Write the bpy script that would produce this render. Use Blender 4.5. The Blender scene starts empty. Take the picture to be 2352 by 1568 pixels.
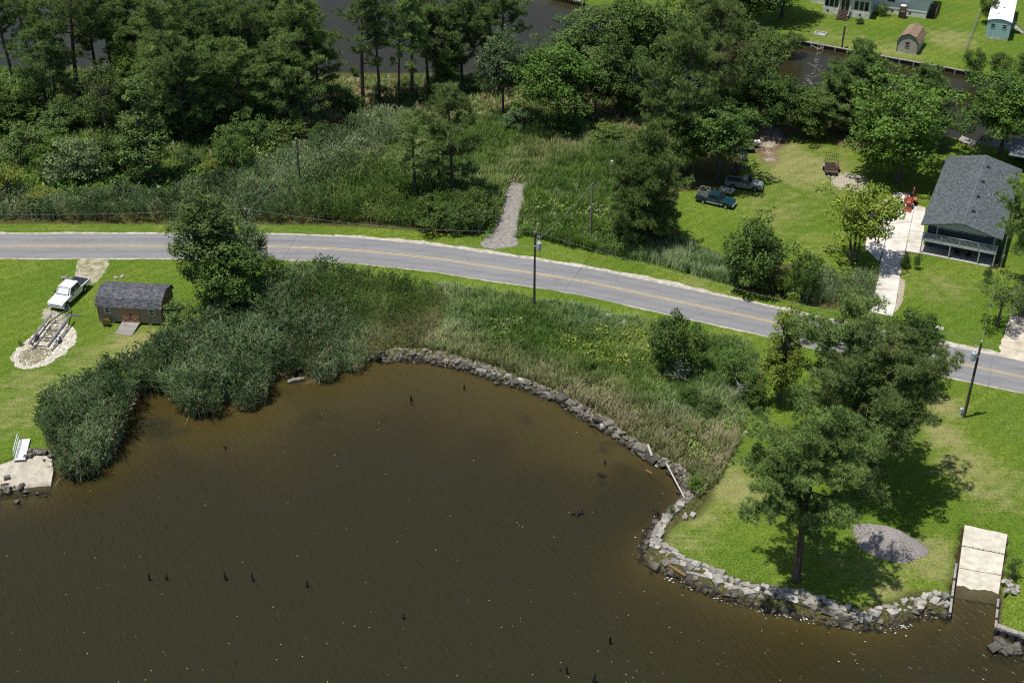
import bpy, bmesh, math, random
import numpy as np
from mathutils import Vector, Matrix, Euler

random.seed(7); RNG = np.random.default_rng(7)
scene = bpy.context.scene
COL = scene.collection

# ------------------------------------------------------------------ camera
CAM_Z, PITCH, FPX = 85.0, math.radians(34.0), 3100.0      # drone 85 m above the water, tilted 34 degrees down
cam_data = bpy.data.cameras.new('camera')
cam_data.sensor_width = 36.0
cam_data.lens = FPX / 2352.0 * 36.0
cam_data.clip_start = 1.0
cam_data.clip_end = 12000.0
cam = bpy.data.objects.new('camera', cam_data)
cam.location = (0, 0, CAM_Z)
cam.rotation_euler = (math.radians(90) - PITCH, 0, 0)
COL.objects.link(cam)
scene.camera = cam

# ------------------------------------------------------------------ sky, sun, exposure
SUN_VEC = Vector((0.27, 0.09, -1.0)).normalized()          # travel direction of the sunlight
SUN_ELEV = math.asin(-SUN_VEC.z)
world = bpy.data.worlds.new('World'); scene.world = world
world.use_nodes = True
wn = world.node_tree.nodes; wl = world.node_tree.links
sky = wn.new('ShaderNodeTexSky'); sky.sky_type = 'NISHITA'; sky.sun_disc = False
sky.sun_elevation = SUN_ELEV; sky.sun_rotation = math.radians(-90)
wn['Background'].inputs['Strength'].default_value = 0.10
wl.new(sky.outputs[0], wn['Background'].inputs['Color'])
sun_data = bpy.data.lights.new('sun', 'SUN')
sun_data.energy = 5.0; sun_data.angle = math.radians(0.5); sun_data.color = (1.0, 0.955, 0.89)
sun = bpy.data.objects.new('sun', sun_data)
sun.rotation_mode = 'QUATERNION'; sun.rotation_quaternion = SUN_VEC.to_track_quat('-Z', 'Y')
sun.location = (-60, 60, 150)
COL.objects.link(sun)
scene.view_settings.view_transform = 'Standard'; scene.view_settings.look = 'None'
scene.view_settings.exposure = 0.0; scene.view_settings.gamma = 1.0
scene.view_settings.use_curve_mapping = False
scene.render.engine = 'CYCLES'
scene.cycles.max_bounces = 6; scene.cycles.diffuse_bounces = 3; scene.cycles.glossy_bounces = 2
scene.cycles.transmission_bounces = 3; scene.cycles.transparent_max_bounces = 8; scene.cycles.volume_bounces = 0
scene.cycles.use_denoising = False
scene.cycles.filter_width = 1.2
scene.cycles.sample_clamp_indirect = 6.0; scene.cycles.sample_clamp_direct = 5.0
scene.cycles.caustics_reflective = False; scene.cycles.caustics_refractive = False
scene.cycles.adaptive_threshold = 0.012

LZ = 0.7                                                    # height of the flat shore above the water

def g(u, v, z=LZ):
    """place on a level plane for a sight line of the survey picture (2352 px wide)"""
    x = (u - 1176) / FPX; y = (784 - v) / FPX
    dy = math.cos(PITCH) + y * math.sin(PITCH); dz = -math.sin(PITCH) + y * math.cos(PITCH)
    t = (z - CAM_Z) / dz
    return Vector((x * t, dy * t, z))
def proj(X, Y, Z):
    dz = Z - CAM_Z
    zc = Y * math.cos(PITCH) - dz * math.sin(PITCH); yc = Y * math.sin(PITCH) + dz * math.cos(PITCH)
    return 1176 + FPX * X / zc, 784 - FPX * yc / zc
def height_at(p, vt, z=LZ):
    lo, hi = z, z + 60
    for _ in range(40):
        m = (lo + hi) / 2
        if proj(p.x, p.y, m)[1] > vt: lo = m
        else: hi = m
    return lo - z
def px_per_m(p):
    return proj(p.x + 1, p.y, p.z)[0] - proj(p.x, p.y, p.z)[0]

# ------------------------------------------------------------------ materials
MATS = {}
def nodes_of(m):
    m.use_nodes = True
    return m.node_tree.nodes, m.node_tree.links
def lin(c):                                                 # sRGB 0-255 -> linear
    return tuple(((x / 255 + 0.055) / 1.055) ** 2.4 if x > 10 else x / 255 / 12.92 for x in c)
def mat(name, c1, c2=None, scale=3.0, rough=0.8, bump=0.0, bscale=None, metal=0.0, spec=0.3, detail=6, vary=0.0, stretch=None, coord='Object'):
    if name in MATS: return MATS[name]
    m = bpy.data.materials.new(name); n, l = nodes_of(m)
    b = n['Principled BSDF']
    b.inputs['Roughness'].default_value = rough; b.inputs['Metallic'].default_value = metal
    b.inputs['Specular IOR Level'].default_value = spec
    c2 = c2 or tuple(x * 0.8 for x in c1)
    tc = n.new('ShaderNodeTexCoord'); vec = tc.outputs[coord]
    if stretch:
        mp = n.new('ShaderNodeMapping'); mp.inputs['Scale'].default_value = stretch
        l.new(vec, mp.inputs[0]); vec = mp.outputs[0]
    t = n.new('ShaderNodeTexNoise'); t.inputs['Scale'].default_value = scale; t.inputs['Detail'].default_value = detail
    l.new(vec, t.inputs['Vector'])
    r = n.new('ShaderNodeValToRGB'); r.color_ramp.elements[0].position = 0.32; r.color_ramp.elements[1].position = 0.68
    r.color_ramp.elements[0].color = (*c2, 1); r.color_ramp.elements[1].color = (*c1, 1)
    l.new(t.outputs['Fac'], r.inputs['Fac'])
    out = r.outputs['Color']
    if vary > 0:
        oi = n.new('ShaderNodeObjectInfo'); mr = n.new('ShaderNodeMapRange')
        mr.inputs['To Min'].default_value = 1 - vary; mr.inputs['To Max'].default_value = 1 + vary
        l.new(oi.outputs['Random'], mr.inputs['Value'])
        mx = n.new('ShaderNodeMix'); mx.data_type = 'RGBA'; mx.blend_type = 'MULTIPLY'; mx.inputs['Factor'].default_value = 1
        l.new(out, mx.inputs['A']); l.new(mr.outputs[0], mx.inputs['B']); out = mx.outputs['Result']
    l.new(out, b.inputs['Base Color'])
    if bump > 0:
        t2 = n.new('ShaderNodeTexNoise'); t2.inputs['Scale'].default_value = bscale or scale * 4; t2.inputs['Detail'].default_value = 4
        l.new(vec, t2.inputs['Vector'])
        bp = n.new('ShaderNodeBump'); bp.inputs['Strength'].default_value = bump; bp.inputs['Distance'].default_value = 0.05
        l.new(t2.outputs['Fac'], bp.inputs['Height']); l.new(bp.outputs[0], b.inputs['Normal'])
    MATS[name] = m
    return m

def leaf_mat(name, dark, light, transl=0.25, vary=0.16):
    if name in MATS: return MATS[name]
    m = bpy.data.materials.new(name); n, l = nodes_of(m)
    b = n['Principled BSDF']; b.inputs['Roughness'].default_value = 0.55; b.inputs['Specular IOR Level'].default_value = 0.25
    geo = n.new('ShaderNodeNewGeometry'); oi = n.new('ShaderNodeObjectInfo')
    tc = n.new('ShaderNodeTexCoord'); t = n.new('ShaderNodeTexNoise'); t.inputs['Scale'].default_value = 0.55; t.inputs['Detail'].default_value = 2
    l.new(tc.outputs['Object'], t.inputs['Vector'])
    ad = n.new('ShaderNodeMath'); ad.operation = 'MULTIPLY_ADD'; ad.inputs[1].default_value = 0.55
    sb = n.new('ShaderNodeMath'); sb.operation = 'MULTIPLY_ADD'; sb.inputs[1].default_value = 1.2; sb.inputs[2].default_value = -0.37
    l.new(t.outputs['Fac'], sb.inputs[0]); l.new(geo.outputs['Random Per Island'], ad.inputs[0]); l.new(sb.outputs[0], ad.inputs[2])
    r = n.new('ShaderNodeValToRGB'); r.color_ramp.elements[0].color = (*dark, 1); r.color_ramp.elements[1].color = (*light, 1)
    r.color_ramp.elements[0].position = 0.1; r.color_ramp.elements[1].position = 0.95
    l.new(ad.outputs[0], r.inputs['Fac'])
    hs = n.new('ShaderNodeHueSaturation')
    m1 = n.new('ShaderNodeMapRange'); m1.inputs['To Min'].default_value = 1 - vary; m1.inputs['To Max'].default_value = 1 + vary
    l.new(oi.outputs['Random'], m1.inputs['Value']); l.new(m1.outputs[0], hs.inputs['Value'])
    m2 = n.new('ShaderNodeMapRange'); m2.inputs['To Min'].default_value = 0.491; m2.inputs['To Max'].default_value = 0.511
    fr = n.new('ShaderNodeMath'); fr.operation = 'FRACT'; mu = n.new('ShaderNodeMath'); mu.operation = 'MULTIPLY'; mu.inputs[1].default_value = 7.31
    l.new(oi.outputs['Random'], mu.inputs[0]); l.new(mu.outputs[0], fr.inputs[0]); l.new(fr.outputs[0], m2.inputs['Value']); l.new(m2.outputs[0], hs.inputs['Hue'])
    l.new(r.outputs['Color'], hs.inputs['Color']); l.new(hs.outputs['Color'], b.inputs['Base Color'])
    tr = n.new('ShaderNodeBsdfTranslucent'); l.new(hs.outputs['Color'], tr.inputs['Color'])
    mx = n.new('ShaderNodeMixShader'); mx.inputs['Fac'].default_value = transl
    l.new(b.outputs[0], mx.inputs[1]); l.new(tr.outputs[0], mx.inputs[2]); l.new(mx.outputs[0], n['Material Output'].inputs['Surface'])
    MATS[name] = m
    return m
def attr_leaf_mat(name, transl=0.25, rough=0.55):
    """blades whose own colour is stored per blade in the attribute 'tint'"""
    if name in MATS: return MATS[name]
    m = bpy.data.materials.new(name); n, l = nodes_of(m)
    b = n['Principled BSDF']; b.inputs['Roughness'].default_value = rough; b.inputs['Specular IOR Level'].default_value = 0.3
    a = n.new('ShaderNodeAttribute'); a.attribute_name = 'tint'
    l.new(a.outputs['Color'], b.inputs['Base Color'])
    tr = n.new('ShaderNodeBsdfTranslucent'); l.new(a.outputs['Color'], tr.inputs['Color'])
    mx = n.new('ShaderNodeMixShader'); mx.inputs['Fac'].default_value = transl
    l.new(b.outputs[0], mx.inputs[1]); l.new(tr.outputs[0], mx.inputs[2]); l.new(mx.outputs[0], n['Material Output'].inputs['Surface'])
    MATS[name] = m
    return m

def brick_mat(name, c1, c2, mortar, bw, bh, msize=0.012, rough=0.9, bump=0.3, nscale=1.5, nmix=0.35, axes='XY'):
    """courses of shingles or blocks too small to pick apart, in the part's own plane"""
    if name in MATS: return MATS[name]
    m = bpy.data.materials.new(name); n, l = nodes_of(m); b = n['Principled BSDF']
    b.inputs['Roughness'].default_value = rough; b.inputs['Specular IOR Level'].default_value = 0.2
    tc = n.new('ShaderNodeTexCoord'); vec = tc.outputs['Object']
    if axes == 'XZ':
        mp = n.new('ShaderNodeMapping'); mp.inputs['Rotation'].default_value = (math.radians(-90), 0, 0); l.new(vec, mp.inputs[0]); vec = mp.outputs[0]
    br = n.new('ShaderNodeTexBrick'); br.inputs['Scale'].default_value = 1.0
    br.inputs['Brick Width'].default_value = bw; br.inputs['Row Height'].default_value = bh; br.inputs['Mortar Size'].default_value = msize
    br.inputs['Color1'].default_value = (*c1, 1); br.inputs['Color2'].default_value = (*c2, 1); br.inputs['Mortar'].default_value = (*mortar, 1)
    l.new(vec, br.inputs['Vector'])
    t = n.new('ShaderNodeTexNoise'); t.inputs['Scale'].default_value = nscale; t.inputs['Detail'].default_value = 7; l.new(vec, t.inputs['Vector'])
    mr = n.new('ShaderNodeMapRange'); mr.inputs['From Min'].default_value = 0.3; mr.inputs['From Max'].default_value = 0.7
    mr.inputs['To Min'].default_value = 1 - nmix; mr.inputs['To Max'].default_value = 1 + nmix; l.new(t.outputs['Fac'], mr.inputs['Value'])
    mx = n.new('ShaderNodeMix'); mx.data_type = 'RGBA'; mx.blend_type = 'MULTIPLY'; mx.inputs['Factor'].default_value = 1
    l.new(br.outputs['Color'], mx.inputs['A']); l.new(mr.outputs[0], mx.inputs['B']); l.new(mx.outputs['Result'], b.inputs['Base Color'])
    bp = n.new('ShaderNodeBump'); bp.inputs['Strength'].default_value = bump; bp.inputs['Distance'].default_value = 0.03; bp.invert = True
    l.new(br.outputs['Fac'], bp.inputs['Height']); l.new(bp.outputs[0], b.inputs['Normal'])
    MATS[name] = m
    return m

# ------------------------------------------------------------------ objects
def tag(o, label=None, cat=None, group=None, kind=None):
    if label: o['label'] = label
    if cat: o['category'] = cat
    if group: o['group'] = group
    if kind: o['kind'] = kind
    return o
def empty(name, loc=(0, 0, 0), rz=0.0, label=None, cat=None, group=None, scale=None):
    o = bpy.data.objects.new(name, None); o.empty_display_size = 0.3
    o.location = loc; o.rotation_euler = (0, 0, rz)
    if scale: o.scale = scale
    COL.objects.link(o)
    return tag(o, label, cat, group)
def link_mesh(name, me, parent=None, m=None, loc=None, rot=None, scale=None):
    o = bpy.data.objects.new(name, me)
    if m and not me.materials: me.materials.append(m)
    if loc is not None: o.location = loc
    if rot is not None: o.rotation_euler = rot
    if scale is not None: o.scale = scale
    o.parent = parent
    COL.objects.link(o)
    return o
def np_mesh(name, verts, faces, tint=None):
    """verts (n,3), faces (m,k) arrays"""
    me = bpy.data.meshes.new(name)
    k = faces.shape[1]
    me.vertices.add(len(verts)); me.vertices.foreach_set('co', np.ascontiguousarray(verts, dtype=np.float32).ravel())
    me.loops.add(faces.size); me.loops.foreach_set('vertex_index', np.ascontiguousarray(faces, dtype=np.int32).ravel())
    me.polygons.add(len(faces)); me.polygons.foreach_set('loop_start', np.arange(0, faces.size, k, dtype=np.int32))
    me.update(calc_edges=True)
    if tint is not None:
        a = me.attributes.new('tint', 'FLOAT_COLOR', 'POINT')
        c = np.ones((len(verts), 4), dtype=np.float32); c[:, :3] = tint
        a.data.foreach_set('color', c.ravel())
    return me

class MB:
    """collects shapes of ONE part"""
    def __init__(s): s.v = []; s.f = []
    def add(s, vs, fs):
        o = len(s.v); s.v += [tuple(v) for v in vs]; s.f += [tuple(i + o for i in f) for f in fs]; return s
    def box(s, c, d, rz=0.0, m=None):
        x, y, z = d[0] / 2, d[1] / 2, d[2] / 2
        M = m or (Matrix.Translation(c) @ Matrix.Rotation(rz, 4, 'Z'))
        vs = [M @ Vector(p) for p in ((-x, -y, -z), (x, -y, -z), (x, y, -z), (-x, y, -z), (-x, -y, z), (x, -y, z), (x, y, z), (-x, y, z))]
        return s.add(vs, [(3, 2, 1, 0), (4, 5, 6, 7), (0, 1, 5, 4), (1, 2, 6, 5), (2, 3, 7, 6), (3, 0, 4, 7)])
    def bar(s, p0, p1, w, h, up=(0, 0, 1)):
        p0 = Vector(p0); p1 = Vector(p1); d = (p1 - p0); L = d.length; d.normalize()
        up = Vector(up)
        if abs(d.dot(up)) > 0.98: up = Vector((1, 0, 0))
        y = up.cross(d).normalized(); z = d.cross(y)
        M = Matrix((d, y, z)).transposed().to_4x4(); M.translation = (p0 + p1) / 2
        return s.box(None, (L, w, h), m=M)
    def tube(s, pts, rad, n=8, cap=True):
        pts = [Vector(p) for p in pts]
        if not hasattr(rad, '__len__'): rad = [rad] * len(pts)
        rings = []
        for i, p in enumerate(pts):
            d = (pts[min(i + 1, len(pts) - 1)] - pts[max(i - 1, 0)]).normalized()
            a = Vector((0, 0, 1)) if abs(d.z) < 0.9 else Vector((1, 0, 0))
            x = a.cross(d).normalized(); y = d.cross(x)
            rings.append([p + (x * math.cos(t) + y * math.sin(t)) * rad[i] for t in (2 * math.pi * k / n for k in range(n))])
        vs = [q for r in rings for q in r]; fs = []
        for i in range(len(pts) - 1):
            for k in range(n):
                fs.append((i * n + k, i * n + (k + 1) % n, (i + 1) * n + (k + 1) % n, (i + 1) * n + k))
        if cap: fs += [tuple(reversed(range(n))), tuple(range((len(pts) - 1) * n, len(pts) * n))]
        return s.add(vs, fs)
    def cyl(s, p0, p1, r, n=12): return s.tube([p0, p1], [r, r], n)
    def prism(s, poly, y0, y1, axis='y'):
        """poly of (a,b): extruded along y as (x,z), along x as (y,z), along z as (x,y)"""
        n = len(poly)
        f = {'y': lambda a, b, t: (a, t, b), 'x': lambda a, b, t: (t, a, b), 'z': lambda a, b, t: (a, b, t)}[axis]
        vs = [f(a, b, y0) for a, b in poly] + [f(a, b, y1) for a, b in poly]
        fs = [tuple(range(n)), tuple(reversed(range(n, 2 * n)))] + [(i, i + n, (i + 1) % n + n, (i + 1) % n) for i in range(n)]
        return s.add(vs, fs)
    def lathe(s, prof, n=16, M=None):
        """prof of (r,z) about local z"""
        M = M or Matrix.Identity(4); vs = []; k = len(prof)
        for i in range(n):
            t = 2 * math.pi * i / n
            vs += [M @ Vector((r * math.cos(t), r * math.sin(t), z)) for r, z in prof]
        fs = [(i * k + j, ((i + 1) % n) * k + j, ((i + 1) % n) * k + j + 1, i * k + j + 1) for i in range(n) for j in range(k - 1)]
        return s.add(vs, fs)
    def quad(s, a, b, c, d): return s.add([a, b, c, d], [(0, 1, 2, 3)])
    def mesh(s, name, fixn=True):
        me = bpy.data.meshes.new(name); me.from_pydata(s.v, [], s.f); me.update()
        if fixn:
            bm = bmesh.new(); bm.from_mesh(me); bmesh.ops.recalc_face_normals(bm, faces=bm.faces); bm.to_mesh(me); bm.free()
        return me
    def build(s, name, m, parent=None, loc=None, rot=None, bevel=0.0, smooth=False, fixn=True, seg=2):
        me = s.mesh(name, fixn); me.materials.append(m)
        if smooth: me.polygons.foreach_set('use_smooth', [True] * len(me.polygons))
        o = link_mesh(name, me, parent, None, loc, rot)
        if bevel:
            b = o.modifiers.new('bevel', 'BEVEL'); b.width = bevel; b.segments = seg; b.limit_method = 'ANGLE'; b.angle_limit = math.radians(35)
        return o
def copy_tree(o, parent=None):
    c = o.copy(); COL.objects.link(c); c.parent = parent
    for ch in list(o.children): copy_tree(ch, c)
    return c
def crom(pts, n=8):
    """smooth line through points"""
    P = [Vector(p) for p in pts]; P = [2 * P[0] - P[1]] + P + [2 * P[-1] - P[-2]]; out = []
    for i in range(1, len(P) - 2):
        for k in range(n):
            t = k / n; a, b, c, d = P[i - 1], P[i], P[i + 1], P[i + 2]
            out.append(0.5 * (2 * b + (c - a) * t + (2 * a - 5 * b + 4 * c - d) * t * t + (3 * b - a - 3 * c + d) * t ** 3))
    return out + [P[-2]]
def resample(pts, step):
    out = [pts[0].copy()]; acc = 0.0
    for a, b in zip(pts, pts[1:]):
        L = (b - a).length
        while acc + L >= step:
            t = (step - acc) / L; a = a.lerp(b, t); L = (b - a).length; acc = 0.0; out.append(a.copy())
        acc += L
    return out
def inpoly(x, y, poly):
    r = np.zeros(x.shape, bool); n = len(poly); j = n - 1
    for i in range(n):
        xi, yi = poly[i][0], poly[i][1]; xj, yj = poly[j][0], poly[j][1]
        c = ((yi > y) != (yj > y)) & (x < (xj - xi) * (y - yi) / ((yj - yi) or 1e-9) + xi)
        r ^= c; j = i
    return r
def polydist(x, y, poly, closed=True):
    d = np.full(x.shape, 1e9); n = len(poly)
    for i in range(n if closed else n - 1):
        ax, ay = poly[i][0], poly[i][1]; bx, by = poly[(i + 1) % n][0], poly[(i + 1) % n][1]
        dx, dy = bx - ax, by - ay; L = dx * dx + dy * dy + 1e-9
        t = np.clip(((x - ax) * dx + (y - ay) * dy) / L, 0, 1)
        d = np.minimum(d, np.hypot(x - ax - t * dx, y - ay - t * dy))
    return d
def vnoise(x, y, s, seed=0):
    """smooth value noise 0..1"""
    x = x / s; y = y / s; xi = np.floor(x).astype(np.int64); yi = np.floor(y).astype(np.int64); fx = x - xi; fy = y - yi
    fx = fx * fx * (3 - 2 * fx); fy = fy * fy * (3 - 2 * fy)
    def h(a, b):
        k = (a * 374761393 + b * 668265263 + seed * 1442695041) & 0xffffffff
        k = ((k ^ (k >> 13)) * 1274126177) & 0xffffffff
        return ((k ^ (k >> 16)) & 0xffff) / 65535.0
    return (h(xi, yi) * (1 - fx) + h(xi + 1, yi) * fx) * (1 - fy) + (h(xi, yi + 1) * (1 - fx) + h(xi + 1, yi + 1) * fx) * fy
def gl(pts, z=LZ): return [g(u, v, z) for u, v in pts]
# ================================================================== shore lines
SHORE_LEFT = [(-260, 1165), (-60, 1146), (0, 1140), (50, 1133), (110, 1124), (122, 1104), (128, 1088), (165, 1100), (220, 1082), (265, 1047), (285, 1003),
              (300, 955), (312, 905), (335, 890), (395, 905), (405, 935), (440, 953), (497, 946), (520, 912), (532, 932), (560, 943), (610, 915),
              (622, 880), (650, 862), (690, 852), (725, 872), (760, 872), (785, 850), (825, 852), (850, 828)]
ARC_LOW = [(850, 828), (905, 831), (960, 829), (1010, 838), (1065, 850), (1110, 864), (1150, 880), (1200, 893), (1240, 909), (1280, 922), (1310, 946),
           (1350, 967), (1385, 988), (1410, 1003), (1450, 1031), (1490, 1058), (1530, 1072), (1558, 1110), (1568, 1138), (1550, 1162)]
SEA_LOW = [(1550, 1162), (1520, 1187), (1490, 1215), (1476, 1245), (1477, 1282), (1500, 1308), (1540, 1323), (1590, 1346), (1660, 1375), (1720, 1387), (1780, 1405),
           (1850, 1416), (1900, 1432), (1970, 1446), (2030, 1446), (2080, 1430), (2120, 1411), (2176, 1416)]
SHORE_RIGHT = [(2185, 1415), (2196, 1352), (2290, 1367), (2286, 1448), (2352, 1472), (2480, 1520), (2750, 1600)]
bay = gl(SHORE_LEFT + ARC_LOW[1:] + SEA_LOW[1:] + SHORE_RIGHT, 0.0)
BAY = [(-900, bay[0].y)] + [(p.x, p.y) for p in bay] + [(900, 60), (900, -900), (-900, -900)]
CAN_NEAR = [(0, 160), (130, 160), (460, 168), (750, 170), (1110, 170), (1250, 178), (1450, 200), (1650, 228), (1950, 285), (2190, 318), (2352, 352), (2620, 410)]
CAN_FAR = [(2620, 245), (2352, 190), (2270, 178), (2180, 160), (2050, 137), (1960, 120), (1850, 100), (1800, 97), (1680, 88), (1500, 60), (1345, 13), (1245, -8)]
cn = gl(CAN_NEAR, 0.0); cf = gl(CAN_FAR, 0.0)
CANAL = [(-900, cn[0].y + 8)] + [(p.x, p.y) for p in cn] + [(900, -40 + cn[-1].y), (900, cf[0].y - 10)] + [(p.x, p.y) for p in cf] + [(-8, 262), (-60, 320), (-900, 420)]

RAMP_R = gl([(2216, 1205), (2314, 1226), (2290, 1370), (2194, 1355)])          # concrete slip on the right
RAMP_L = gl([(-40, 1088), (37, 1064), (67, 1056), (120, 1056), (123, 1085), (112, 1124), (37, 1134), (-40, 1143)], 0.2)

ROAD_PTS = [(-330, 565), (-150, 565), (0, 565), (390, 565), (640, 567), (800, 574), (1000, 594), (1100, 609), (1230, 628), (1350, 648), (1500, 680), (1620, 706), (1750, 734), (1860, 763), (2000, 793), (2140, 822), (2352, 866), (2600, 925)]
road_c = resample(crom(gl(ROAD_PTS), 10), 1.0)

def tangent_normals(line):
    out = []
    for i, p in enumerate(line):
        d = (line[min(i + 1, len(line) - 1)] - line[max(i - 1, 0)]); d.z = 0; d.normalize()
        out.append(Vector((-d.y, d.x, 0)))
    return out

# ================================================================== ground sheet
def axis(lo, hi, step, far):
    a = list(np.arange(lo, hi + 1e-6, step)); e = []; s = step; x = hi
    while x < far: s *= 1.5; x += s; e.append(x)
    f = []; s = step; x = lo
    while x > -far: s *= 1.5; x -= s; f.append(x)
    return np.array(f[::-1] + a + e)
ax = axis(-108, 108, 0.5, 5000); ay = axis(66, 250, 0.5, 5000)
GX, GY = np.meshgrid(ax, ay)
wob = (vnoise(GX, GY, 1.7, 3) - 0.5) * 0.5
d_bay = polydist(GX, GY, BAY); d_can = polydist(GX, GY, CANAL)
in_bay = inpoly(GX, GY, BAY); in_can = inpoly(GX, GY, CANAL)
sd = np.where(in_bay, -d_bay, np.where(in_can, -d_can, np.minimum(d_bay, d_can)))
sm = np.clip(sd / 1.3, 0, 1); sm = sm * sm * (3 - 2 * sm)
bed_bay = -(0.10 + np.minimum(-sd, 30) * 0.075 + np.maximum(np.minimum(-sd, 30) - 4, 0) * 0.09) + (vnoise(GX, GY, 4.5, 5) - 0.5) * 0.22 + (vnoise(GX, GY, 13, 6) - 0.5) * 0.4
d_sea = polydist(GX, GY, [(p.x, p.y) for p in gl(SEA_LOW[2:] + SHORE_RIGHT, 0.0)], False); d_lft = polydist(GX, GY, [(p.x, p.y) for p in gl(SHORE_LEFT[:7], 0.0)], False)
steep = np.clip(1.5 - (np.minimum(d_sea, d_lft) - d_bay) / 5.0, 0, 1)
bed_bay = bed_bay - steep * np.minimum(-sd * 0.32, 1.5) * (sd < 0)
d_arc = polydist(GX, GY, [(p.x, p.y) for p in gl(ARC_LOW[:-2], 0.0)], False)
near_arc = np.clip(1.3 - (d_arc - d_bay) / 4.0, 0, 1) * np.clip(1.4 - d_arc / 11.0, 0, 1)
bed_bay = bed_bay * (1 - 0.55 * near_arc)
bed_can = -(0.15 + np.minimum(-sd, 5) * 0.45)
GZ = np.where(sd >= 0, LZ * sm, np.where(in_bay, np.minimum(bed_bay, -0.02 + sd * 0.08), bed_can))
# the slips are cut into the bank
for poly in (RAMP_R, RAMP_L):
    p2 = [(p.x, p.y) for p in poly]
    dd = polydist(GX, GY, p2); ins = inpoly(GX, GY, p2)
    GZ = np.where(ins | (dd < 0.3), np.minimum(GZ, -0.35), GZ)
for (u_, v_, r_, k_) in ((1500, 1130, 4.5, 1.0), (1440, 1110, 2.2, .8), (1400, 1160, 3.0, .6), (1130, 1020, 2.5, .5), (540, 1090, 2.5, .4), (1230, 1110, 2.0, .4), (1085, 1060, 2.2, .4), (630, 1180, 4, .5)):
    q_ = g(u_, v_, -.5); GZ = np.where(in_bay & (d_bay > .5), GZ - k_ * np.clip(1.3 - np.hypot(GX - q_.x, GY - q_.y) / r_, 0, 1) * np.clip(d_bay / 2, 0, 1), GZ)
gm_z = GZ
def shape(poly_px, soft=1.0, z=LZ):
    p2 = [(p.x, p.y) for p in gl(poly_px, z)]
    d = polydist(GX, GY, p2); ins = inpoly(GX, GY, p2)
    return np.clip(np.where(ins, 0.5 + d / soft, 0.5 - d / soft), 0, 1)
def spot(u, v, r, k=1.0):
    p = g(u, v); return k * np.clip(1.4 - np.hypot(GX - p.x, GY - p.y) / r, 0, 1)

WILD_N = [(-400, 516), (0, 514), (400, 515), (700, 517), (880, 524), (1110, 543), (1128, 505), (1165, 420), (1215, 415), (1210, 470), (1192, 536), (1300, 565), (1500, 606), (1700, 661), (1900, 712), (1998, 704),
          (2010, 640), (1900, 640), (1860, 610), (1700, 600), (1570, 548), (1545, 500), (1560, 440), (1640, 440), (1700, 400), (1725, 290), (1900, 305), (2000, 330), (2110, 330), (2190, 318), (1950, 270), (1650, 215), (1110, 160), (0, 150), (-400, 150)]
REED_W = [(100, 1000), (105, 950), (150, 915), (230, 878), (320, 850), (365, 815), (400, 800), (450, 770), (480, 745), (560, 720), (640, 665), (700, 640), (760, 632), (860, 650), (1000, 665), (1030, 690), (1010, 760), (960, 800),
          (905, 800), (852, 826), (825, 851), (785, 850), (760, 872), (725, 872), (690, 851), (650, 861), (622, 880), (612, 915), (560, 943), (532, 932), (520, 912), (500, 946), (440, 953), (405, 935), (395, 905),
          (335, 890), (312, 905), (300, 957), (285, 1005), (265, 1047), (220, 1082), (165, 1100), (128, 1088)]
MEADOW_W = [(1000, 655), (1100, 668), (1230, 690), (1340, 708), (1460, 734), (1600, 762), (1720, 787), (1760, 850), (1712, 960), (1702, 1010), (1645, 1110), (1600, 1145), (1592, 1100), (1562, 1064), (1510, 1042), (1430, 985),
            (1390, 950), (1340, 928), (1250, 885), (1150, 845), (1065, 822), (1010, 805), (955, 800), (1010, 760), (1030, 690)]
ROCKZONE = np.clip(1.5 - np.minimum(polydist(GX, GY, [(p.x, p.y) for p in gl(ARC_LOW, 0)], False) / 3.0, polydist(GX, GY, [(p.x, p.y) for p in gl(SEA_LOW, 0)], False) / 2.2), 0, 1)
wild = np.maximum.reduce([ROCKZONE, shape(WILD_N, 1.0), shape(REED_W, 1.0), shape(MEADOW_W, 1.0)])
straw = np.maximum.reduce([shape([(690, 235), (760, 195), (1000, 195), (1130, 180), (1180, 205), (1010, 235), (960, 262), (700, 285)], 2.5), shape([(1200, 195), (1480, 200), (1560, 300), (1460, 300), (1390, 282), (1300, 250)], 2.5),
                           shape([(1715, 285), (1760, 280), (1830, 295), (1800, 335), (1765, 365), (1735, 350)], 2.5), shape([(1722, 288), (1765, 284), (1812, 298), (1822, 318), (1796, 345), (1786, 372), (1762, 384), (1738, 362)], 4.0) * .8, spot(1955, 325, 3.0, .8), spot(1780, 330, 2.2, .7), spot(2090, 340, 3.5, .7)])
gravel = np.maximum.reduce([shape([(178, 594), (250, 594), (245, 625), (215, 655), (190, 650), (165, 640)], 1.2) * .75, shape([(100, 700), (160, 720), (150, 770), (100, 790), (80, 750)], 1.6) * .6, spot(1210, 700, .1, 0),
                            spot(1950, 418, 3.2, .7), spot(1985, 432, 2.4, .62), spot(1915, 402, 1.6, .6), shape([(1722, 288), (1765, 284), (1812, 298), (1822, 318), (1796, 345), (1786, 372), (1762, 384), (1738, 362)], 4.0) * .52,
                            shape([(2064, 640), (2080, 640), (2070, 700), (2052, 722), (2056, 690)], .6)])
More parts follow.
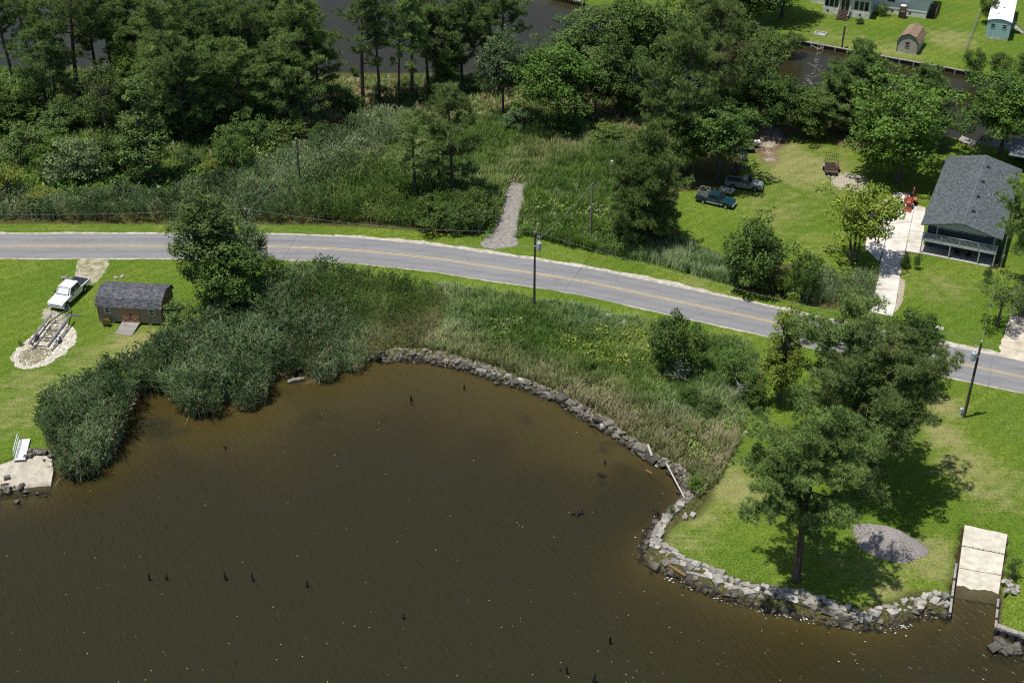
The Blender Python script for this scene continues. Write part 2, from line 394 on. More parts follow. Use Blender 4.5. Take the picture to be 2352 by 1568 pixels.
dry = np.maximum.reduce([spot(1680, 1120, 3.5, .8), spot(1610, 1190, 2.5, .6), spot(2170, 935, 2.2, .8), spot(2165, 1000, 2.4, .9), spot(2210, 1060, 3, .7), spot(2270, 1110, 4, .6), spot(2130, 1280, 3.0, .7), spot(2030, 1345, 2.5, .6),
                         spot(310, 790, 3.5, .8), spot(210, 830, 4, .5), spot(90, 900, 6, .45), spot(30, 960, 4, .4), spot(1850, 390, 7, .75), spot(1800, 350, 5, .6), spot(1780, 480, 6, .4), spot(2060, 120, 6, .5), spot(2180, 90, 5, .6), spot(1920, 90, 6, .35),
                         spot(1860, 560, 4, .35), spot(2150, 660, 4, .4), spot(1980, 1290, 4, .35), spot(1550, 1230, 4, .45), spot(1590, 660, 3, .4), spot(1650, 690, 2.5, .6)])
ny, nx = GX.shape
idx = np.arange(ny * nx).reshape(ny, nx)
faces = np.stack([idx[:-1, :-1].ravel(), idx[:-1, 1:].ravel(), idx[1:, 1:].ravel(), idx[1:, :-1].ravel()], 1)
gme = np_mesh('ground', np.stack([GX.ravel(), GY.ravel(), GZ.ravel()], 1), faces)
a = gme.attributes.new('cover', 'FLOAT_COLOR', 'POINT')
cov = np.stack([wild.ravel(), straw.ravel(), gravel.ravel(), dry.ravel()], 1).astype(np.float32)
a.data.foreach_set('color', cov.ravel())
gme.polygons.foreach_set('use_smooth', [True] * len(gme.polygons))

def ground_material():
    m = bpy.data.materials.new('lawn_and_soil'); n, l = nodes_of(m); b = n['Principled BSDF']
    b.inputs['Roughness'].default_value = 0.95; b.inputs['Specular IOR Level'].default_value = 0.1
    at = n.new('ShaderNodeAttribute'); at.attribute_name = 'cover'
    sp = n.new('ShaderNodeSeparateColor'); l.new(at.outputs['Color'], sp.inputs[0])
    tc = n.new('ShaderNodeTexCoord'); V = tc.outputs['Object']
    def noise(s, det=4, stretch=None, dist=0.0):
        t = n.new('ShaderNodeTexNoise'); t.inputs['Scale'].default_value = s; t.inputs['Detail'].default_value = det; t.inputs['Distortion'].default_value = dist
        if stretch:
            mp = n.new('ShaderNodeMapping'); mp.inputs['Scale'].default_value = stretch; mp.inputs['Rotation'].default_value = (0, 0, 0.5); l.new(V, mp.inputs[0]); l.new(mp.outputs[0], t.inputs['Vector'])
        else: l.new(V, t.inputs['Vector'])
        return t.outputs['Fac']
    def mixc(f, A, B):
        x = n.new('ShaderNodeMix'); x.data_type = 'RGBA'
        if isinstance(f, float): x.inputs['Factor'].default_value = f
        else: l.new(f, x.inputs['Factor'])
        for k, c in (('A', A), ('B', B)):
            if isinstance(c, tuple): x.inputs[k].default_value = (*c, 1)
            else: l.new(c, x.inputs[k])
        return x.outputs['Result']
    def ramp(f, lo, hi):
        r = n.new('ShaderNodeMapRange'); r.inputs['From Min'].default_value = lo; r.inputs['From Max'].default_value = hi; r.interpolation_type = 'SMOOTHSTEP'; l.new(f, r.inputs['Value']); return r.outputs[0]
    def madd(a, k, b_):
        x = n.new('ShaderNodeMath'); x.operation = 'MULTIPLY_ADD'; l.new(a, x.inputs[0]); x.inputs[1].default_value = k
        if isinstance(b_, float): x.inputs[2].default_value = b_
        else: l.new(b_, x.inputs[2])
        return x.outputs[0]
    big = noise(0.09, 4); mid = noise(0.6, 5); fine = noise(5.0, 6); tiny = noise(7.5, 6); strk = noise(1.1, 5, (0.25, 2.2, 1))
    lush = mixc(ramp(tiny, 0.34, 0.66), (0.042, 0.082, 0.008), (0.128, 0.200, 0.022))
    lush = mixc(ramp(big, 0.42, 0.62), lush, mixc(ramp(fine, 0.3, 0.7), (0.058, 0.098, 0.009), (0.165, 0.222, 0.030)))
    dryc = mixc(ramp(tiny, 0.3, 0.7), (0.135, 0.148, 0.040), (0.300, 0.285, 0.120))
    alpha = n.new('ShaderNodeMath'); alpha.operation = 'ADD'
    l.new(madd(at.outputs['Alpha'], 1.0, -0.5), alpha.inputs[0]); l.new(madd(mid, 1.15, madd(strk, 0.85, -0.62)), alpha.inputs[1])
    lawn = mixc(ramp(madd(fine, 0.35, alpha.outputs[0]), 0.08, 1.0), lush, dryc)
    wv = n.new('ShaderNodeTexWave'); wv.inputs['Scale'].default_value = 0.19; wv.inputs['Distortion'].default_value = 5.0; wv.inputs['Detail'].default_value = 2; wv.inputs['Detail Scale'].default_value = 0.25
    wm = n.new('ShaderNodeMapping'); wm.inputs['Rotation'].default_value = (0, 0, 0.9); l.new(V, wm.inputs[0]); l.new(wm.outputs[0], wv.inputs['Vector'])
    mow = n.new('ShaderNodeMapRange'); mow.inputs['To Min'].default_value = 0.94; mow.inputs['To Max'].default_value = 1.05; l.new(wv.outputs['Fac'], mow.inputs['Value'])
    mm = n.new('ShaderNodeMix'); mm.data_type = 'RGBA'; mm.blend_type = 'MULTIPLY'; mm.inputs['Factor'].default_value = 1; l.new(lawn, mm.inputs['A']); l.new(mow.outputs[0], mm.inputs['B']); lawn = mm.outputs['Result']
    wildc = mixc(ramp(fine, 0.35, 0.65), (0.040, 0.042, 0.014), (0.095, 0.095, 0.030))
    c = mixc(ramp(madd(mid, 0.5, madd(fine, 0.4, sp.outputs[0])), 0.75, 1.15), lawn, wildc)
    strawc = mixc(ramp(fine, 0.3, 0.7), (0.080, 0.050, 0.030), (0.20, 0.135, 0.085))
    c = mixc(ramp(madd(mid, 0.7, madd(fine, 0.5, sp.outputs[1])), 0.9, 1.3), c, strawc)
    grav = mixc(ramp(tiny, 0.35, 0.65), (0.20, 0.17, 0.12), (0.50, 0.45, 0.36))
    c = mixc(ramp(madd(mid, 0.7, madd(tiny, 0.6, sp.outputs[2])), 1.0, 1.25), c, grav)
    # below the tide line: silt, with darker weed patches
    px = n.new('ShaderNodeNewGeometry'); sx = n.new('ShaderNodeSeparateXYZ'); l.new(px.outputs['Position'], sx.inputs[0])
    silt = mixc(ramp(noise(0.13, 4, None, 0.3), 0.30, 0.42), (0.05, 0.045, 0.03), (0.34, 0.28, 0.095))
    bank = mixc(ramp(fine, 0.3, 0.7), (0.04, 0.032, 0.02), (0.10, 0.085, 0.05))
    c = mixc(ramp(madd(sx.outputs['Z'], -1.0, 0.3), 0.0, 0.25), c, bank)
    c = mixc(ramp(madd(sx.outputs['Z'], -1.0, 0.0), 0.02, 0.10), c, silt)
    l.new(c, b.inputs['Base Color'])
    bp = n.new('ShaderNodeBump'); bp.inputs['Strength'].default_value = 0.75; bp.inputs['Distance'].default_value = 0.09
    l.new(madd(tiny, 0.5, fine), bp.inputs['Height']); l.new(bp.outputs[0], b.inputs['Normal'])
    return m
gme.materials.append(ground_material())
ground = tag(link_mesh('ground', gme), kind='structure')

# ================================================================== water
def water_material():
    m = bpy.data.materials.new('tannin_water'); n, l = nodes_of(m); n.remove(n['Principled BSDF'])
    tc = n.new('ShaderNodeTexCoord')
    def noise(s, det, sc, rot, dist=0.5):
        mp = n.new('ShaderNodeMapping'); mp.vector_type = 'TEXTURE'; mp.inputs['Scale'].default_value = tuple(1 / q for q in sc); mp.inputs['Rotation'].default_value = (0, 0, rot); l.new(tc.outputs['Object'], mp.inputs[0])
        t = n.new('ShaderNodeTexNoise'); t.inputs['Scale'].default_value = s; t.inputs['Detail'].default_value = det; t.inputs['Distortion'].default_value = dist; l.new(mp.outputs[0], t.inputs['Vector']); return t.outputs['Fac']
    w1r = noise(1.5, 3, (0.45, 1.9, 1), math.radians(-60), 0.5)
    pw = n.new('ShaderNodeMath'); pw.operation = 'POWER'; pw.inputs[1].default_value = 3.0; l.new(w1r, pw.inputs[0])
    pm = n.new('ShaderNodeMath'); pm.operation = 'MULTIPLY'; pm.inputs[1].default_value = 3.6; l.new(pw.outputs[0], pm.inputs[0]); w1 = pm.outputs[0]; w2 = noise(0.28, 3, (0.6, 1.5, 1), math.radians(-55)); w3 = noise(5.0, 2, (0.5, 1.6, 1), math.radians(-65))
    ad = n.new('ShaderNodeMath'); ad.operation = 'MULTIPLY_ADD'; ad.inputs[1].default_value = 1.2; l.new(w2, ad.inputs[0]); l.new(w1, ad.inputs[2])
    ad2 = n.new('ShaderNodeMath'); ad2.operation = 'MULTIPLY_ADD'; ad2.inputs[1].default_value = 0.25; l.new(w3, ad2.inputs[0]); l.new(ad.outputs[0], ad2.inputs[2])
    bp = n.new('ShaderNodeBump'); bp.inputs['Strength'].default_value = 0.62; bp.inputs['Distance'].default_value = 0.13; l.new(ad2.outputs[0], bp.inputs['Height'])
    ge = n.new('ShaderNodeNewGeometry'); sy = n.new('ShaderNodeSeparateXYZ'); l.new(ge.outputs['Position'], sy.inputs[0])   # the canal lies sheltered: smaller ripples there
    sh = n.new('ShaderNodeMapRange'); sh.inputs['From Min'].default_value = 138; sh.inputs['From Max'].default_value = 150; sh.inputs['To Min'].default_value = 0.62; sh.inputs['To Max'].default_value = 0.16; l.new(sy.outputs['Y'], sh.inputs['Value']); l.new(sh.outputs[0], bp.inputs['Strength'])
    fr = n.new('ShaderNodeFresnel'); fr.inputs['IOR'].default_value = 1.34; l.new(bp.outputs[0], fr.inputs['Normal'])
    gl_ = n.new('ShaderNodeBsdfGlossy'); gl_.inputs['Roughness'].default_value = 0.14; l.new(bp.outputs[0], gl_.inputs['Normal'])
    df = n.new('ShaderNodeBsdfDiffuse'); df.inputs['Color'].default_value = (0.040, 0.037, 0.015, 1); l.new(bp.outputs[0], df.inputs['Normal'])
    tp = n.new('ShaderNodeBsdfTransparent'); tp.inputs['Color'].default_value = (0.92, 0.86, 0.70, 1)
    m1 = n.new('ShaderNodeMixShader'); m1.inputs['Fac'].default_value = 0.62; l.new(tp.outputs[0], m1.inputs[1]); l.new(df.outputs[0], m1.inputs[2])
    m2 = n.new('ShaderNodeMixShader'); l.new(fr.outputs[0], m2.inputs['Fac']); l.new(m1.outputs[0], m2.inputs[1]); l.new(gl_.outputs[0], m2.inputs[2])
    l.new(m2.outputs[0], n['Material Output'].inputs['Surface'])
    va = n.new('ShaderNodeVolumeAbsorption'); va.inputs['Color'].default_value = (0.52, 0.42, 0.12, 1); va.inputs['Density'].default_value = 1.15
    l.new(va.outputs[0], n['Material Output'].inputs['Volume'])
    return m
wb = MB(); wb.box((0, 0, -4.0), (9000, 9000, 8.0))
water = tag(wb.build('water', water_material()), kind='structure')

# ================================================================== road
def ribbon(line, off0, off1, z, jit0=0.0, jit1=0.0, seed=1):
    nm = tangent_normals(line); rg = random.Random(seed); vs = []; j0 = j1 = 0.0
    for p, q in zip(line, nm):
        j0 = j0 * .6 + rg.uniform(-1, 1) * jit0 * .6; j1 = j1 * .6 + rg.uniform(-1, 1) * jit1 * .6
        vs += [(p.x + q.x * (off0 + j0), p.y + q.y * (off0 + j0), z), (p.x + q.x * (off1 + j1), p.y + q.y * (off1 + j1), z)]
    fs = [(2 * i, 2 * i + 1, 2 * i + 3, 2 * i + 2) for i in range(len(line) - 1)]
    return MB().add(vs, fs)
HALF = 3.05
def asphalt_material():
    m = bpy.data.materials.new('weathered_asphalt'); n, l = nodes_of(m); b = n['Principled BSDF']; b.inputs['Roughness'].default_value = 0.9; b.inputs['Specular IOR Level'].default_value = 0.2
    tc = n.new('ShaderNodeTexCoord')
    def noise(s, d, sc=None):
        t = n.new('ShaderNodeTexNoise'); t.inputs['Scale'].default_value = s; t.inputs['Detail'].default_value = d
        if sc:
            mp = n.new('ShaderNodeMapping'); mp.inputs['Scale'].default_value = sc; l.new(tc.outputs['Object'], mp.inputs[0]); l.new(mp.outputs[0], t.inputs['Vector'])
        else: l.new(tc.outputs['Object'], t.inputs['Vector'])
        return t.outputs['Fac']
    r = n.new('ShaderNodeValToRGB'); r.color_ramp.elements[0].position = .3; r.color_ramp.elements[1].position = .7
    r.color_ramp.elements[0].color = (0.168, 0.170, 0.176, 1); r.color_ramp.elements[1].color = (0.245, 0.243, 0.243, 1)
    a1 = n.new('ShaderNodeMath'); a1.operation = 'MULTIPLY_ADD'; a1.inputs[1].default_value = .5; l.new(noise(9, 5), a1.inputs[0])
    a2 = n.new('ShaderNodeMath'); a2.operation = 'MULTIPLY'; a2.inputs[1].default_value = .5; l.new(noise(.8, 6, (.25, 1.6, 1)), a2.inputs[0]); l.new(a2.outputs[0], a1.inputs[2])
    l.new(a1.outputs[0], r.inputs['Fac'])
    vo = n.new('ShaderNodeTexVoronoi'); vo.feature = 'DISTANCE_TO_EDGE'; vo.inputs['Scale'].default_value = .22
    wn_ = n.new('ShaderNodeTexNoise'); wn_.inputs['Scale'].default_value = .9; wn_.inputs['Detail'].default_value = 5; l.new(tc.outputs['Object'], wn_.inputs['Vector'])
    mx = n.new('ShaderNodeMix'); mx.data_type = 'RGBA'; mx.inputs['Factor'].default_value = .9; mx.blend_type = 'LINEAR_LIGHT'; l.new(tc.outputs['Object'], mx.inputs['A']); l.new(wn_.outputs['Color'], mx.inputs['B']); l.new(mx.outputs['Result'], vo.inputs['Vector'])
    cr = n.new('ShaderNodeMapRange'); cr.inputs['From Min'].default_value = 0.0; cr.inputs['From Max'].default_value = .012; cr.inputs['To Min'].default_value = .78; cr.inputs['To Max'].default_value = 1.0; l.new(vo.outputs['Distance'], cr.inputs['Value'])
    ml = n.new('ShaderNodeMix'); ml.data_type = 'RGBA'; ml.blend_type = 'MULTIPLY'; ml.inputs['Factor'].default_value = 1; l.new(r.outputs[0], ml.inputs['A']); l.new(cr.outputs[0], ml.inputs['B'])
    uv = n.new('ShaderNodeUVMap'); uv.uv_map = 'lane'; su = n.new('ShaderNodeSeparateXYZ'); l.new(uv.outputs[0], su.inputs[0])
    ln = n.new('ShaderNodeValToRGB'); e = ln.color_ramp.elements; e[0].position = 0.0; e[0].color = (1.1, 1.08, 1.04, 1); e[1].position = 1.0; e[1].color = (1.1, 1.08, 1.04, 1)
    for pos, val in ((.06, .97), (.14, 1.05), (.26, .90), (.38, 1.05), (.5, .95), (.62, 1.05), (.74, .90), (.86, 1.05), (.94, .97)):
        q = e.new(pos); q.color = (val, val, val, 1)
    wz = n.new('ShaderNodeTexNoise'); wz.inputs['Scale'].default_value = .15; l.new(tc.outputs['Object'], wz.inputs['Vector'])
    wo = n.new('ShaderNodeMath'); wo.operation = 'MULTIPLY_ADD'; wo.inputs[1].default_value = .10; l.new(wz.outputs['Fac'], wo.inputs[0])
    ws = n.new('ShaderNodeMath'); ws.operation = 'SUBTRACT'; ws.inputs[1].default_value = .05; l.new(su.outputs['X'], ws.inputs[0]); l.new(ws.outputs[0], wo.inputs[2]); l.new(wo.outputs[0], ln.inputs['Fac'])
    m3 = n.new('ShaderNodeMix'); m3.data_type = 'RGBA'; m3.blend_type = 'MULTIPLY'; m3.inputs['Factor'].default_value = 1; l.new(ml.outputs['Result'], m3.inputs['A']); l.new(ln.outputs[0], m3.inputs['B'])
    l.new(m3.outputs['Result'], b.inputs['Base Color'])
    return m
shell = mat('shell_gravel', (0.54, 0.51, 0.45), (0.27, 0.25, 0.19), 1.6, .95, .5, 9)
road = tag(ribbon(road_c, -HALF, HALF, LZ + .012, .06, .06, 2).build('road', asphalt_material(), fixn=False), kind='structure')
uvl = road.data.uv_layers.new(name='lane'); uvl.data.foreach_set('uv', [c for lp_ in road.data.loops for c in (float(lp_.vertex_index % 2), lp_.vertex_index // 2 * 1.0)])
yellow = mat('road_yellow_paint', (0.52, 0.41, 0.18), (0.36, 0.30, 0.19), 1.3, .8, detail=8)
for o in (-0.16, 0.16):
    ribbon(road_c, o - .075, o + .075, LZ + .017).build('centre_line', yellow, road, fixn=False)
i0 = min(range(len(road_c)), key=lambda i: (road_c[i] - g(770, 545)).length)
tag(ribbon(road_c[:i0 + 1], HALF - .1, HALF + .35, LZ + .006, .0, .18, 3).build('road_shoulder', shell, fixn=False), kind='structure')
tag(ribbon(road_c[i0:], HALF - .1, HALF + .75, LZ + .006, .0, .38, 4).build('road_shoulder', shell, fixn=False), kind='structure')
tag(ribbon(road_c, -HALF - .16, -HALF + .1, LZ + .006, .16, 0, 5).build('road_shoulder', shell, fixn=False), kind='structure')

# ================================================================== drives and pads
def sheet(name, pts, z, m, jit=0.0, step=0.5, seed=1, kind='structure'):
    rg = random.Random(seed); P = [Vector(p) for p in pts]; out = []
    for a_, b_ in zip(P, P[1:] + P[:1]):
        k = max(1, int((b_ - a_).length / step))
        out += [a_.lerp(b_, i / k) for i in range(k)]
    vs = [(p.x + rg.uniform(-jit, jit), p.y + rg.uniform(-jit, jit), z) for p in out]
    bm = bmesh.new(); bv = [bm.verts.new(v) for v in vs]; f = bm.faces.new(bv); bm.normal_update()
    if f.normal.z < 0: f.normal_flip()
    bmesh.ops.triangulate(bm, faces=[f]); me = bpy.data.meshes.new(name); bm.to_mesh(me); bm.free(); me.materials.append(m)
    return tag(link_mesh(name, me), kind=kind)
grey_gravel = mat('crushed_grey_gravel', (0.33, 0.305, 0.28), (0.15, 0.14, 0.125), 3.2, .95, .8, 22)
sheet('gravel_drive', gl([(1172, 422), (1190, 414), (1212, 420), (1214, 440), (1208, 475), (1196, 508), (1186, 540), (1192, 560), (1150, 572), (1112, 568), (1104, 558), (1118, 540), (1134, 510), (1146, 478), (1154, 448)]), LZ + .008, grey_gravel, .22, .5, 3)
limestone = mat('white_limestone_chips', (0.72, 0.68, 0.58), (0.30, 0.26, 0.19), 2.6, .95, .8, 12)
patch = [(22, 822), (40, 800), (62, 782), (85, 765), (120, 740), (150, 742), (176, 762), (176, 785), (160, 800), (140, 818), (110, 838), (70, 848), (40, 846)]
sheet('limestone_pad', gl(patch), LZ + .008, limestone, .22, .5, 5)
sheet('worn_soil', gl([(42, 818), (62, 800), (84, 792), (112, 800), (118, 815), (100, 830), (70, 840), (46, 836)]), LZ + .012, mat('dry_soil', (0.27, 0.24, 0.16), (0.13, 0.125, 0.06), 1.6, .95, .5, 10), .2, .5, 9)
sheet('worn_soil', gl([(92, 782), (118, 748), (136, 752), (112, 786)]), LZ + .012, mat('dry_soil', (0, 0, 0)), .2, .5, 10)
sheet('worn_drive', gl([(182, 593), (248, 593), (250, 606), (232, 630), (212, 652), (196, 648), (176, 612)]), LZ + .005, mat('worn_gravel', (0.42, 0.38, 0.28), (0.15, 0.16, 0.06), 1.3, .95, .5, 12), .2, .5, 6)
# loose white stones of the pad edge, uncountable
def scatter_stones(name, pts, m, smin, smax, seed, label=None, parent=None):
    rg = random.Random(seed); ico = [(0, 0, 1), (.9, 0, .1), (.3, .85, .1), (-.7, .5, .1), (-.7, -.5, .1), (.3, -.85, .1), (0, 0, -.6)]
    fc = [(0, 1, 2), (0, 2, 3), (0, 3, 4), (0, 4, 5), (0, 5, 1), (6, 2, 1), (6, 3, 2), (6, 4, 3), (6, 5, 4), (6, 1, 5)]
    mb = MB()
    for p in pts:
        s = rg.uniform(smin, smax); M = Matrix.Translation(p) @ Euler((rg.uniform(-.5, .5), rg.uniform(-.5, .5), rg.uniform(0, 6.3))).to_matrix().to_4x4()
        mb.add([M @ Vector((v[0] * s * rg.uniform(.7, 1.3), v[1] * s * rg.uniform(.7, 1.2), v[2] * s * .7)) for v in ico], fc)
    return mb.build(name, m, parent, fixn=False)
rg = random.Random(12); pp = [(p.x, p.y) for p in gl(patch)]; pts = []
while len(pts) < 900:
    x = rg.uniform(min(a for a, _ in pp), max(a for a, _ in pp)); y = rg.uniform(min(b for _, b in pp), max(b for _, b in pp))
    if inpoly(np.array([x]), np.array([y]), pp)[0]:
        e = polydist(np.array([x]), np.array([y]), pp)[0]
        if rg.random() < math.exp(-e / 1.1) + .08: pts.append(Vector((x, y, LZ + .03)))
tag(scatter_stones('loose_limestone', pts, mat('limestone_cobble', (0.74, 0.70, 0.60), (0.48, 0.44, 0.35), 2, .95), .06, .15, 3), 'scattered pale limestone cobbles edging the pad under the boat trailer', 'stones', kind='stuff')

# concrete drive beside the grey house: separate slabs with open joints
concrete = mat('pale_concrete', (0.68, 0.65, 0.585), (0.46, 0.43, 0.365), .7, .9, .15, 18, vary=.07, coord='Object')
drive = tag(sheet('concrete_driveway', gl([(2126, 474), (2103, 468), (2090, 442), (2062, 440), (2000, 474), (1992, 522), (1984, 570), (2018, 602), (2017, 640), (2003, 694), (1996, 716), (2050, 727), (2060, 690), (2066, 640), (2078, 582), (2121, 586)]), LZ + .004, mat('joint_weeds', (0.10, 0.11, 0.04), (0.05, 0.05, 0.03), 4, .95), .05, .6, 2), kind='structure')
def slab_piece(px, parent, m, t=.05, inset=.045):
    P = gl(px); c = sum(P, Vector()) / len(P)
    Q = [p + (c - p).normalized() * inset for p in P]
    MB().prism([(p.x, p.y) for p in Q], LZ - .1, LZ + t, 'z').build('slab', m, parent)
L_ = [(1996, 716), (2003, 694), (2010, 664), (2017, 640), (2020, 612), (2027, 583), (2035, 548), (2043, 515), (2050, 484), (2063, 442)]
R_ = [(2050, 727), (2058, 700), (2063, 666), (2067, 640), (2072, 610), (2079, 577), (2086, 545), (2093, 510), (2101, 474), (2091, 444)]
for i in range(len(L_) - 1): slab_piece([L_[i], R_[i], R_[i + 1], L_[i + 1]], drive, concrete)
R2 = [(2120, 584), (2121, 560), (2122, 535), (2124, 505), (2126, 476)]; L2 = [(2080, 577), (2084, 554), (2089, 530), (2095, 502), (2101, 474)]
for i in range(4): slab_piece([L2[i], R2[i], R2[i + 1], L2[i + 1]], drive, concrete)
for q in ([(1986, 570), (2018, 601), (2026, 583), (2034, 548), (1991, 540)], [(1991, 538), (2034, 547), (2042, 515), (1994, 508)], [(1994, 506), (2042, 514), (2050, 484), (2062, 442), (2000, 476)]): slab_piece(q, drive, concrete)
sandy = mat('pale_sand_drive', (0.60, 0.54, 0.44), (0.36, 0.31, 0.22), .9, .95, .3, 12)
sheet('sand_drive', gl([(2294, 812), (2350, 828), (2430, 846), (2440, 640), (2352, 640), (2328, 690), (2314, 745), (2303, 775)]), LZ + .008, sandy, .2, .5, 7)
# ================================================================== trees and shrubs
BARK_P = mat('pine_bark', (0.115, 0.090, 0.070), (0.045, 0.036, 0.030), 3, .95, .6, 14, stretch=(1, 1, .25))
BARK_D = mat('grey_bark', (0.15, 0.13, 0.11), (0.055, 0.048, 0.040), 3, .95, .6, 14, stretch=(1, 1, .3))
LEAF = {
    'pine':   leaf_mat('pine_needles', (0.044, 0.088, 0.021), (0.285, 0.375, 0.114), .22),
    'pine_b': leaf_mat('pine_needles_bright', (0.05, 0.102, 0.023), (0.325, 0.44, 0.126), .22),
    'oak':    leaf_mat('oak_leaves', (0.036, 0.082, 0.014), (0.18, 0.262, 0.052), .22),
    'mid':    leaf_mat('broad_leaves', (0.04, 0.084, 0.018), (0.175, 0.255, 0.062), .22),
    'bright': leaf_mat('bright_leaves', (0.042, 0.098, 0.012), (0.16, 0.26, 0.036), .22),
    'lime':   leaf_mat('lime_leaves', (0.100, 0.170, 0.014), (0.380, 0.460, 0.060), .22),
    'yellow': leaf_mat('yellow_green_leaves', (0.083, 0.121, 0.013), (0.297, 0.341, 0.050), .22),
    'grey':   leaf_mat('grey_green_leaves', (0.050, 0.094, 0.031), (0.210, 0.282, 0.114), .22),
    'dark':   leaf_mat('dark_leaves', (0.026, 0.066, 0.012), (0.135, 0.212, 0.036), .22),
    'rust':   leaf_mat('rusty_needles', (0.09, 0.07, 0.02), (0.28, 0.2, 0.05), .22),
}
def unit(v): return v / (np.linalg.norm(v, axis=-1, keepdims=True) + 1e-9)
def needle_tufts(cent, axis_, size, rg, k=16, width=.055):
    """cent (n,3), axis (n,3): sprays of narrow needle blades -> verts, tris"""
    n = len(cent)
    d = rg.normal(size=(n, k, 3)); d = unit(d + axis_[:, None, :] * 0.9 + np.array([0, 0, .35]))
    L = size[:, None, None] * rg.uniform(.7, 1.15, (n, k, 1))
    s = unit(np.cross(d, rg.normal(size=(n, k, 3)))) * width * rg.uniform(.7, 1.3, (n, k, 1))
    base = cent[:, None, :] + d * L * .12
    v = np.stack([base - s, base + s, cent[:, None, :] + d * L], 2).reshape(-1, 3)
    return v, np.arange(len(v)).reshape(-1, 3)
def leaf_blades(cent, nrm, size, rg, ratio=.55):
    """one folded leaf per centre: a diamond of two triangles"""
    n = len(cent); t = unit(np.cross(nrm, rg.normal(size=(n, 3)))); b = np.cross(nrm, t)
    s = size[:, None]
    p0 = cent - t * s * .5; p2 = cent + t * s * .5 - nrm * s * .12; p1 = cent + b * s * ratio * .5 + nrm * s * .06; p3 = cent - b * s * ratio * .5 + nrm * s * .06
    v = np.stack([p0, p1, p2, p3], 1).reshape(-1, 3)
    i = np.arange(n)[:, None] * 4
    f = np.concatenate([i + np.array([[0, 1, 2]]), i + np.array([[0, 2, 3]])], 0)
    return v, f

def make_pine(seed, H=15.0, R=4.2, base=.38, dense=1.0, cone=.0, lean=.03, trunk_r=.24, nl=34, tuft=.42, low_limbs=0, kn=16, nw=.024):
    rg = np.random.default_rng(seed); mb = MB()
    bend = rg.normal(0, lean, 2)
    def axis_pt(t):
        return np.array([bend[0] * H * t * t + math.sin(t * 4 + seed) * .12, bend[1] * H * t * t + math.cos(t * 3.3 + seed) * .12, H * t])
    ts = np.linspace(0, .97, 9)
    mb.tube([axis_pt(t) - np.array([0, 0, .3 if t == 0 else 0]) for t in ts], [trunk_r * (1.25 if t == 0 else 1) * (1 - .86 * t) + .02 for t in ts], 8)
    C = []; A = []
    for i in range(nl + low_limbs):
        t = base + (1 - base) * (i + rg.uniform(0, 1)) / nl
        if i >= nl: t = base * rg.uniform(.55, 1)
        tt = max(0, (t - base) / (1 - base))
        env = (math.sin(math.pi * min(1, (tt * .80 + .22))) ** .7) * (1 - cone * tt) * R
        env *= rg.uniform(.5, 1.12)
        if tt < .12: env *= rg.uniform(.45, 1)
        if tt > .93: env = R * .25
        a = rg.uniform(0, 2 * math.pi); d = np.array([math.cos(a), math.sin(a), 0]); p0 = axis_pt(t)
        rise = rg.uniform(.10, .35) + .35 * tt
        pts = [p0]; rads = [max(.025, .085 * (1 - .6 * tt))]
        for s in (.35, .7, 1.0):
            q = p0 + d * env * s + np.array([0, 0, 1]) * env * (rise * s * s - (.06 if tt < .3 else 0)) + rg.normal(0, .06 * env, 3) * s
            pts.append(q); rads.append(rads[0] * (1 - .75 * s))
        mb.tube(pts, rads, 5, False)
        # puffs of needles along the outer limb
        npf = max(3, int((2.1 * env + 2.3) * dense))
        for k in range(npf):
            s = rg.uniform(.34, 1.04) if k else 1.0; j = min(2, int(s * 3)); f = s * 3 - j
            b0 = pts[min(j, 2)] * (1 - f) + pts[min(j + 1, 3)] * f
            side = unit(np.array([rg.normal(0, 1), rg.normal(0, 1), rg.normal(.3, .35)]))
            c = b0 + side * rg.uniform(.1, .22 * env + .3) * (1 if k else .2)
            if k % 3 == 0: mb.tube([b0, c], [.025, .012], 3, False)
            pr = rg.uniform(.34, .70)
            for _ in range(int(rg.integers(7, 12))):
                e = unit(rg.normal(size=3)) * rg.uniform(.4, 1) * pr * np.array([1, 1, .6])
                C.append(c + e); A.append(unit(e / pr * .8 + np.array([0, 0, .9])))
    C = np.array(C); A = np.array(A)
    v, f = needle_tufts(C, A, np.full(len(C), tuft) * rg.uniform(.75, 1.15, len(C)), rg, kn, nw)
    return mb.mesh('pine_trunk', False), np_mesh('pine_crown', v, f), H, R

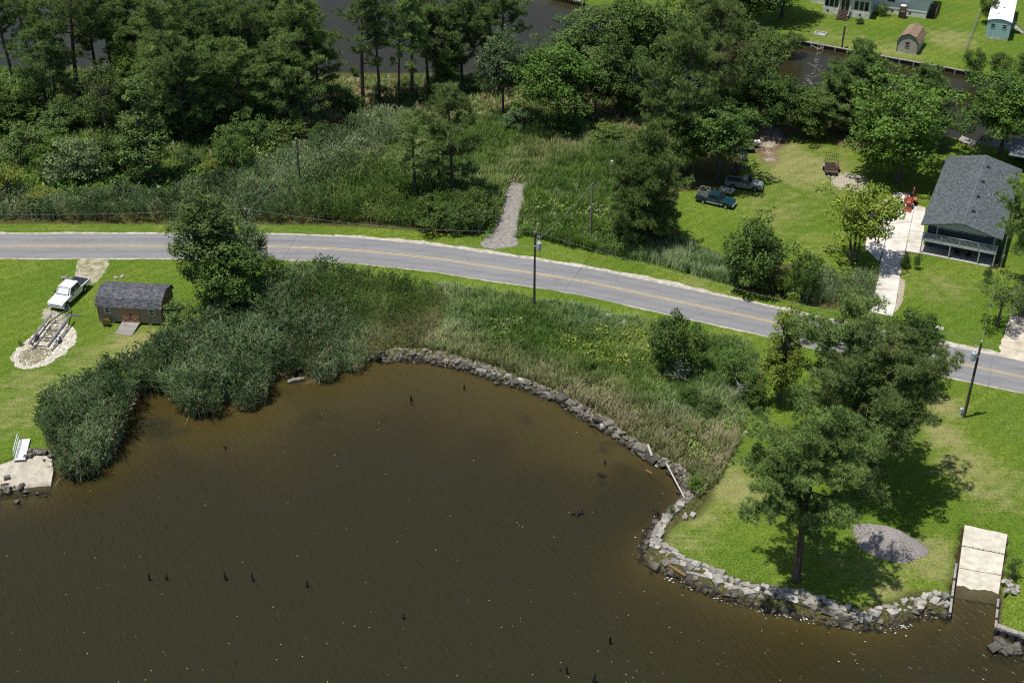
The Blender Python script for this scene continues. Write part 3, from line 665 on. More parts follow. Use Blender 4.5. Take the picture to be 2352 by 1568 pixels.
def make_broad(seed, H=11.0, R=4.5, base=.25, nclump=70, leaves=110, leaf=.30, flat=1.0, shape_='round', multi=1, clump=.95, trunk_r=.22, droop=0.0):
    rg = np.random.default_rng(seed); mb = MB(); cs = []
    zc = H * (base + 1) / 2; hz_ = H * (1 - base) / 2
    lobes = [(rg.uniform(-.35, .35) * R, rg.uniform(-.35, .35) * R, rg.uniform(-.25, .25) * hz_, rg.uniform(.62, .9)) for _ in range(6)]
    tries = 0
    while len(cs) < nclump and tries < 6000:
        tries += 1
        p = unit(rg.normal(size=3)) * rg.uniform(.35, 1.0) ** .5
        lx, ly, lz, ls = lobes[int(rg.integers(0, 6))]
        q = np.array([lx + p[0] * R * ls, ly + p[1] * R * ls, zc + lz + p[2] * hz_ * ls * flat])
        h = (q[2] - H * base) / (H * (1 - base))
        if h < 0 or h > 1.02: continue
        if shape_ == 'cone' and math.hypot(q[0], q[1]) > R * (1.05 - .9 * h): continue
        if shape_ == 'column' and math.hypot(q[0], q[1]) > R * (.65 + .35 * math.sin(h * 7 + seed)): continue
        if shape_ == 'vase' and math.hypot(q[0], q[1]) > R * (.35 + .75 * h): continue
        cs.append(q)
    cs.append(np.array([0, 0, H * .93]))
    cs = np.array(cs)
    roots = [(rg.uniform(-.25, .25) * (multi > 1) * R * .5, rg.uniform(-.25, .25) * (multi > 1) * R * .5) for _ in range(multi)]
    tops = []
    for (rx, ry) in roots:
        tp = np.array([rx * 2 + rg.normal(0, .3), ry * 2 + rg.normal(0, .3), H * (.55 + .25 * base)])
        md = np.array([rx * 1.3 + rg.normal(0, .12), ry * 1.3 + rg.normal(0, .12), H * .28])
        r0 = trunk_r / math.sqrt(multi); mb.tube([(rx, ry, -.25), (rx, ry, .3), md, tp], [r0 * 1.3, r0, r0 * .75, r0 * .35], 8, False); tops.append((md, tp))
    for q in cs[::2]:
        md, tp = tops[int(rg.integers(0, multi))]; s = rg.uniform(.1, 1); b0 = md * (1 - s) + tp * s
        mid = (b0 + q) / 2 + rg.normal(0, .2, 3); mb.tube([b0, mid, q], [trunk_r * .28, trunk_r * .16, .015], 4, False)
    n = len(cs); rad = clump * rg.uniform(.65, 1.3, n)
    d = unit(rg.normal(size=(n, leaves, 3)) * np.array([1, 1, .75])); rr = rg.uniform(.25, 1, (n, leaves, 1)) ** .45
    cen = cs[:, None, :] + d * rr * rad[:, None, None] * np.array([1, 1, .72])
    cen[..., 2] -= droop * (rr[..., 0] * rad[:, None]) ** 2
    nr = unit(d * .55 + np.array([0, 0, .75]) + rg.normal(0, .45, (n, leaves, 3)))
    cen = cen.reshape(-1, 3); nr = nr.reshape(-1, 3)
    ok = cen[:, 2] > .05
    v, f = leaf_blades(cen[ok], nr[ok], leaf * rg.uniform(.65, 1.25, ok.sum()), rg)
    return mb.mesh('trunk', False), np_mesh('crown', v, f), H, R

PROTO = {}
for i in range(4): PROTO['P%d' % i] = make_pine(11 + i, H=15, R=3.9 + .3 * (i % 3), base=(.42, .30, .50, .36)[i], nl=(40, 48, 34, 44)[i], low_limbs=(3, 5, 2, 4)[i])           # tall pines with a bare bole
for i in range(2): PROTO['Q%d' % i] = make_pine(31 + i, H=15, R=5.2, base=.40, nl=54, dense=1.2, trunk_r=.34, low_limbs=7, kn=22, nw=.021)                                       # big spreading pines
PROTO['R0'] = make_pine(41, H=11, R=4.4, base=.06, nl=84, dense=1.7, trunk_r=.25, cone=.25, tuft=.42, kn=20, nw=.026)                                                          # round bushy pine
PROTO['T0'] = make_pine(51, H=15, R=3.2, base=.5, nl=24, dense=.9, low_limbs=3); PROTO['T1'] = make_pine(52, H=15, R=2.8, base=.45, nl=26, dense=.9, low_limbs=3)              # thin pines
for i in range(4): PROTO['D%d' % i] = make_broad(61 + i, H=11, R=4.4, base=(.10, .16, .06, .13)[i], nclump=(135, 120, 150, 130)[i], leaves=105, clump=.92)                       # broadleaf trees
for i in range(4): PROTO['S%d' % i] = make_broad(71 + i, H=4.2, R=2.4, base=.0, nclump=(60, 52, 66, 56)[i], leaves=95, leaf=.19, clump=.60, multi=3, trunk_r=.1)   # shrubs
PROTO['D4'] = make_broad(69, H=11, R=4.6, base=.33, nclump=120, leaves=105, clump=.92)
PROTO['D5'] = make_broad(90, H=14, R=3.6, base=.03, nclump=170, leaves=105, leaf=.28, clump=.85)
PROTO['V0'] = make_broad(81, H=13, R=2.6, base=.02, nclump=95, leaves=100, leaf=.26, clump=.8, shape_='column', trunk_r=.25)
PROTO['C0'] = make_broad(82, H=13, R=3.2, base=.12, nclump=100, leaves=105, leaf=.24, clump=.7, shape_='cone', trunk_r=.28, droop=.35)
PROTO['L0'] = make_broad(83, H=8, R=4.2, base=.22, nclump=80, leaves=75, leaf=.28, clump=.75, shape_='vase', multi=4, trunk_r=.24)
PROTO['X0'] = make_broad(84, H=11, R=4.0, base=.3, nclump=46, leaves=60, leaf=.28, clump=.8)                                                        # thin airy tree
rot_rng = random.Random(99)
def tree(name, cat, proto, leafkey, u, v, vt, wpx, label, group=None, z=LZ, wide=1.0):
    p = g(u, v, z); H = height_at(p, vt, z); W = wpx / px_per_m(p)
    tm, cm, h0, r0 = PROTO[proto]
    sz = H / (h0 * 1.02); sx = (W / 2) / (r0 * 1.0) * wide
    o = empty(name, p, rot_rng.uniform(0, 6.28), label, cat, group, (sx, sx, sz))
    if not tm.materials: tm.materials.append(BARK_P if proto[0] in 'PQRT' else BARK_D)
    link_mesh('trunk', tm, o)
    if not cm.materials: cm.materials.append(LEAF[leafkey])
    c_ = link_mesh('crown', cm, o); c_.material_slots[0].link = 'OBJECT'; c_.material_slots[0].material = LEAF[leafkey]     # shared leaves, own colour
    return o
PG = 'pines of the canal wood'; SG = 'shrubs of the marsh edge'; BG = 'broadleaf trees of the canal wood'
def pine(*a, **k): return tree('pine_tree', 'pine tree', *a, **k)
def broad(*a, **k): return tree('broadleaf_tree', 'tree', *a, **k)
def shrub(*a, **k): return tree('shrub', 'shrub', *a, **k)
# ================================================================== buildings
white_trim = mat('white_trim', (0.72, 0.72, 0.70), (0.60, 0.60, 0.57), 4, .6)
glass = mat('dark_window_glass', (0.020, 0.026, 0.032), (0.012, 0.015, 0.02), 2, .08, spec=.6)
wood_dark = mat('dark_brown_timber', (0.085, 0.055, 0.038), (0.045, 0.032, 0.024), 4, .9, .3, 20, stretch=(1, 1, .3))
wood_grey = mat('weathered_grey_timber', (0.40, 0.38, 0.35), (0.24, 0.22, 0.20), 3, .9, .4, 18, vary=.14, stretch=(.4, 3, 3))
block_grey = mat('cinder_block', (0.42, 0.41, 0.38), (0.28, 0.27, 0.25), 4, .95, .3, 20, vary=.1)
black_m = mat('black_paint', (0.018, 0.018, 0.02), (0.012, 0.012, 0.013), 5, .5)
def roof_slab(name, m, parent, a, b, c, t=.12, over=0.0):
    """sloped slab in its own frame: a,b = lower edge ends (left,right), c = upper point above a; local x along the eave, y up the slope"""
    a, b, c = Vector(a), Vector(b), Vector(c); X = (b - a).normalized(); Y = (c - a); Y = (Y - X * Y.dot(X)); Ly = Y.length; Y.normalize(); Z = X.cross(Y)
    M = Matrix((X, Y, Z)).transposed(); o = MB().box(((b - a).length / 2, Ly / 2, t / 2), ((b - a).length, Ly, t)).build(name, m, parent, loc=a, rot=M.to_euler())
    return o
def window(parent, c, w, h, axis='x', frame=white_trim, t=.06, muntin=True, name='window'):
    """framed window in a wall; axis = wall direction"""
    f = MB(); R = 0 if axis == 'x' else math.pi / 2
    M = Matrix.Translation(c) @ Matrix.Rotation(R, 4, 'Z')
    e = .07
    for (x, z, sx, sz) in ((0, h / 2 - e / 2, w, e), (0, -h / 2 + e / 2, w, e), (-w / 2 + e / 2, 0, e, h - 2 * e), (w / 2 - e / 2, 0, e, h - 2 * e)):
        f.box(None, (sx, t, sz), m=M @ Matrix.Translation((x, 0, z)))
    if muntin: f.box(None, (w - 2 * e, t * .8, .05), m=M @ Matrix.Translation((0, 0, 0)))
    o = f.build(name, frame, parent)
    MB().box(None, (w - 2 * e, t * .4, h - 2 * e), m=M).build('pane', glass, o)
    return o

# ---- grey two-storey house
p0 = g(2112, 580); p1 = g(2282, 614); HA = math.atan2(p1.y - p0.y, p1.x - p0.x)
house = empty('grey_house', p0, HA, 'blue-grey house with a long grey shingle roof and a railed front balcony', 'house')
roof_g = brick_mat('grey_shingles', (0.070, 0.084, 0.088), (0.125, 0.145, 0.148), (0.042, 0.05, 0.053), .42, .20, .022, nmix=.25, nscale=2.2)
siding_b = mat('blue_grey_siding', (0.085, 0.115, 0.14), (0.065, 0.088, 0.108), 2, .7, .5, 6, stretch=(.2, .2, 8))
trim_b = mat('grey_blue_trim', (0.42, 0.45, 0.45), (0.34, 0.37, 0.37), 3, .7)
W, Lh, EV, RG = 8.75, 19.4, 4.0, 5.15
MB().box((W / 2, (Lh + 2.0) / 2, EV / 2), (W - .5, Lh - 2.0, EV)).build('wall', siding_b, house)
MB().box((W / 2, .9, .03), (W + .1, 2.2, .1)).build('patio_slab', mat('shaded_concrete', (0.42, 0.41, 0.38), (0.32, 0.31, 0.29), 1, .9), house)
MB().prism([(.25, EV + .002), (W - .25, EV + .002), (W / 2, RG - .02)], Lh - .05, Lh, 'y').build('gable_panel', trim_b, house)
MB().prism([(-.2, EV + .05), (W + .2, EV + .05), (W / 2, RG - .03)], -.12, -.02, 'y').build('gable_panel', trim_b, house)
xm = W / 2 - .05
roof = roof_slab('roof_slope', roof_g, house, (-.42, -.45, EV), (-.42, Lh + .45, EV), (xm, -.45, RG)); roof.scale.z = -1
roof2 = roof_slab('roof_slope', roof_g, house, (W + .42, Lh + .45, EV), (W + .42, -.45, EV), (xm, Lh + .45, RG)); roof2.scale.z = -1
MB().prism([(xm - .22, RG + .02), (xm, RG + .09), (xm + .22, RG + .02), (xm, RG)], -.46, Lh + .46, 'y').build('ridge_cap', mat('ridge_grey', (0.24, 0.28, 0.27), (0.17, 0.2, 0.2), 3, .9), house)
for y in (3.5, 7.6, 12.0, 16.6):
    MB().prism([(0, 0), (.55, 0), (.48, .2), (.1, .24)], -.28, .28, 'y').build('roof_vent', black_m, house, loc=(xm + .45, y, RG - .10), rot=(0, math.radians(14), 0))
MB().cyl((xm + 1.9, 9.0, RG - .7), (xm + 1.9, 9.0, RG - .1), .06).build('vent_pipe', white_trim, house)
MB().box((W / 2, .95, 1.86), (W + .15, 2.15, .16)).build('balcony_deck', trim_b, house)
for x in (.05, 3.45, 6.9, W - .05):
    MB().box((x, -.02, .9), (.14, .14, 1.76)).build('post', trim_b, house)
for x in (1.55, W - .45): MB().box((x, .1, 2.95), (.13, .13, 2.1)).build('roof_post', trim_b, house)
rail = MB().box((W / 2, -.06, 2.92), (W + .1, .09, .06)).box((W / 2, -.06, 2.06), (W + .1, .06, .06))
for x in (.02, 2.2, 4.4, 6.6, W - .02): rail.box((x, -.06, 2.47), (.1, .1, .95))
rl = rail.build('balcony_rail', trim_b, house)
ba = MB()
for i in range(62): ba.box((.13 + i * (W - .2) / 62, -.06, 2.49), (.04, .035, .8))
ba.build('balusters', trim_b, rl)
for x, w in ((2.0, 1.0), (3.05, 1.0), (4.3, 1.3), (5.6, 1.0), (6.65, .95)): window(house, (x, 1.98, 3.15), w, .75, muntin=False)
for x, w in ((1.95, 1.2), (3.3, 1.4)): window(house, (x, 1.98, 1.15), w, .7, muntin=False)
window(house, (.24, 6, 3.0), 1.2, .9, 'y'); window(house, (.24, 12, 3.0), 1.2, .9, 'y')
dr = MB().box((.85, 1.96, 1.05), (.9, .08, 2.0)).build('door', mat('dark_door', (0.05, 0.06, 0.07), (0.03, 0.04, 0.05), 3, .6), house)
MB().lathe([(.0, -.04), (.035, -.03), (.04, 0), (0, .04)], 8, Matrix.Translation((1.2, 1.89, 1.0))).build('handle', mat('brass', (0.4, .3, .1), (0.3, .2, .08), 3, .3, metal=1), dr)
st = MB()
for i in range(9): st.box((W + .15, -.15 - .0 + .27 * i, .2 * i + .1), (.9, .28, .05))
st.bar((W - .25, -.3, .0), (W - .25, 2.2, 1.85), .05, .22).bar((W + .55, -.3, .0), (W + .55, 2.2, 1.85), .05, .22)
st.build('porch_stair', wood_dark, house)
ms = MB().tube([(W + .9, .3, 0), (W + .9, .3, 4.2), (W + .85, .1, 4.4), (W + .85, 0, 4.25)], .045, 8); ms.build('service_mast', mat('galvanised', (0.45, 0.46, 0.48), (0.33, 0.34, 0.36), 5, .45, metal=.7), house)
MB().box((W + .9, .22, 1.6), (.3, .16, .5)).build('meter_box', mat('galvanised', (0, 0, 0)), house)
# patio chairs in the porch shade
def chair(name, loc, rz, label, group):
    o = empty(name, loc, rz, label, 'chair', group)
    MB().box((0, 0, .44), (.5, .5, .06)).build('seat', black_m, o); MB().box((0, .25, .75), (.5, .05, .55)).build('backrest', black_m, o)
    for x in (-.22, .22):
        for y in (-.22, .22): MB().box((x, y, .21), (.05, .05, .42)).build('leg', black_m, o)
    return o
M_h = house.matrix_basis
chair('patio_chair', M_h @ Vector((4.3, 1.0, .08)), HA + .6, 'left black chair in the shade under the balcony', 'porch chairs')
chair('patio_chair', M_h @ Vector((5.6, .9, .08)), HA - .8, 'right black chair in the shade under the balcony', 'porch chairs')

# ---- brown barn shed with gambrel roof
s0 = g(230, 741); s1 = g(376, 749); SA = math.atan2(s1.y - s0.y, s1.x - s0.x)
shed = empty('barn_shed', s0, SA, 'brown barn shed with a grey gambrel roof and crossed double doors', 'shed')
SW = (s1 - s0).length; SD = 4.2
brown_sid = mat('brown_board_siding', (0.31, 0.25, 0.185), (0.245, 0.197, 0.146), 2.5, .85, .5, 5, stretch=(6, 6, .25))
roof_d = brick_mat('charcoal_shingles', (0.058, 0.062, 0.070), (0.170, 0.175, 0.188), (0.034, 0.035, 0.04), .33, .15, .018, nmix=.25, nscale=3)
prof = [(0, .3), (SD, .3), (SD, 2.35), (SD - .38, 3.1), (SD / 2, 3.55), (.38, 3.1), (0, 2.35)]
MB().prism(prof, 0, SW, 'x').build('wall', brown_sid, shed)
bt = MB()
for i in range(19): bt.box((.1 + i * (SW - .2) / 18, -.012, 1.33), (.05, .03, 2.04))
bt.build('battens', brown_sid, shed)
trimb = mat('brown_trim', (0.24, 0.175, 0.12), (0.18, 0.13, 0.09), 3, .85)
for x in (.04, SW - .04): MB().box((x, -.02, 1.33), (.1, .05, 2.06)).build('corner_board', trimb, shed)
ov = .16
for nm, a, b, c in (('roof_slope', (-ov, -.18, 2.30), (SW + ov, -.18, 2.30), (-ov, .36, 3.14)), ('roof_slope', (-ov, .34, 3.13), (SW + ov, .34, 3.13), (-ov, SD / 2, 3.60)),
                    ('roof_slope', (SW + ov, SD - .34, 3.13), (-ov, SD - .34, 3.13), (SW + ov, SD / 2, 3.60)), ('roof_slope', (SW + ov, SD + .18, 2.30), (-ov, SD + .18, 2.30), (SW + ov, SD - .36, 3.14))):
    roof_slab(nm, roof_d, shed, a, b, c, .07)
door_w = mat('red_brown_door', (0.34, 0.205, 0.125), (0.26, 0.155, 0.095), 2.5, .85, .4, 5, stretch=(6, 6, .3))
xs = mat('door_brace', (0.40, 0.24, 0.14), (0.32, 0.19, 0.11), 3, .85)
for x in (SW * .51 - .52, SW * .51 + .52):
    d = MB().box((x, -.05, 1.30), (1.0, .06, 1.9)).build('door', door_w, shed)
    b = MB().bar((x - .45, -.1, .42), (x + .45, -.1, 1.22), .04, .09, (0, 1, 0)).bar((x - .45, -.11, 1.22), (x + .45, -.11, .42), .04, .09, (0, 1, 0)).box((x, -.1, .40), (1.0, .04, .1)).box((x, -.1, 1.26), (1.0, .04, .1)); MB().box((x, -.1, 2.2), (1.0, .04, .1)).build('top_rail', xs, d)
    b.build('brace', xs, d); MB().box((x + (.42 if x < SW * .51 else -.42), -.13, 1.35), (.05, .05, .2)).build('handle', black_m, d)
for x in (SW * .155, SW * .845): window(shed, (x, -.03, 1.78), .68, .8, name='window')
MB().box((SW + .02, SD / 2, 2.75), (.06, .55, .45)).build('gable_vent', mat('vent_white', (0.4, .38, .34), (0.3, .28, .25), 5, .8), shed)
for i, x in enumerate((.15, 1.6, 2.9, 4.6, 5.9, SW - .15)):
    for y in (.15, SD - .15): MB().box((x, y, .15), (.4, .22, .3)).build('block', block_grey, shed)
# ramp of boards leaning on the sill
rmp = empty('wooden_ramp', shed.matrix_basis @ Vector((SW * .51 - .08, -.1, 0)), SA - .10, 'weathered plank ramp at the brown barn shed doors', 'ramp')
for i in range(14):
    y = -.02 - i * .155; zz = .36 - i * .024
    MB().box((0, y, zz), (2.05, .145, .05)).build('plank', wood_grey, rmp)
for x in (-.9, 0, .9): MB().bar((x, 0, .30), (x, -2.1, -.03), .06, .1).build('joist', wood_grey, rmp)
# plants in pots by the shed
terra = mat('terracotta', (0.24, 0.12, 0.08), (0.16, 0.08, 0.055), 4, .8)
for i, (x, lk, lb) in enumerate(((.78, 'rust', 'left clay pot with rusty plant before the shed window'), (1.18, 'yellow', 'right clay pot with yellow-green plant before the shed window'))):
    o = empty('potted_plant', shed.matrix_basis @ Vector((x, -.55, 0)), 0, lb, 'plant pot', 'pots by the shed')
    MB().lathe([(0, 0), (.16, 0), (.24, .42), (.27, .42), (.27, .50), (.2, .50), (.19, .44), (0, .44)], 14).build('pot', terra, o)
    rgp = np.random.default_rng(40 + i); dd = unit(rgp.normal(size=(90, 3)) * np.array([1, 1, .8]) + np.array([0, 0, .4])); cc = dd * rgp.uniform(.1, .38, (90, 1)) + np.array([0, 0, .62])
    v_, f_ = leaf_blades(cc, unit(dd + rgp.normal(0, .5, (90, 3))), np.full(90, .2), rgp); me = np_mesh('foliage', v_, f_); me.materials.append(LEAF[lk]); link_mesh('foliage', me, o)

# ---- white house on the far bank
w0 = g(1889, 31); w1 = g(1995, 46); WA = math.atan2(w1.y - w0.y, w1.x - w0.x)
wh = empty('white_house', w0, WA, 'white house with a glazed sunroom on a grey block base beyond the canal', 'house')
block_w = brick_mat('painted_block', (0.66, 0.66, 0.60), (0.72, 0.72, 0.66), (0.55, 0.55, 0.50), .40, .20, .012, axes='XZ', nmix=.2)
white_sid = mat('white_siding', (0.80, 0.82, 0.84), (0.70, 0.72, 0.74), 1.2, .6, .12, 3, stretch=(.2, .2, 7))
SWW = (w1 - w0).length
MB().box((SWW / 2, 2.3, .55), (SWW, 4.2, 1.1)).build('sunroom_base', block_w, wh)
MB().box((SWW / 2, 2.32, 2.3), (SWW - .1, 4.1, 2.4)).build('sunroom_wall', white_sid, wh)
for x in (.55, 1.35, 2.15): window(wh, (x, .24, 2.15), .74, 1.7, muntin=False)
for x in (5.6, 6.5, 7.35): window(wh, (x, .24, 2.15), .80, 1.7, muntin=False)
dd_ = MB().box((3.7, .22, 2.15), (1.5, .1, 2.1)).build('door', glass, wh)
MB().box((3.7, .16, 2.15), (.07, .05, 2.1)).box((3.0, .16, 2.15), (.07, .05, 2.1)).box((4.4, .16, 2.15), (.07, .05, 2.1)).build('door_frame', white_trim, dd_)
for y in (1.2, 2.6): window(wh, (SWW - .02, y, 2.2), .9, 1.5, 'y')
MB().box((7.0, 8.6, .5), (20.0, 8.4, 1.0)).build('foundation', block_w, wh)
MB().box((7.0, 8.6, 2.4), (20.1, 8.5, 2.8)).build('wall', white_sid, wh)
roof_w = brick_mat('pale_grey_shingles', (0.30, 0.30, 0.30), (0.24, 0.24, 0.245), (0.18, .18, .18), .33, .15)
roof_slab('roof_slope', roof_w, wh, (-3.4, 3.9, 3.75), (17.5, 3.9, 3.75), (-3.4, 8.6, 5.3)); roof_slab('roof_slope', roof_w, wh, (17.5, 13.3, 3.75), (-3.4, 13.3, 3.75), (17.5, 8.6, 5.3))
roof_slab('sunroom_roof', roof_w, wh, (-.3, -.2, 3.5), (SWW + .3, -.2, 3.5), (-.3, 4.4, 4.0))
for x in (-2.95, 16.95): MB().prism([(4.4, 3.801), (12.8, 3.801), (8.6, 5.15)], x - .05, x + .05, 'x').build('gable', white_sid, wh)
for x, z in ((.8, .62), (6.4, .62)): MB().box((x, .18, z), (.42, .06, .2)).build('base_vent', black_m, wh)
for x in (11.2, 14.2): MB().box((x, 4.38, .62), (.42, .06, .2)).build('base_vent', black_m, wh)
window(wh, (10.8, 4.33, 2.6), 1.3, 1.0)
stp = MB()
for i in range(8): stp.box((3.7, .1 - .30 * (7 - i), .13 * i + .16), (1.9, .32, .05)).box((3.7, .25 - .30 * (7 - i), .13 * i + .07), (1.9, .03, .13))
fs = stp.build('front_steps', wood_dark, wh)
hr = MB()
for x in (2.72, 4.68):
    hr.bar((x, -2.2, .95), (x, .1, 1.95), .06, .09)
    for y, z in ((-2.15, .5), (-1.0, 1.0), (.05, 1.45)): hr.box((x, y, z), (.07, .07, .95))
hr.build('handrail', mat('bleached_timber', (0.55, 0.50, 0.44), (0.4, .36, .3), 4, .9), fs)
sd_ = MB()
for i in range(7): sd_.box((17.7 + .0, 5.0 + .3 * i, .16 * i + .12), (1.5, .3, .05))
sd_.bar((17.0, 4.8, .1), (17.0, 7.2, 1.2), .06, .25).bar((18.45, 4.8, .1), (18.45, 7.2, 1.2), .06, .25).bar((18.45, 4.8, 1.0), (18.45, 7.2, 2.1), .06, .08).box((18.45, 4.8, .5), (.08, .08, 1.0)).box((18.45, 7.2, 1.05), (.08, .08, 2.1)).box((17.7, 8.0, 1.2), (1.5, 1.6, .1))
sd_.build('side_steps', wood_dark, wh)
hp = empty('heat_pump_stand', wh.matrix_basis @ Vector((13.1, 3.3, 0)), WA, 'white fan unit on a tall brown timber stand by the white house', 'heat pump')
for x in (-.5, .5):
    for y in (-.45, .45): MB().box((x, y, .65), (.14, .14, 1.3)).build('post', wood_dark, hp)
MB().box((0, -.42, .65), (.9, .05, 1.0)).build('screen', wood_dark, hp)
u_ = MB().box((0, 0, 1.72), (1.05, .95, .84)).build('casing', mat('fan_casing', (0.16, 0.12, 0.10), (0.11, .085, .07), 5, .6), hp)
MB().lathe([(.0, 0), (.3, .0), (.34, .05), (.52, .06), (.52, -.01)], 16, Matrix.Translation((0, 0, 2.15))).build('fan_guard', white_trim, hp)

# ---- small barn on the far lawn
b0 = g(2058, 118); b1 = g(2105, 126); BA = math.atan2(b1.y - b0.y, b1.x - b0.x); BW = (b1 - b0).length
barn = empty('small_barn', b0, BA, 'small grey barn shed with a tan gambrel roof on the far lawn', 'shed')
grey_sid = mat('mossy_grey_siding', (0.46, 0.46, 0.38), (0.36, 0.36, 0.27), 1.3, .9, .4, 6, stretch=(2, 2, .6))
prof = [(0, 0), (BW, 0), (BW, 1.75), (BW - .55, 2.75), (BW / 2, 3.2), (.55, 2.75), (0, 1.75)]
MB().prism(prof, 0, 5.0, 'y').build('wall', grey_sid, barn)
roof_t = brick_mat('tan_shingles', (0.33, 0.235, 0.155), (0.235, 0.165, 0.115), (0.13, .09, .07), .33, .16, .015, nmix=.35)
for a, b, c in (((-.15, 5.15, 1.70), (-.15, -.15, 1.70), (.55, 5.15, 2.82)), ((.52, 5.15, 2.80), (.52, -.15, 2.80), (BW / 2, 5.15, 3.28)), ((BW - .52, -.15, 2.80), (BW - .52, 5.15, 2.80), (BW / 2, -.15, 3.28)), ((BW + .15, -.15, 1.70), (BW + .15, 5.15, 1.70), (BW - .55, -.15, 2.82))):
    roof_slab('roof_slope', roof_t, barn, a, b, c, .06)
fr_ = MB(); out_ = [(-.16, 1.66), (.54, 2.80), (BW / 2, 3.27), (BW - .54, 2.80), (BW + .16, 1.66)]
for (xa, za), (xb, zb) in zip(out_, out_[1:]): fr_.bar((xa, -.10, za), (xb, -.10, zb), .05, .13, (0, 1, 0))
for x in (.03, BW - .03): fr_.box((x, -.03, .87), (.08, .06, 1.74))
fr_.build('barge_board', wood_dark, barn)
window(barn, (BW / 2 - .05, -.03, 1.45), .62, 1.0, frame=mat('tan_trim', (0.6, .52, .45), (0.5, .43, .36), 4, .7))
MB().box((BW / 2 - .05, -.02, 1.45), (.72, .04, 1.1)).build('window_surround', wood_dark, barn)
for x in (.1, BW - .1):
    for y in (.1, 4.9): MB().box((x, y, -.04), (.3, .3, .12)).build('block', block_grey, barn)

# ---- blue trailer home
m0 = g(2261, 88); m1 = g(2315, 95); MA = math.atan2(m1.y - m0.y, m1.x - m0.x); MW = (m1 - m0).length
mob = empty('trailer_home', m0, MA, 'pale blue trailer home with a rounded white roof', 'trailer home')
blue_m = mat('faded_blue_metal', (0.36, 0.56, 0.58), (0.29, 0.46, 0.48), 1.5, .6, .3, 5, stretch=(5, 5, .3))
MB().box((MW / 2, 7, .3), (MW - .15, 14.0, .6)).build('skirting', mat('white_skirting', (0.62, 0.62, 0.57), (0.32, .33, .24), 1.5, .8), mob)
arc = [(MW * i / 8, 3.15 + .38 * math.sin(math.pi * i / 8)) for i in range(9)]
MB().prism([(0, .6), (MW, .6)] + arc[::-1], 0, 14.2, 'y').build('body', blue_m, mob)
ar2 = [(-.08 + (MW + .16) * i / 10, 3.17 + .40 * math.sin(math.pi * i / 10)) for i in range(11)]
MB().prism(ar2 + [(x, z + .06) for x, z in ar2[::-1]], -.12, 14.3, 'y').build('roof', mat('white_roof_coat', (0.78, 0.78, 0.78), (0.66, .66, .66), 1.2, .6), mob)
for x in (.95, MW - 1.0): window(mob, (x, -.02, 2.35), .75, .8, frame=mat('pale_trim', (0.5, .55, .5), (0.42, .46, .42), 4, .7))
for y in (3, 6.5, 10): window(mob, (MW + .01, y, 2.35), .9, .8, 'y')
for y, x in ((2.5, 1.4), (5.5, 2.1), (4.9, .9)): MB().lathe([(0, .12), (.16, .1), (.17, -.1)], 10, Matrix.Translation((x, y, 3.58))).build('roof_vent', black_m, mob)
sp = MB()
for i in range(5): sp.box((MW + 2.0 - .28 * i, 4.6, .18 * i + .1), (.3, 1.2, .05))
sp.box((MW + .5, 4.6, .85), (.9, 1.4, .07)).bar((MW + 2.0, 4.0, .9), (MW + .1, 4.0, 1.75), .06, .08).bar((MW + 2.0, 5.2, .9), (MW + .1, 5.2, 1.75), .06, .08)
for x, y, h in ((MW + 1.9, 4.0, .9), (MW + 1.9, 5.2, .9), (MW + .2, 4.0, 1.7), (MW + .2, 5.2, 1.7)): sp.box((x, y, h / 2), (.08, .08, h))
sp.build('side_steps', wood_grey, mob)

# ---- dark carport behind the grey house
c0 = g(2318, 392); cp = empty('carport', c0, HA, 'dark open carport at the right edge behind the grey house', 'carport')
for x in (0, 3, 6.5):
    for y in (0, 5): MB().box((x, y, 1.2), (.15, .15, 2.4)).build('post', wood_dark, cp)
MB().box((3.2, 5.0, 1.2), (6.6, .1, 2.4)).build('back_wall', black_m, cp)
MB().box((3.2, 2.5, 2.47), (7.4, 6.0, .1)).build('roof', mat('grey_tin', (0.25, 0.27, 0.29), (0.18, .2, .22), 2, .5, metal=.4), cp)
# ================================================================== vehicles and trailers
rubber = mat('tyre_rubber', (0.022, 0.022, 0.023), (0.014, 0.014, 0.015), 6, .85)
alloy = mat('alloy_rim', (0.42, 0.42, 0.43), (0.30, 0.30, 0.31), 5, .4, metal=.8)
chrome = mat('bright_metal', (0.6, 0.6, 0.62), (0.45, .45, .47), 5, .25, metal=.9)
def paint(name, c, rough=.3):
    m = mat(name, c, tuple(x * .92 for x in c), 2.0, rough, spec=.5)
    m.node_tree.nodes['Principled BSDF'].inputs['Coat Weight'].default_value = .5
    return m
def wheel(parent, x, y, r, w, rim=alloy):
    M = Matrix.Translation((x, y, r)) @ Matrix.Rotation(math.pi / 2, 4, 'X')
    t = MB().lathe([(r * .6, -w / 2), (r * .93, -w / 2), (r, -w * .3), (r, w * .3), (r * .93, w / 2), (r * .6, w / 2), (r * .6, -w / 2)], 20, M).build('tyre', rubber, None, smooth=False)
    o = bpy.data.objects.new('wheel', t.data); bpy.data.objects.remove(t); COL.objects.link(o); o.parent = parent
    d = MB().lathe([(0, -w * .40), (r * .25, -w * .42), (r * .55, -w * .34), (r * .62, -w * .45), (r * .62, w * .45), (r * .55, w * .34), (r * .25, w * .42), (0, w * .40)], 16, M).build('rim', rim, o)
    return o
def arch_profile(L, zs, wb, r):
    """side outline, front at +x, with round wheel arches in the lower edge"""
    xf, xr = wb[0], wb[1]; low = zs['low']; pts = []
    def arch(xc):
        return [(xc + r * math.cos(t), low - .04 + max(0, r * math.sin(t))) for t in [math.pi * k / 8 for k in range(9)]]
    pts = [(-L / 2, low + .12)] + arch(xr)[::-1] + arch(xf)[::-1] + [(L / 2 - .05, low + .02)]
    return pts
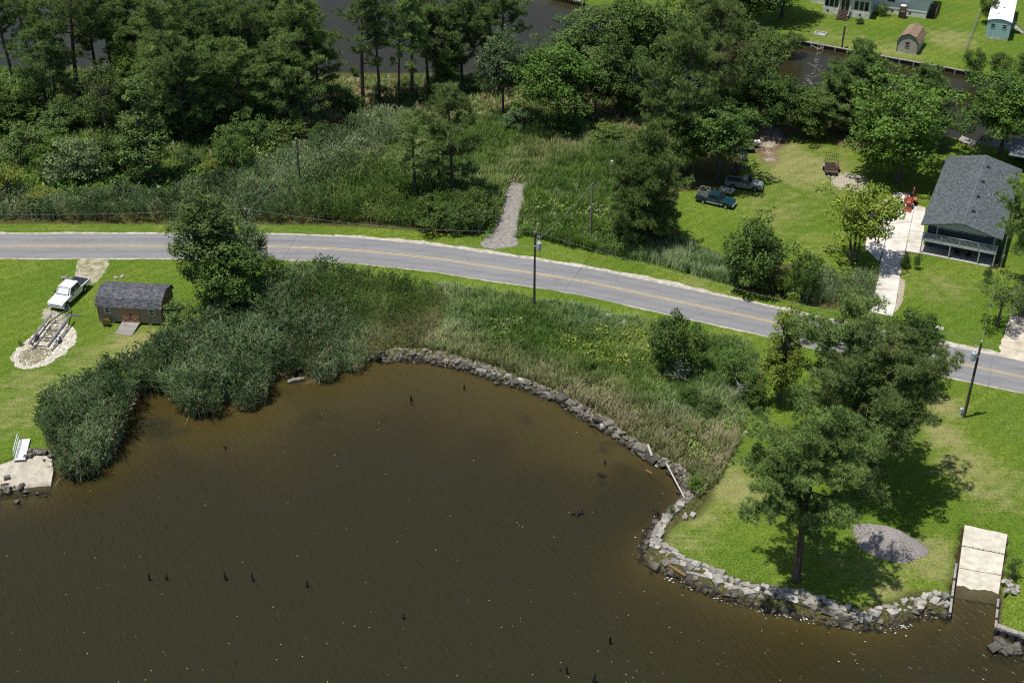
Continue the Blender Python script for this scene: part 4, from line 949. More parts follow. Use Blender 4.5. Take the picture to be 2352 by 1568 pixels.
def pickup(name, loc, head, L, Wd, H, wb, cab, body_m, label, group=None, low=.42, cover=None, sunshade=False, two_tone=None, rack=False, wr=.38, belt=None, hood_z=None, axle_f=None):
    o = empty(name, loc, head, label, 'pickup truck', group)
    belt = belt or H * .60; hood_z = hood_z or H * .58
    xf = L / 2 - .92; xr = xf - wb; c_front, c_rear = cab   # x of cowl and of cab back
    lo = arch_profile(L, {'low': low}, (xf, xr), wr + .08)
    up = [(L / 2, hood_z * .72), (L / 2 - .05, hood_z - .12), (L / 2 - .25, hood_z - .02), (c_front, belt), (c_rear, belt), (-L / 2 + .02, belt - .02), (-L / 2, belt - .06)]
    MB().prism(lo + up, -Wd / 2, Wd / 2, 'y').build('body', body_m, o, bevel=.05)
    if two_tone:
        for s in (-1, 1): MB().box(((xf + xr) / 2, s * (Wd / 2 + .006), low + .10), (wb - 2 * wr - .2, .015, .2)).build('sill_panel', two_tone, o)
    # bed: floor, dark flat sheet painted as the shaded inner void, rails, tailgate
    bx0, bx1 = -L / 2 + .10, c_rear - .06
    if cover:
        n = 3
        for i in range(n):
            a = bx0 + (bx1 - bx0) * i / n; b = bx0 + (bx1 - bx0) * (i + 1) / n
            MB().box(((a + b) / 2, 0, belt + .03), (b - a - .03, Wd - .22, .05)).build('bed_cover_panel', cover, o)
    else:
        MB().box(((bx0 + bx1) / 2, 0, belt - .004), (bx1 - bx0, Wd - .22, .012)).build('bed_void_sheet', mat('dark_bed', (0.05, 0.05, 0.055), (0.03, 0.03, 0.033), 4, .8), o)
        for s in (-1, 1): MB().box(((bx0 + bx1) / 2, s * (Wd / 2 - .07), belt + .05), (bx1 - bx0, .1, .1)).build('bed_rail', body_m, o)
    MB().box((-L / 2 - .01, 0, (belt + low) / 2 + .1), (.06, Wd - .3, belt - low - .12)).build('tailgate', body_m, o, bevel=.015)
    # cab
    t = H - belt; wt = Wd * .40
    A = [(c_front, -Wd / 2 + .05, belt), (c_front, Wd / 2 - .05, belt), (c_rear, Wd / 2 - .05, belt), (c_rear, -Wd / 2 + .05, belt)]
    ws = .62 * t / .72
    B = [(c_front - ws, -wt, H), (c_front - ws, wt, H), (c_rear + .18, wt, H), (c_rear + .18, -wt, H)]
    MB().add(A + B, [(3, 2, 1, 0), (4, 5, 6, 7), (0, 1, 5, 4), (1, 2, 6, 5), (2, 3, 7, 6), (3, 0, 4, 7)]).build('cab', body_m, o, bevel=.05)
    def pane(name, q, m, push):
        q = [Vector(p) for p in q]; c = sum(q, Vector()) / 4; n = (q[1] - q[0]).cross(q[3] - q[0]).normalized()
        if n.dot(c - Vector(((c_front + c_rear) / 2, 0, belt + t / 2))) < 0: n = -n
        vs = [p + n * push for p in q] + [p + n * (push + .012) for p in q]
        MB().add(vs, [(0, 1, 2, 3), (4, 5, 6, 7), (0, 1, 5, 4), (1, 2, 6, 5), (2, 3, 7, 6), (3, 0, 4, 7)]).build(name, m, o)
    def lerp4(a, b, c, d, u0, u1, v0, v1):
        a, b, c, d = map(Vector, (a, b, c, d)); f = lambda u, v: a.lerp(b, u).lerp(d.lerp(c, u), v)
        return [f(u0, v0), f(u1, v0), f(u1, v1), f(u0, v1)]
    pane('windshield', lerp4(A[0], A[1], B[1], B[0], .05, .95, .06, .94), glass, .004)
    if sunshade: pane('sunshade', lerp4(A[0], A[1], B[1], B[0], .11, .89, .15, .86), mat('foil_sunshade', (0.75, 0.76, 0.78), (0.55, .57, .6), 3, .35), .018)
    pane('rear_window', lerp4(A[2], A[3], B[3], B[2], .12, .88, .2, .85), glass, .004)
    for (a, b, c, d) in ((A[1], A[2], B[2], B[1]), (A[3], A[0], B[0], B[3])):
        fl = a[0] > b[0]
        r1, r2 = ((.10, .50), (.55, .93)) if fl else ((.50, .90), (.07, .45))
        if abs(c_front - c_rear) < 1.8: r1, r2 = ((.12, .62), (.68, .93)) if fl else ((.38, .88), (.07, .32))
        pane('side_window', lerp4(a, b, c, d, *r1, .12, .86), glass, .004); pane('side_window', lerp4(a, b, c, d, *r2, .12, .86), glass, .004)
    # front and rear
    MB().box((L / 2 - .02, 0, hood_z * .62), (.07, Wd * .6, hood_z * .26)).build('grille', mat('dark_grille', (0.12, 0.12, 0.13), (0.07, .07, .075), 20, .4, metal=.5), o, bevel=.02)
    for s in (-1, 1):
        MB().box((L / 2 - .06, s * Wd * .39, hood_z * .66), (.12, Wd * .17, .2)).build('headlight', mat('headlight_lens', (0.65, 0.68, 0.7), (0.5, .53, .55), 6, .1, spec=.8), o, bevel=.02)
        MB().box((-L / 2 + .0, s * (Wd / 2 - .09), belt - .25), (.08, .16, .35)).build('tail_light', mat('red_lens', (0.35, 0.02, 0.02), (0.25, .015, .015), 6, .2), o, bevel=.02)
        MB().box((c_front - .35, s * (Wd / 2 + .16), belt + .12), (.12, .24, .2)).build('mirror', black_m, o, bevel=.03)
        MB().box((c_front - 1.0, s * (Wd / 2 + .012), belt - .14), (.16, .03, .04)).build('door_handle', chrome, o)
    MB().box((L / 2 + .03, 0, low + .12), (.16, Wd * .98, .22)).build('front_bumper', chrome if not two_tone else two_tone, o, bevel=.05)
    MB().box((-L / 2 - .08, 0, low + .1), (.16, Wd * .95, .18)).build('rear_bumper', chrome, o, bevel=.03)
    for x in (xf, xr):
        for s in (-1, 1): wheel(o, x, s * (Wd / 2 - .12), wr, .25)
    if rack:
        k = MB(); z0 = belt; z1 = H + .12
        for x in (bx0 + .12, bx1 - .08):
            for s in (-1, 1): k.bar((x, s * (Wd / 2 - .08), z0), (x, s * (Wd / 2 - .1), z1), .05, .05)
            k.bar((x, -Wd / 2 + .1, z1), (x, Wd / 2 - .1, z1), .05, .05)
        for s in (-1, 1): k.bar((bx0 + .1, s * (Wd / 2 - .1), z1), (bx1 - .06, s * (Wd / 2 - .1), z1), .05, .05); k.bar((bx0 + .1, s * (Wd / 2 - .1), z1), (bx1 - .06, s * (Wd / 2 - .08), z0 + .1), .04, .04)
        k.build('ladder_rack', mat('rack_metal', (0.55, 0.55, 0.56), (0.4, .4, .41), 4, .4, metal=.5), o)
    return o
def at_wheels(fu, fv, ru, rv, Wd, L, wb, side):
    """place from the two ground contacts of one side; side=+1: the left side of the car is the one seen"""
    f = g(fu, fv); r = g(ru, rv); h = (f - r).normalized(); left = Vector((-h.y, h.x, 0)); mid = (f + r) / 2 - left * side * (Wd / 2 - .12)
    return mid - h * ((L / 2 - .92) - wb / 2), math.atan2(h.y, h.x)
loc, hd = at_wheels(155, 708, 195.5, 670, 2.03, 5.9, 3.75, +1)
pickup('white_pickup', loc, hd, 5.9, 2.03, 1.94, 3.75, (1.30, -1.15), paint('white_paint', (0.80, 0.80, 0.80)), 'white crew-cab pickup with a black bed cover and foil sunshade by the barn shed', low=.5, cover=mat('tonneau_black', (0.030, 0.034, 0.045), (0.022, 0.024, 0.032), 4, .45), sunshade=True, wr=.41)
loc, hd = at_wheels(1668, 479.5, 1613, 467, 1.73, 5.1, 3.1, -1)
pickup('teal_pickup', loc, hd, 5.1, 1.73, 1.6, 3.1, (1.0, -.95), paint('teal_paint', (0.007, 0.038, 0.050)), 'teal pickup with a silver ladder rack in the oak shade', low=.36, two_tone=mat('silver_sill', (0.35, 0.36, 0.37), (0.28, .29, .3), 4, .5), rack=True, wr=.33)
loc, hd = at_wheels(1734, 440, 1681, 433.5, 1.73, 4.9, 3.0, -1)
pickup('grey_pickup', loc, hd, 4.9, 1.73, 1.6, 3.0, (.95, -.40), paint('grey_green_paint', (0.20, 0.23, 0.22)), 'dusty grey regular-cab pickup parked behind the teal one', low=.36, wr=.33)

# ---- empty boat trailer
galv = mat('galvanised', (0.45, 0.46, 0.48))
steel_d = mat('dark_steel_frame', (0.13, 0.13, 0.16), (0.08, 0.08, 0.10), 4, .6, metal=.3)
bunk_m = mat('carpeted_bunk', (0.20, 0.20, 0.225), (0.12, .12, .14), 5, .95)
ra = g(71, 792, 1.3); fa = g(125, 726, 1.3); rb = g(113, 794, 1.3); fb = g(160, 729, 1.3)
rear = (ra + rb) / 2; front = (fa + fb) / 2; h = (front - rear); TL = h.length; h.normalize(); TW = 2.45
bt_ = empty('boat_trailer', Vector((rear.x, rear.y, LZ)), math.atan2(h.y, h.x), 'empty boat trailer with long bunks standing on the limestone pad', 'trailer')
for s in (-1, 1):
    MB().bar((0, s * TW * .40, .55), (TL * .8, s * TW * .40, .55), .1, .14).bar((TL * .8, s * TW * .40, .55), (TL + 1.9, s * .06, .55), .09, .12).build('frame_rail', steel_d, bt_)
    b = MB().bar((-.3, s * TW * .46, .92), (TL, s * TW * .46, 1.02), .2, .09).build('bunk', bunk_m, bt_)
    k = MB()
    for x in (.3, 1.9, 3.6, TL - .5): k.box((x, s * TW * .44, .74), (.06, .06, .36))
    k.build('bunk_post', steel_d, b)
    wheel(bt_, 1.7, s * (TW / 2 + .14), .34, .22)
    MB().prism([(1.7 + .45 * math.cos(t), .30 + .45 * math.sin(t)) for t in [math.pi * i / 8 for i in range(9)]] + [(1.7 + .41 * math.cos(t), .30 + .41 * math.sin(t)) for t in [math.pi * (8 - i) / 8 for i in range(9)]], s * (TW / 2 + .14) - .14, s * (TW / 2 + .14) + .14, 'y').build('fender', galv, bt_)
    MB().box((.1, s * TW * .42, .7), (.06, .22, .14)).build('tail_light', mat('red_lens', (0, 0, 0)), bt_)
for x in (.05, 1.7, 3.2, TL * .8): MB().bar((x, -TW * .40, .48), (x, TW * .40, .48), .09, .1).build('cross_member', steel_d, bt_)
w_ = MB().bar((TL + .9, 0, .55), (TL + .9, 0, 1.5), .09, .09).bar((TL + .9, 0, 1.5), (TL + .6, 0, 1.6), .08, .08).build('winch_post', steel_d, bt_)
MB().cyl((TL + .85, -.12, 1.2), (TL + .85, .12, 1.2), .1).build('winch', galv, w_)
MB().bar((TL + 1.9, 0, .55), (TL + 2.2, 0, .58), .12, .12).cyl((TL + 1.7, .12, .0), (TL + 1.7, .12, .85), .035).build('coupler', steel_d, bt_)
MB().bar((TL + 1.3, -.5, .05), (TL + 1.3, -1.6, .05), .3, .06).build('step_board', steel_d, bt_)

# ---- open utility trailer with raised ramp gate
ta = g(1907, 413); tb = g(1908, 386); hh = math.atan2(ta.y - tb.y, ta.x - tb.x)
ut = empty('utility_trailer', g(1908, 393), hh, 'small black utility trailer with a raised mesh ramp gate on the mown yard', 'trailer')
rust = mat('rusty_black_frame', (0.055, 0.045, 0.040), (0.03, .026, .024), 5, .8)
MB().box((0, 0, .5), (3.0, 1.75, .08)).build('deck', mat('trailer_boards', (0.13, 0.09, 0.065), (0.08, .055, .04), 3, .95), ut)
rk = MB()
for s in (-1, 1):
    rk.bar((-1.5, s * .9, .92), (1.5, s * .9, .92), .05, .05)
    for x in (-1.48, -.75, 0, .75, 1.48): rk.box((x, s * .9, .72), (.05, .05, .42))
rk.bar((1.5, -.9, .92), (1.5, .9, .92), .05, .05)
rk.build('side_rail', rust, ut)
gt = MB()
for i in range(7): gt.bar((-1.5, -.85 + i * 1.7 / 6, .5), (-1.62, -.85 + i * 1.7 / 6, 1.95), .04, .04)
for z in (.55, 1.0, 1.5, 1.95): gt.bar((-1.5 - .083 * (z - .5), -.87, z), (-1.5 - .083 * (z - .5), .87, z), .04, .04)
gt.build('ramp_gate', rust, ut)
MB().bar((1.5, -.7, .48), (2.6, 0, .48), .07, .09).bar((1.5, .7, .48), (2.6, 0, .48), .07, .09).cyl((2.55, 0, 0), (2.55, 0, .75), .04).build('tongue', rust, ut)
for s in (-1, 1):
    wheel(ut, -.2, s * 1.02, .33, .2); MB().box((-.2, s * 1.02, .74), (.9, .26, .04)).build('fender', mat('fender_blue_grey', (0.25, 0.29, 0.34), (0.2, .22, .25), 4, .5) if s < 0 else mat('fender_orange_rust', (0.26, 0.11, 0.05), (0.2, .08, .04), 4, .7), ut)
rgd = random.Random(5); db = MB()
for i in range(140): 
    x, y, an = rgd.uniform(-1.2, 1.1), rgd.uniform(-.7, .55), rgd.uniform(0, 6.3); z = .62 + .22 * math.exp(-(x * x + y * y))
    db.tube([(x, y, z), (x + math.cos(an) * .4, y + math.sin(an) * .35, z + rgd.uniform(-.08, .15))], [.03, .012], 3, False)
db.lathe([(0, .82), (.5, .74), (.9, .62), (1.0, .55)], 12)
db.build('brush_load', mat('brown_brush', (0.09, 0.062, 0.042), (0.05, .035, .025), 5, .95), ut)
MB().box((-.1, .66, .78), (1.3, .06, .42)).build('metal_sheet', galv, ut)

# ---- red compact tractor with loader and backhoe
tr0 = g(2084, 480); tr1 = g(2097, 455); th_ = math.atan2(tr0.y - tr1.y, tr0.x - tr1.x)
tc_ = empty('tractor', g(2089, 470), th_, 'red compact tractor with front bucket and backhoe on the concrete drive', 'tractor', scale=(.86, .86, .86))
red = paint('tractor_red', (0.27, 0.055, 0.022), .45)
MB().prism([(.0, .62), (1.55, .62), (1.6, 1.0), (1.4, 1.22), (.05, 1.32)], -.36, .36, 'y').build('hood', red, tc_, bevel=.06)
MB().box((.5, 0, .52), (2.3, .4, .3)).build('chassis', mat('dark_steel_frame', (0, 0, 0)), tc_)
for s in (-1, 1):
    wheel(tc_, -.55, s * .72, .58, .38, red); wheel(tc_, 1.25, s * .62, .36, .25, red)
    MB().prism([(-.55 + .68 * math.cos(t), .62 + .62 * math.sin(t)) for t in [.3 + 2.2 * i / 8 for i in range(9)]] + [(-.55 + .63 * math.cos(t), .62 + .57 * math.sin(t)) for t in [.3 + 2.2 * (8 - i) / 8 for i in range(9)]], s * .72 - .22, s * .72 + .22, 'y').build('fender', red, tc_)
    MB().bar((.1, s * .5, 1.35), (1.6, s * .5, 1.0), .09, .14).bar((1.6, s * .5, 1.0), (2.15, s * .5, .3), .09, .14).build('loader_arm', red, tc_)
MB().prism([(2.1, .05), (2.75, .08), (2.62, .14), (2.2, .2), (2.12, .6), (2.05, .6)], -.75, .75, 'y').build('bucket', red, tc_)
se = MB().box((-.45, 0, .98), (.5, .5, .12)).box((-.72, 0, 1.25), (.12, .5, .5)).build('seat', black_m, tc_, bevel=.03)
rb_ = MB(); 
for s in (-1, 1): rb_.bar((-.95, s * .45, .8), (-.95, s * .45, 2.2), .06, .06)
rb_.bar((-.95, -.45, 2.2), (-.95, .45, 2.2), .06, .06).build('roll_bar', black_m, tc_)
MB().tube([(.15, 0, 1.3), (-.05, 0, 1.45)], .02, 6).lathe([(.18, -.015), (.21, 0), (.18, .015), (.17, 0), (.18, -.015)], 14, Matrix.Translation((-.07, 0, 1.47)) @ Matrix.Rotation(-.5, 4, 'Y')).build('steering_wheel', black_m, tc_)
MB().bar((-1.2, 0, .55), (-1.75, .05, 2.0), .16, .22).bar((-1.75, .05, 2.0), (-2.35, .1, 1.2), .14, .18).build('backhoe_boom', red, tc_)
MB().prism([(-2.55, .75), (-2.2, .8), (-2.2, 1.2), (-2.35, 1.25), (-2.6, 1.0)], -.12, .28, 'y').build('backhoe_bucket', rust, tc_)
MB().box((-1.2, 0, .45), (.3, 1.4, .3)).build('stabiliser', red, tc_)

# ---- things half hidden under the great oak
o = empty('flat_trailer', g(1722, 346), math.radians(-2), 'long dark flat trailer poking out of the oak shade', 'trailer')
MB().box((-1.2, 0, .6), (3.6, 1.9, .1)).build('deck', rust, o); MB().bar((.6, -.7, .55), (2.1, 0, .55), .08, .1).bar((.6, .7, .55), (2.1, 0, .55), .08, .1).build('tongue', galv, o)
for s in (-1, 1): wheel(o, -1.4, s * 1.0, .33, .2)
o = empty('boat_trailer', g(1727, 394), math.radians(-8), 'dark trailer tongue with a jack at the oak shade edge', 'trailer')
MB().bar((-2.6, -.8, .5), (-.2, 0, .5), .09, .12).bar((-2.6, .8, .5), (-.2, 0, .5), .09, .12).bar((-2.6, -.8, .5), (-2.6, .8, .5), .09, .12).build('frame', steel_d, o); MB().cyl((-.25, .1, 0), (-.25, .1, .9), .045).build('jack', steel_d, o)
for s in (-1, 1): wheel(o, -2.3, s * .95, .32, .2)
o = empty('outboard_motor', g(1709, 371), .3, 'upright pale outboard motor on a stand beside the oak', 'boat motor')
MB().prism([(-.28, 0), (.28, 0), (.2, .5), (-.2, .55)], -.2, .2, 'y').build('cowl', mat('pale_blue_plastic', (0.5, .54, .6), (0.4, .44, .5), 3, .4), o, loc=(0, 0, 1.0), bevel=.05); MB().box((0, 0, .7), (.2, .2, .7)).box((.05, 0, .28), (.35, .06, .2)).build('leg', galv, o); MB().box((0, 0, .55), (.9, .1, .1)).box((-.4, 0, .27), (.08, .7, .55)).box((.4, 0, .27), (.08, .7, .55)).build('stand', wood_grey, o)
o = empty('white_tank', g(1737, 338), .2, 'small white tank on a frame at the edge of the bare patch', 'tank')
MB().tube([(-.5, 0, .75), (-.42, 0, .75), (.42, 0, .75), (.5, 0, .75)], [.2, .36, .36, .2], 14).build('tank', white_trim, o); MB().box((-.3, 0, .2), (.08, .6, .42)).box((.3, 0, .2), (.08, .6, .42)).build('frame', rust, o)
o = empty('small_cart', g(1669, 446), math.radians(-30), 'little metal cart standing between the two old pickups', 'cart')
MB().prism([(-.9, .45), (.9, .45), (1.0, .8), (-1.0, .8)], -.55, .55, 'y').build('tray', galv, o); MB().bar((.9, 0, .5), (1.7, 0, .35), .06, .06).build('drawbar', rust, o)
for s in (-1, 1): wheel(o, -.1, s * .66, .28, .16)
# ================================================================== rocks and shore works
def rock_material(name, c1, c2, vary=.22, w0=-.02, w1=.34):
    m = mat(name, c1, c2, 1.6, .9, .6, 9, vary=vary)
    n, l = nodes_of(m); b = n['Principled BSDF']
    src = b.inputs['Base Color'].links[0].from_socket
    ge = n.new('ShaderNodeNewGeometry'); sx = n.new('ShaderNodeSeparateXYZ'); l.new(ge.outputs['Position'], sx.inputs[0])
    nz = n.new('ShaderNodeTexNoise'); nz.inputs['Scale'].default_value = .8; l.new(ge.outputs['Position'], nz.inputs['Vector'])
    a_ = n.new('ShaderNodeMath'); a_.operation = 'MULTIPLY_ADD'; a_.inputs[1].default_value = -.3; l.new(nz.outputs['Fac'], a_.inputs[0]); l.new(sx.outputs['Z'], a_.inputs[2])
    r = n.new('ShaderNodeMapRange'); r.inputs['From Min'].default_value = w0; r.inputs['From Max'].default_value = w1; l.new(a_.outputs[0], r.inputs['Value'])
    mx = n.new('ShaderNodeMix'); mx.data_type = 'RGBA'; l.new(r.outputs[0], mx.inputs['Factor']); mx.inputs['A'].default_value = (0.030, 0.025, 0.016, 1); l.new(src, mx.inputs['B']); l.new(mx.outputs['Result'], b.inputs['Base Color'])
    rr = n.new('ShaderNodeMapRange'); rr.inputs['To Min'].default_value = .25; rr.inputs['To Max'].default_value = .9; l.new(r.outputs[0], rr.inputs['Value']); l.new(rr.outputs[0], b.inputs['Roughness'])
    return m
rock_g = rock_material('grey_brown_rubble', (0.185, 0.172, 0.138), (0.080, 0.075, 0.060), .45)
rock_w = rock_material('pale_concrete_block', (0.41, 0.39, 0.345), (0.19, 0.178, 0.152), .38)
def rock_mesh(seed, blocky):
    rg = random.Random(seed); bm = bmesh.new()
    if blocky:
        for sx in (-1, 1):
            for sy in (-1, 1):
                for sz in (-1, 1): bm.verts.new((sx * rg.uniform(.4, .52), sy * rg.uniform(.3, .5), sz * rg.uniform(.3, .42)))
        for _ in range(5): bm.verts.new((rg.uniform(-.5, .5), rg.uniform(-.45, .45), rg.choice((-1, 1)) * rg.uniform(.3, .42)))
    else:
        for _ in range(14):
            v = Vector((rg.gauss(0, 1), rg.gauss(0, 1), rg.gauss(0, 1))).normalized(); bm.verts.new((v.x * rg.uniform(.42, .58), v.y * rg.uniform(.34, .52), v.z * rg.uniform(.26, .42)))
    bmesh.ops.convex_hull(bm, input=bm.verts); bmesh.ops.delete(bm, geom=[v for v in bm.verts if not v.link_faces], context='VERTS')
    me = bpy.data.meshes.new('stone'); bm.to_mesh(me); bm.free(); return me
RUB = [rock_mesh(i, i % 3 == 0) for i in range(12)]; BLK = [rock_mesh(50 + i, True) for i in range(12)]
for m_ in RUB: m_.materials.append(rock_g)
for m_ in BLK: m_.materials.append(rock_w)
RUBW = [m.copy() for m in RUB]
for m_ in RUBW: m_.materials.clear(); m_.materials.append(rock_w)
def polyline_at(P, t):
    Ls = [0]
    for a, b in zip(P, P[1:]): Ls.append(Ls[-1] + (b - a).length)
    s = t * Ls[-1]
    for i in range(len(P) - 1):
        if s <= Ls[i + 1]: return P[i].lerp(P[i + 1], (s - Ls[i]) / (Ls[i + 1] - Ls[i] + 1e-9))
    return P[-1].copy()
def stone(parent, meshes, p, s, rg, tilt=.35, rz=None, sc=(1, 1, 1)):
    o = link_mesh('stone', rg.choice(meshes), parent, loc=p, rot=(rg.uniform(-tilt, tilt), rg.uniform(-tilt, tilt), rg.uniform(0, 6.28) if rz is None else rz), scale=(s * sc[0] * rg.uniform(.85, 1.25), s * sc[1] * rg.uniform(.75, 1.1), s * sc[2] * rg.uniform(.7, 1.0)))
    return o
ARC_TOP = [(858, 812), (905, 800), (960, 801), (1010, 807), (1065, 824), (1110, 832), (1150, 850), (1200, 869), (1250, 889), (1290, 902), (1340, 932), (1390, 954), (1430, 990), (1470, 1016), (1510, 1046), (1560, 1066), (1592, 1095), (1600, 1120), (1590, 1142), (1568, 1160)]
low = gl(ARC_LOW, 0); top = gl(ARC_TOP, LZ); rg = random.Random(31)
rv = empty('rock_revetment', polyline_at(low, .5), 0, 'long curved bank of grey rubble stones around the head of the bay', 'rock bank')
off = rv.location.copy(); count = 0
rows = [(.03, .72, 76), (.28, .80, 76), (.52, .80, 74), (.78, .66, 74)]
for s, size, n in rows:
    for i in range(n):
        t = (i + rg.uniform(.1, .9)) / n; a = polyline_at(low, t); b = polyline_at(top, t); f = s + rg.uniform(-.12, .12); p = a.lerp(b, f); p.z = -.05 + .72 * max(0, f) + rg.uniform(-.04, .12)
        big = size * rg.choice((.5, .6, .75, .9, 1.0, 1.25, 1.7 if .1 < t < .95 and s < .7 else 1.0))
        stone(rv, RUB if rg.random() > .12 else RUBW, p - off, big, rg)
pts = []
for i in range(900):
    t = rg.random(); a = polyline_at(low, t); b = polyline_at(top, t); f = rg.uniform(-.12, 1.08); p = a.lerp(b, f); p.z = -.08 + .70 * max(0, min(1, f)) + .05; pts.append(p - off)
o = scatter_stones('stone_rubble', pts, rock_g, .10, .30, 8, parent=rv); o['kind'] = 'stuff'
# boards washed up on the rocks
board = mat('bleached_board', (0.50, 0.47, 0.42), (0.33, .31, .28), 4, .9, stretch=(1, 1, 1))
def plank(name, u0, v0, z0, u1, v1, z1, w, h, m, label, cat='board'):
    a = g(u0, v0, z0); b = g(u1, v1, z1); c = (a + b) / 2; o = MB().bar(a - c, b - c, w, h).build(name, m, loc=c, bevel=.01); return tag(o, label, cat)
plank('washed_up_board', 1530, 1063, 1.0, 1572, 1142, .75, .15, .06, board, 'long bleached board lying across the right end of the rock bank')
plank('washed_up_board', 1488, 1020, 1.0, 1497, 1046, .9, .2, .07, board, 'short bleached board stuck upright in the rock bank')
plank('stone_beam', 1361, 960, .75, 1393, 967, .8, .45, .3, rock_g, 'long grey concrete beam lying on the rock bank', 'beam')
plank('sunken_plank', 1483, 1078, .03, 1497, 1086, .0, .2, .05, mat('wet_plank', (0.22, .12, .04), (0.15, .08, .03), 4, .5), 'orange-brown plank half sunk beside the rock bank')

# ---- seawall of blocks on the right point
SEA_TOP = [(1566, 1160), (1540, 1190), (1524, 1215), (1513, 1243), (1522, 1252), (1545, 1262), (1580, 1285), (1640, 1306), (1700, 1336), (1760, 1346), (1830, 1352), (1880, 1366), (1940, 1390), (1990, 1404), (2040, 1388), (2100, 1372), (2150, 1361), (2180, 1366)]
low = gl(SEA_LOW, 0); top = gl(SEA_TOP, LZ + .1); rg = random.Random(77)
sw = empty('block_seawall', polyline_at(low, .5), 0, 'seawall of broken concrete blocks round the grassy point', 'seawall'); off = sw.location.copy()
for s, size, n, ms in ((.0, .75, 52, RUB), (.18, .72, 50, RUB), (.40, .80, 52, RUB), (.64, .72, 72, BLK), (.90, .64, 72, BLK)):
    for i in range(n):
        t = (i + rg.uniform(.2, .8)) / n; a = polyline_at(low, t); b = polyline_at(top, t); d = polyline_at(top, min(1, t + .01)) - polyline_at(top, max(0, t - .01)); rz = math.atan2(d.y, d.x)
        f = s + rg.uniform(-.08, .08); p = a.lerp(b, f); p.z = -.10 + .88 * max(0, f) + rg.uniform(-.08, .10)
        if t > .72: ss = size * rg.choice((.5, .6, .75, .9, 1.1))
        else: ss = size * rg.choice((.8, .95, 1.1, 1.25))
        stone(sw, ms, p - off, ss, rg, .32 if s > .2 else .5, rz + rg.uniform(-.6, .6) if t < .72 else None, (1.12, .92, 1.0))
pts = []
for i in range(500):
    t = rg.random(); a = polyline_at(low, t); b = polyline_at(top, t); f = rg.uniform(-.2, .95); p = a.lerp(b, f); p.z = -.05 + .7 * max(0, min(1, f)); pts.append(p - off)
o = scatter_stones('stone_rubble', pts, rock_g, .10, .28, 9, parent=sw); o['kind'] = 'stuff'
tim = mat('wet_black_timber', (0.060, 0.052, 0.045), (0.03, .026, .022), 4, .6, .3, 12)
timg = mat('grey_cap_timber', (0.36, 0.34, 0.31), (0.2, .19, .17), 4, .9, .3, 12)
def beam(parent, offv, name, u0, v0, z0, u1, v1, z1, w, h, m): 
    a = g(u0, v0, z0) - offv; b = g(u1, v1, z1) - offv; return MB().bar(a, b, w, h).build(name, m, parent)
beam(sw, off, 'timber_beam', 1577, 1314, .55, 1640, 1330, .55, .28, .3, timg); beam(sw, off, 'timber_beam', 1640, 1330, .55, 1698, 1345, .5, .28, .3, timg)
beam(sw, off, 'timber_beam', 1533, 1296, .5, 1575, 1322, .45, .22, .22, mat('tan_board', (0.24, .16, .07), (0.16, .1, .04), 4, .8)); beam(sw, off, 'timber_beam', 1500, 1270, .4, 1540, 1300, .4, .3, .3, tim)
beam(sw, off, 'timber_beam', 1740, 1362, .45, 1850, 1392, .4, .3, .35, tim); beam(sw, off, 'timber_beam', 1850, 1392, .4, 1960, 1422, .35, .3, .35, tim)

# ---- right slip: slabs, timber cheeks, steel sheet wall
rp = empty('boat_slip', RAMP_R[0], 0, 'cracked pale concrete boat slip running into the water at right', 'boat ramp'); off = rp.location.copy()
A, B, C_, D_ = [p - off for p in RAMP_R]; C_ = g(2290, 1388, -.14) - off; D_ = g(2193, 1373, -.14) - off
A.z = B.z = .03
cuts = [0, .30, .60, 1.0]
slip_m = mat('slip_concrete', (0.62, 0.59, 0.50), (0.48, .45, .37), .8, .9, .2, 14)
rock_dirty = rock_material('algae_concrete', (0.60, 0.57, 0.48), (0.44, .41, .33), .02, -.55, -.2)
for a_, b_ in zip(cuts, cuts[1:]):
    e = .004
    q = [A.lerp(D_, a_ + e), B.lerp(C_, a_ + e), B.lerp(C_, b_ - e), A.lerp(D_, b_ - e)]
    if a_ > 0: pass
    nn = 6; vs = []
    for j in range(nn + 1):
        for k in range(nn + 1):
            p = q[0].lerp(q[1], k / nn).lerp(q[3].lerp(q[2], k / nn), j / nn); vs.append((p.x, p.y, p.z + .02 * math.sin(k * 1.7 + j)))
    fs = [(j * (nn + 1) + k, j * (nn + 1) + k + 1, (j + 1) * (nn + 1) + k + 1, (j + 1) * (nn + 1) + k) for j in range(nn) for k in range(nn)]
    vs += [(x, y, z - .2) for x, y, z in vs[:]]; m_ = (nn + 1) ** 2
    fs += [tuple(i + m_ for i in f[::-1]) for f in fs[:]]
    ring = [k for k in range(nn + 1)] + [(j + 1) * (nn + 1) - 1 for j in range(1, nn + 1)] + [nn * (nn + 1) + k for k in range(nn - 1, -1, -1)] + [j * (nn + 1) for j in range(nn - 1, 0, -1)]
    fs += [(a2, b2, b2 + m_, a2 + m_) for a2, b2 in zip(ring, ring[1:] + ring[:1])]
    MB().add(vs, fs).build('slab', rock_dirty, rp)
rgw = random.Random(3); wd = MB()
for (fa, fb) in ((.30, .30), ):
    for i in range(26):
        t = i / 25; p = A.lerp(D_, fa).lerp(B.lerp(C_, fb), t); wd.tube([p + Vector((0, 0, 0)), p + Vector((rgw.uniform(-.1, .1), rgw.uniform(-.1, .1), rgw.uniform(.05, .16 if .2 < t < .6 else .07)))], [.06, .02], 4, False)
wd.build('joint_weeds', mat('weed_green', (0.10, .13, .03), (0.06, .08, .02), 6, .9), rp)
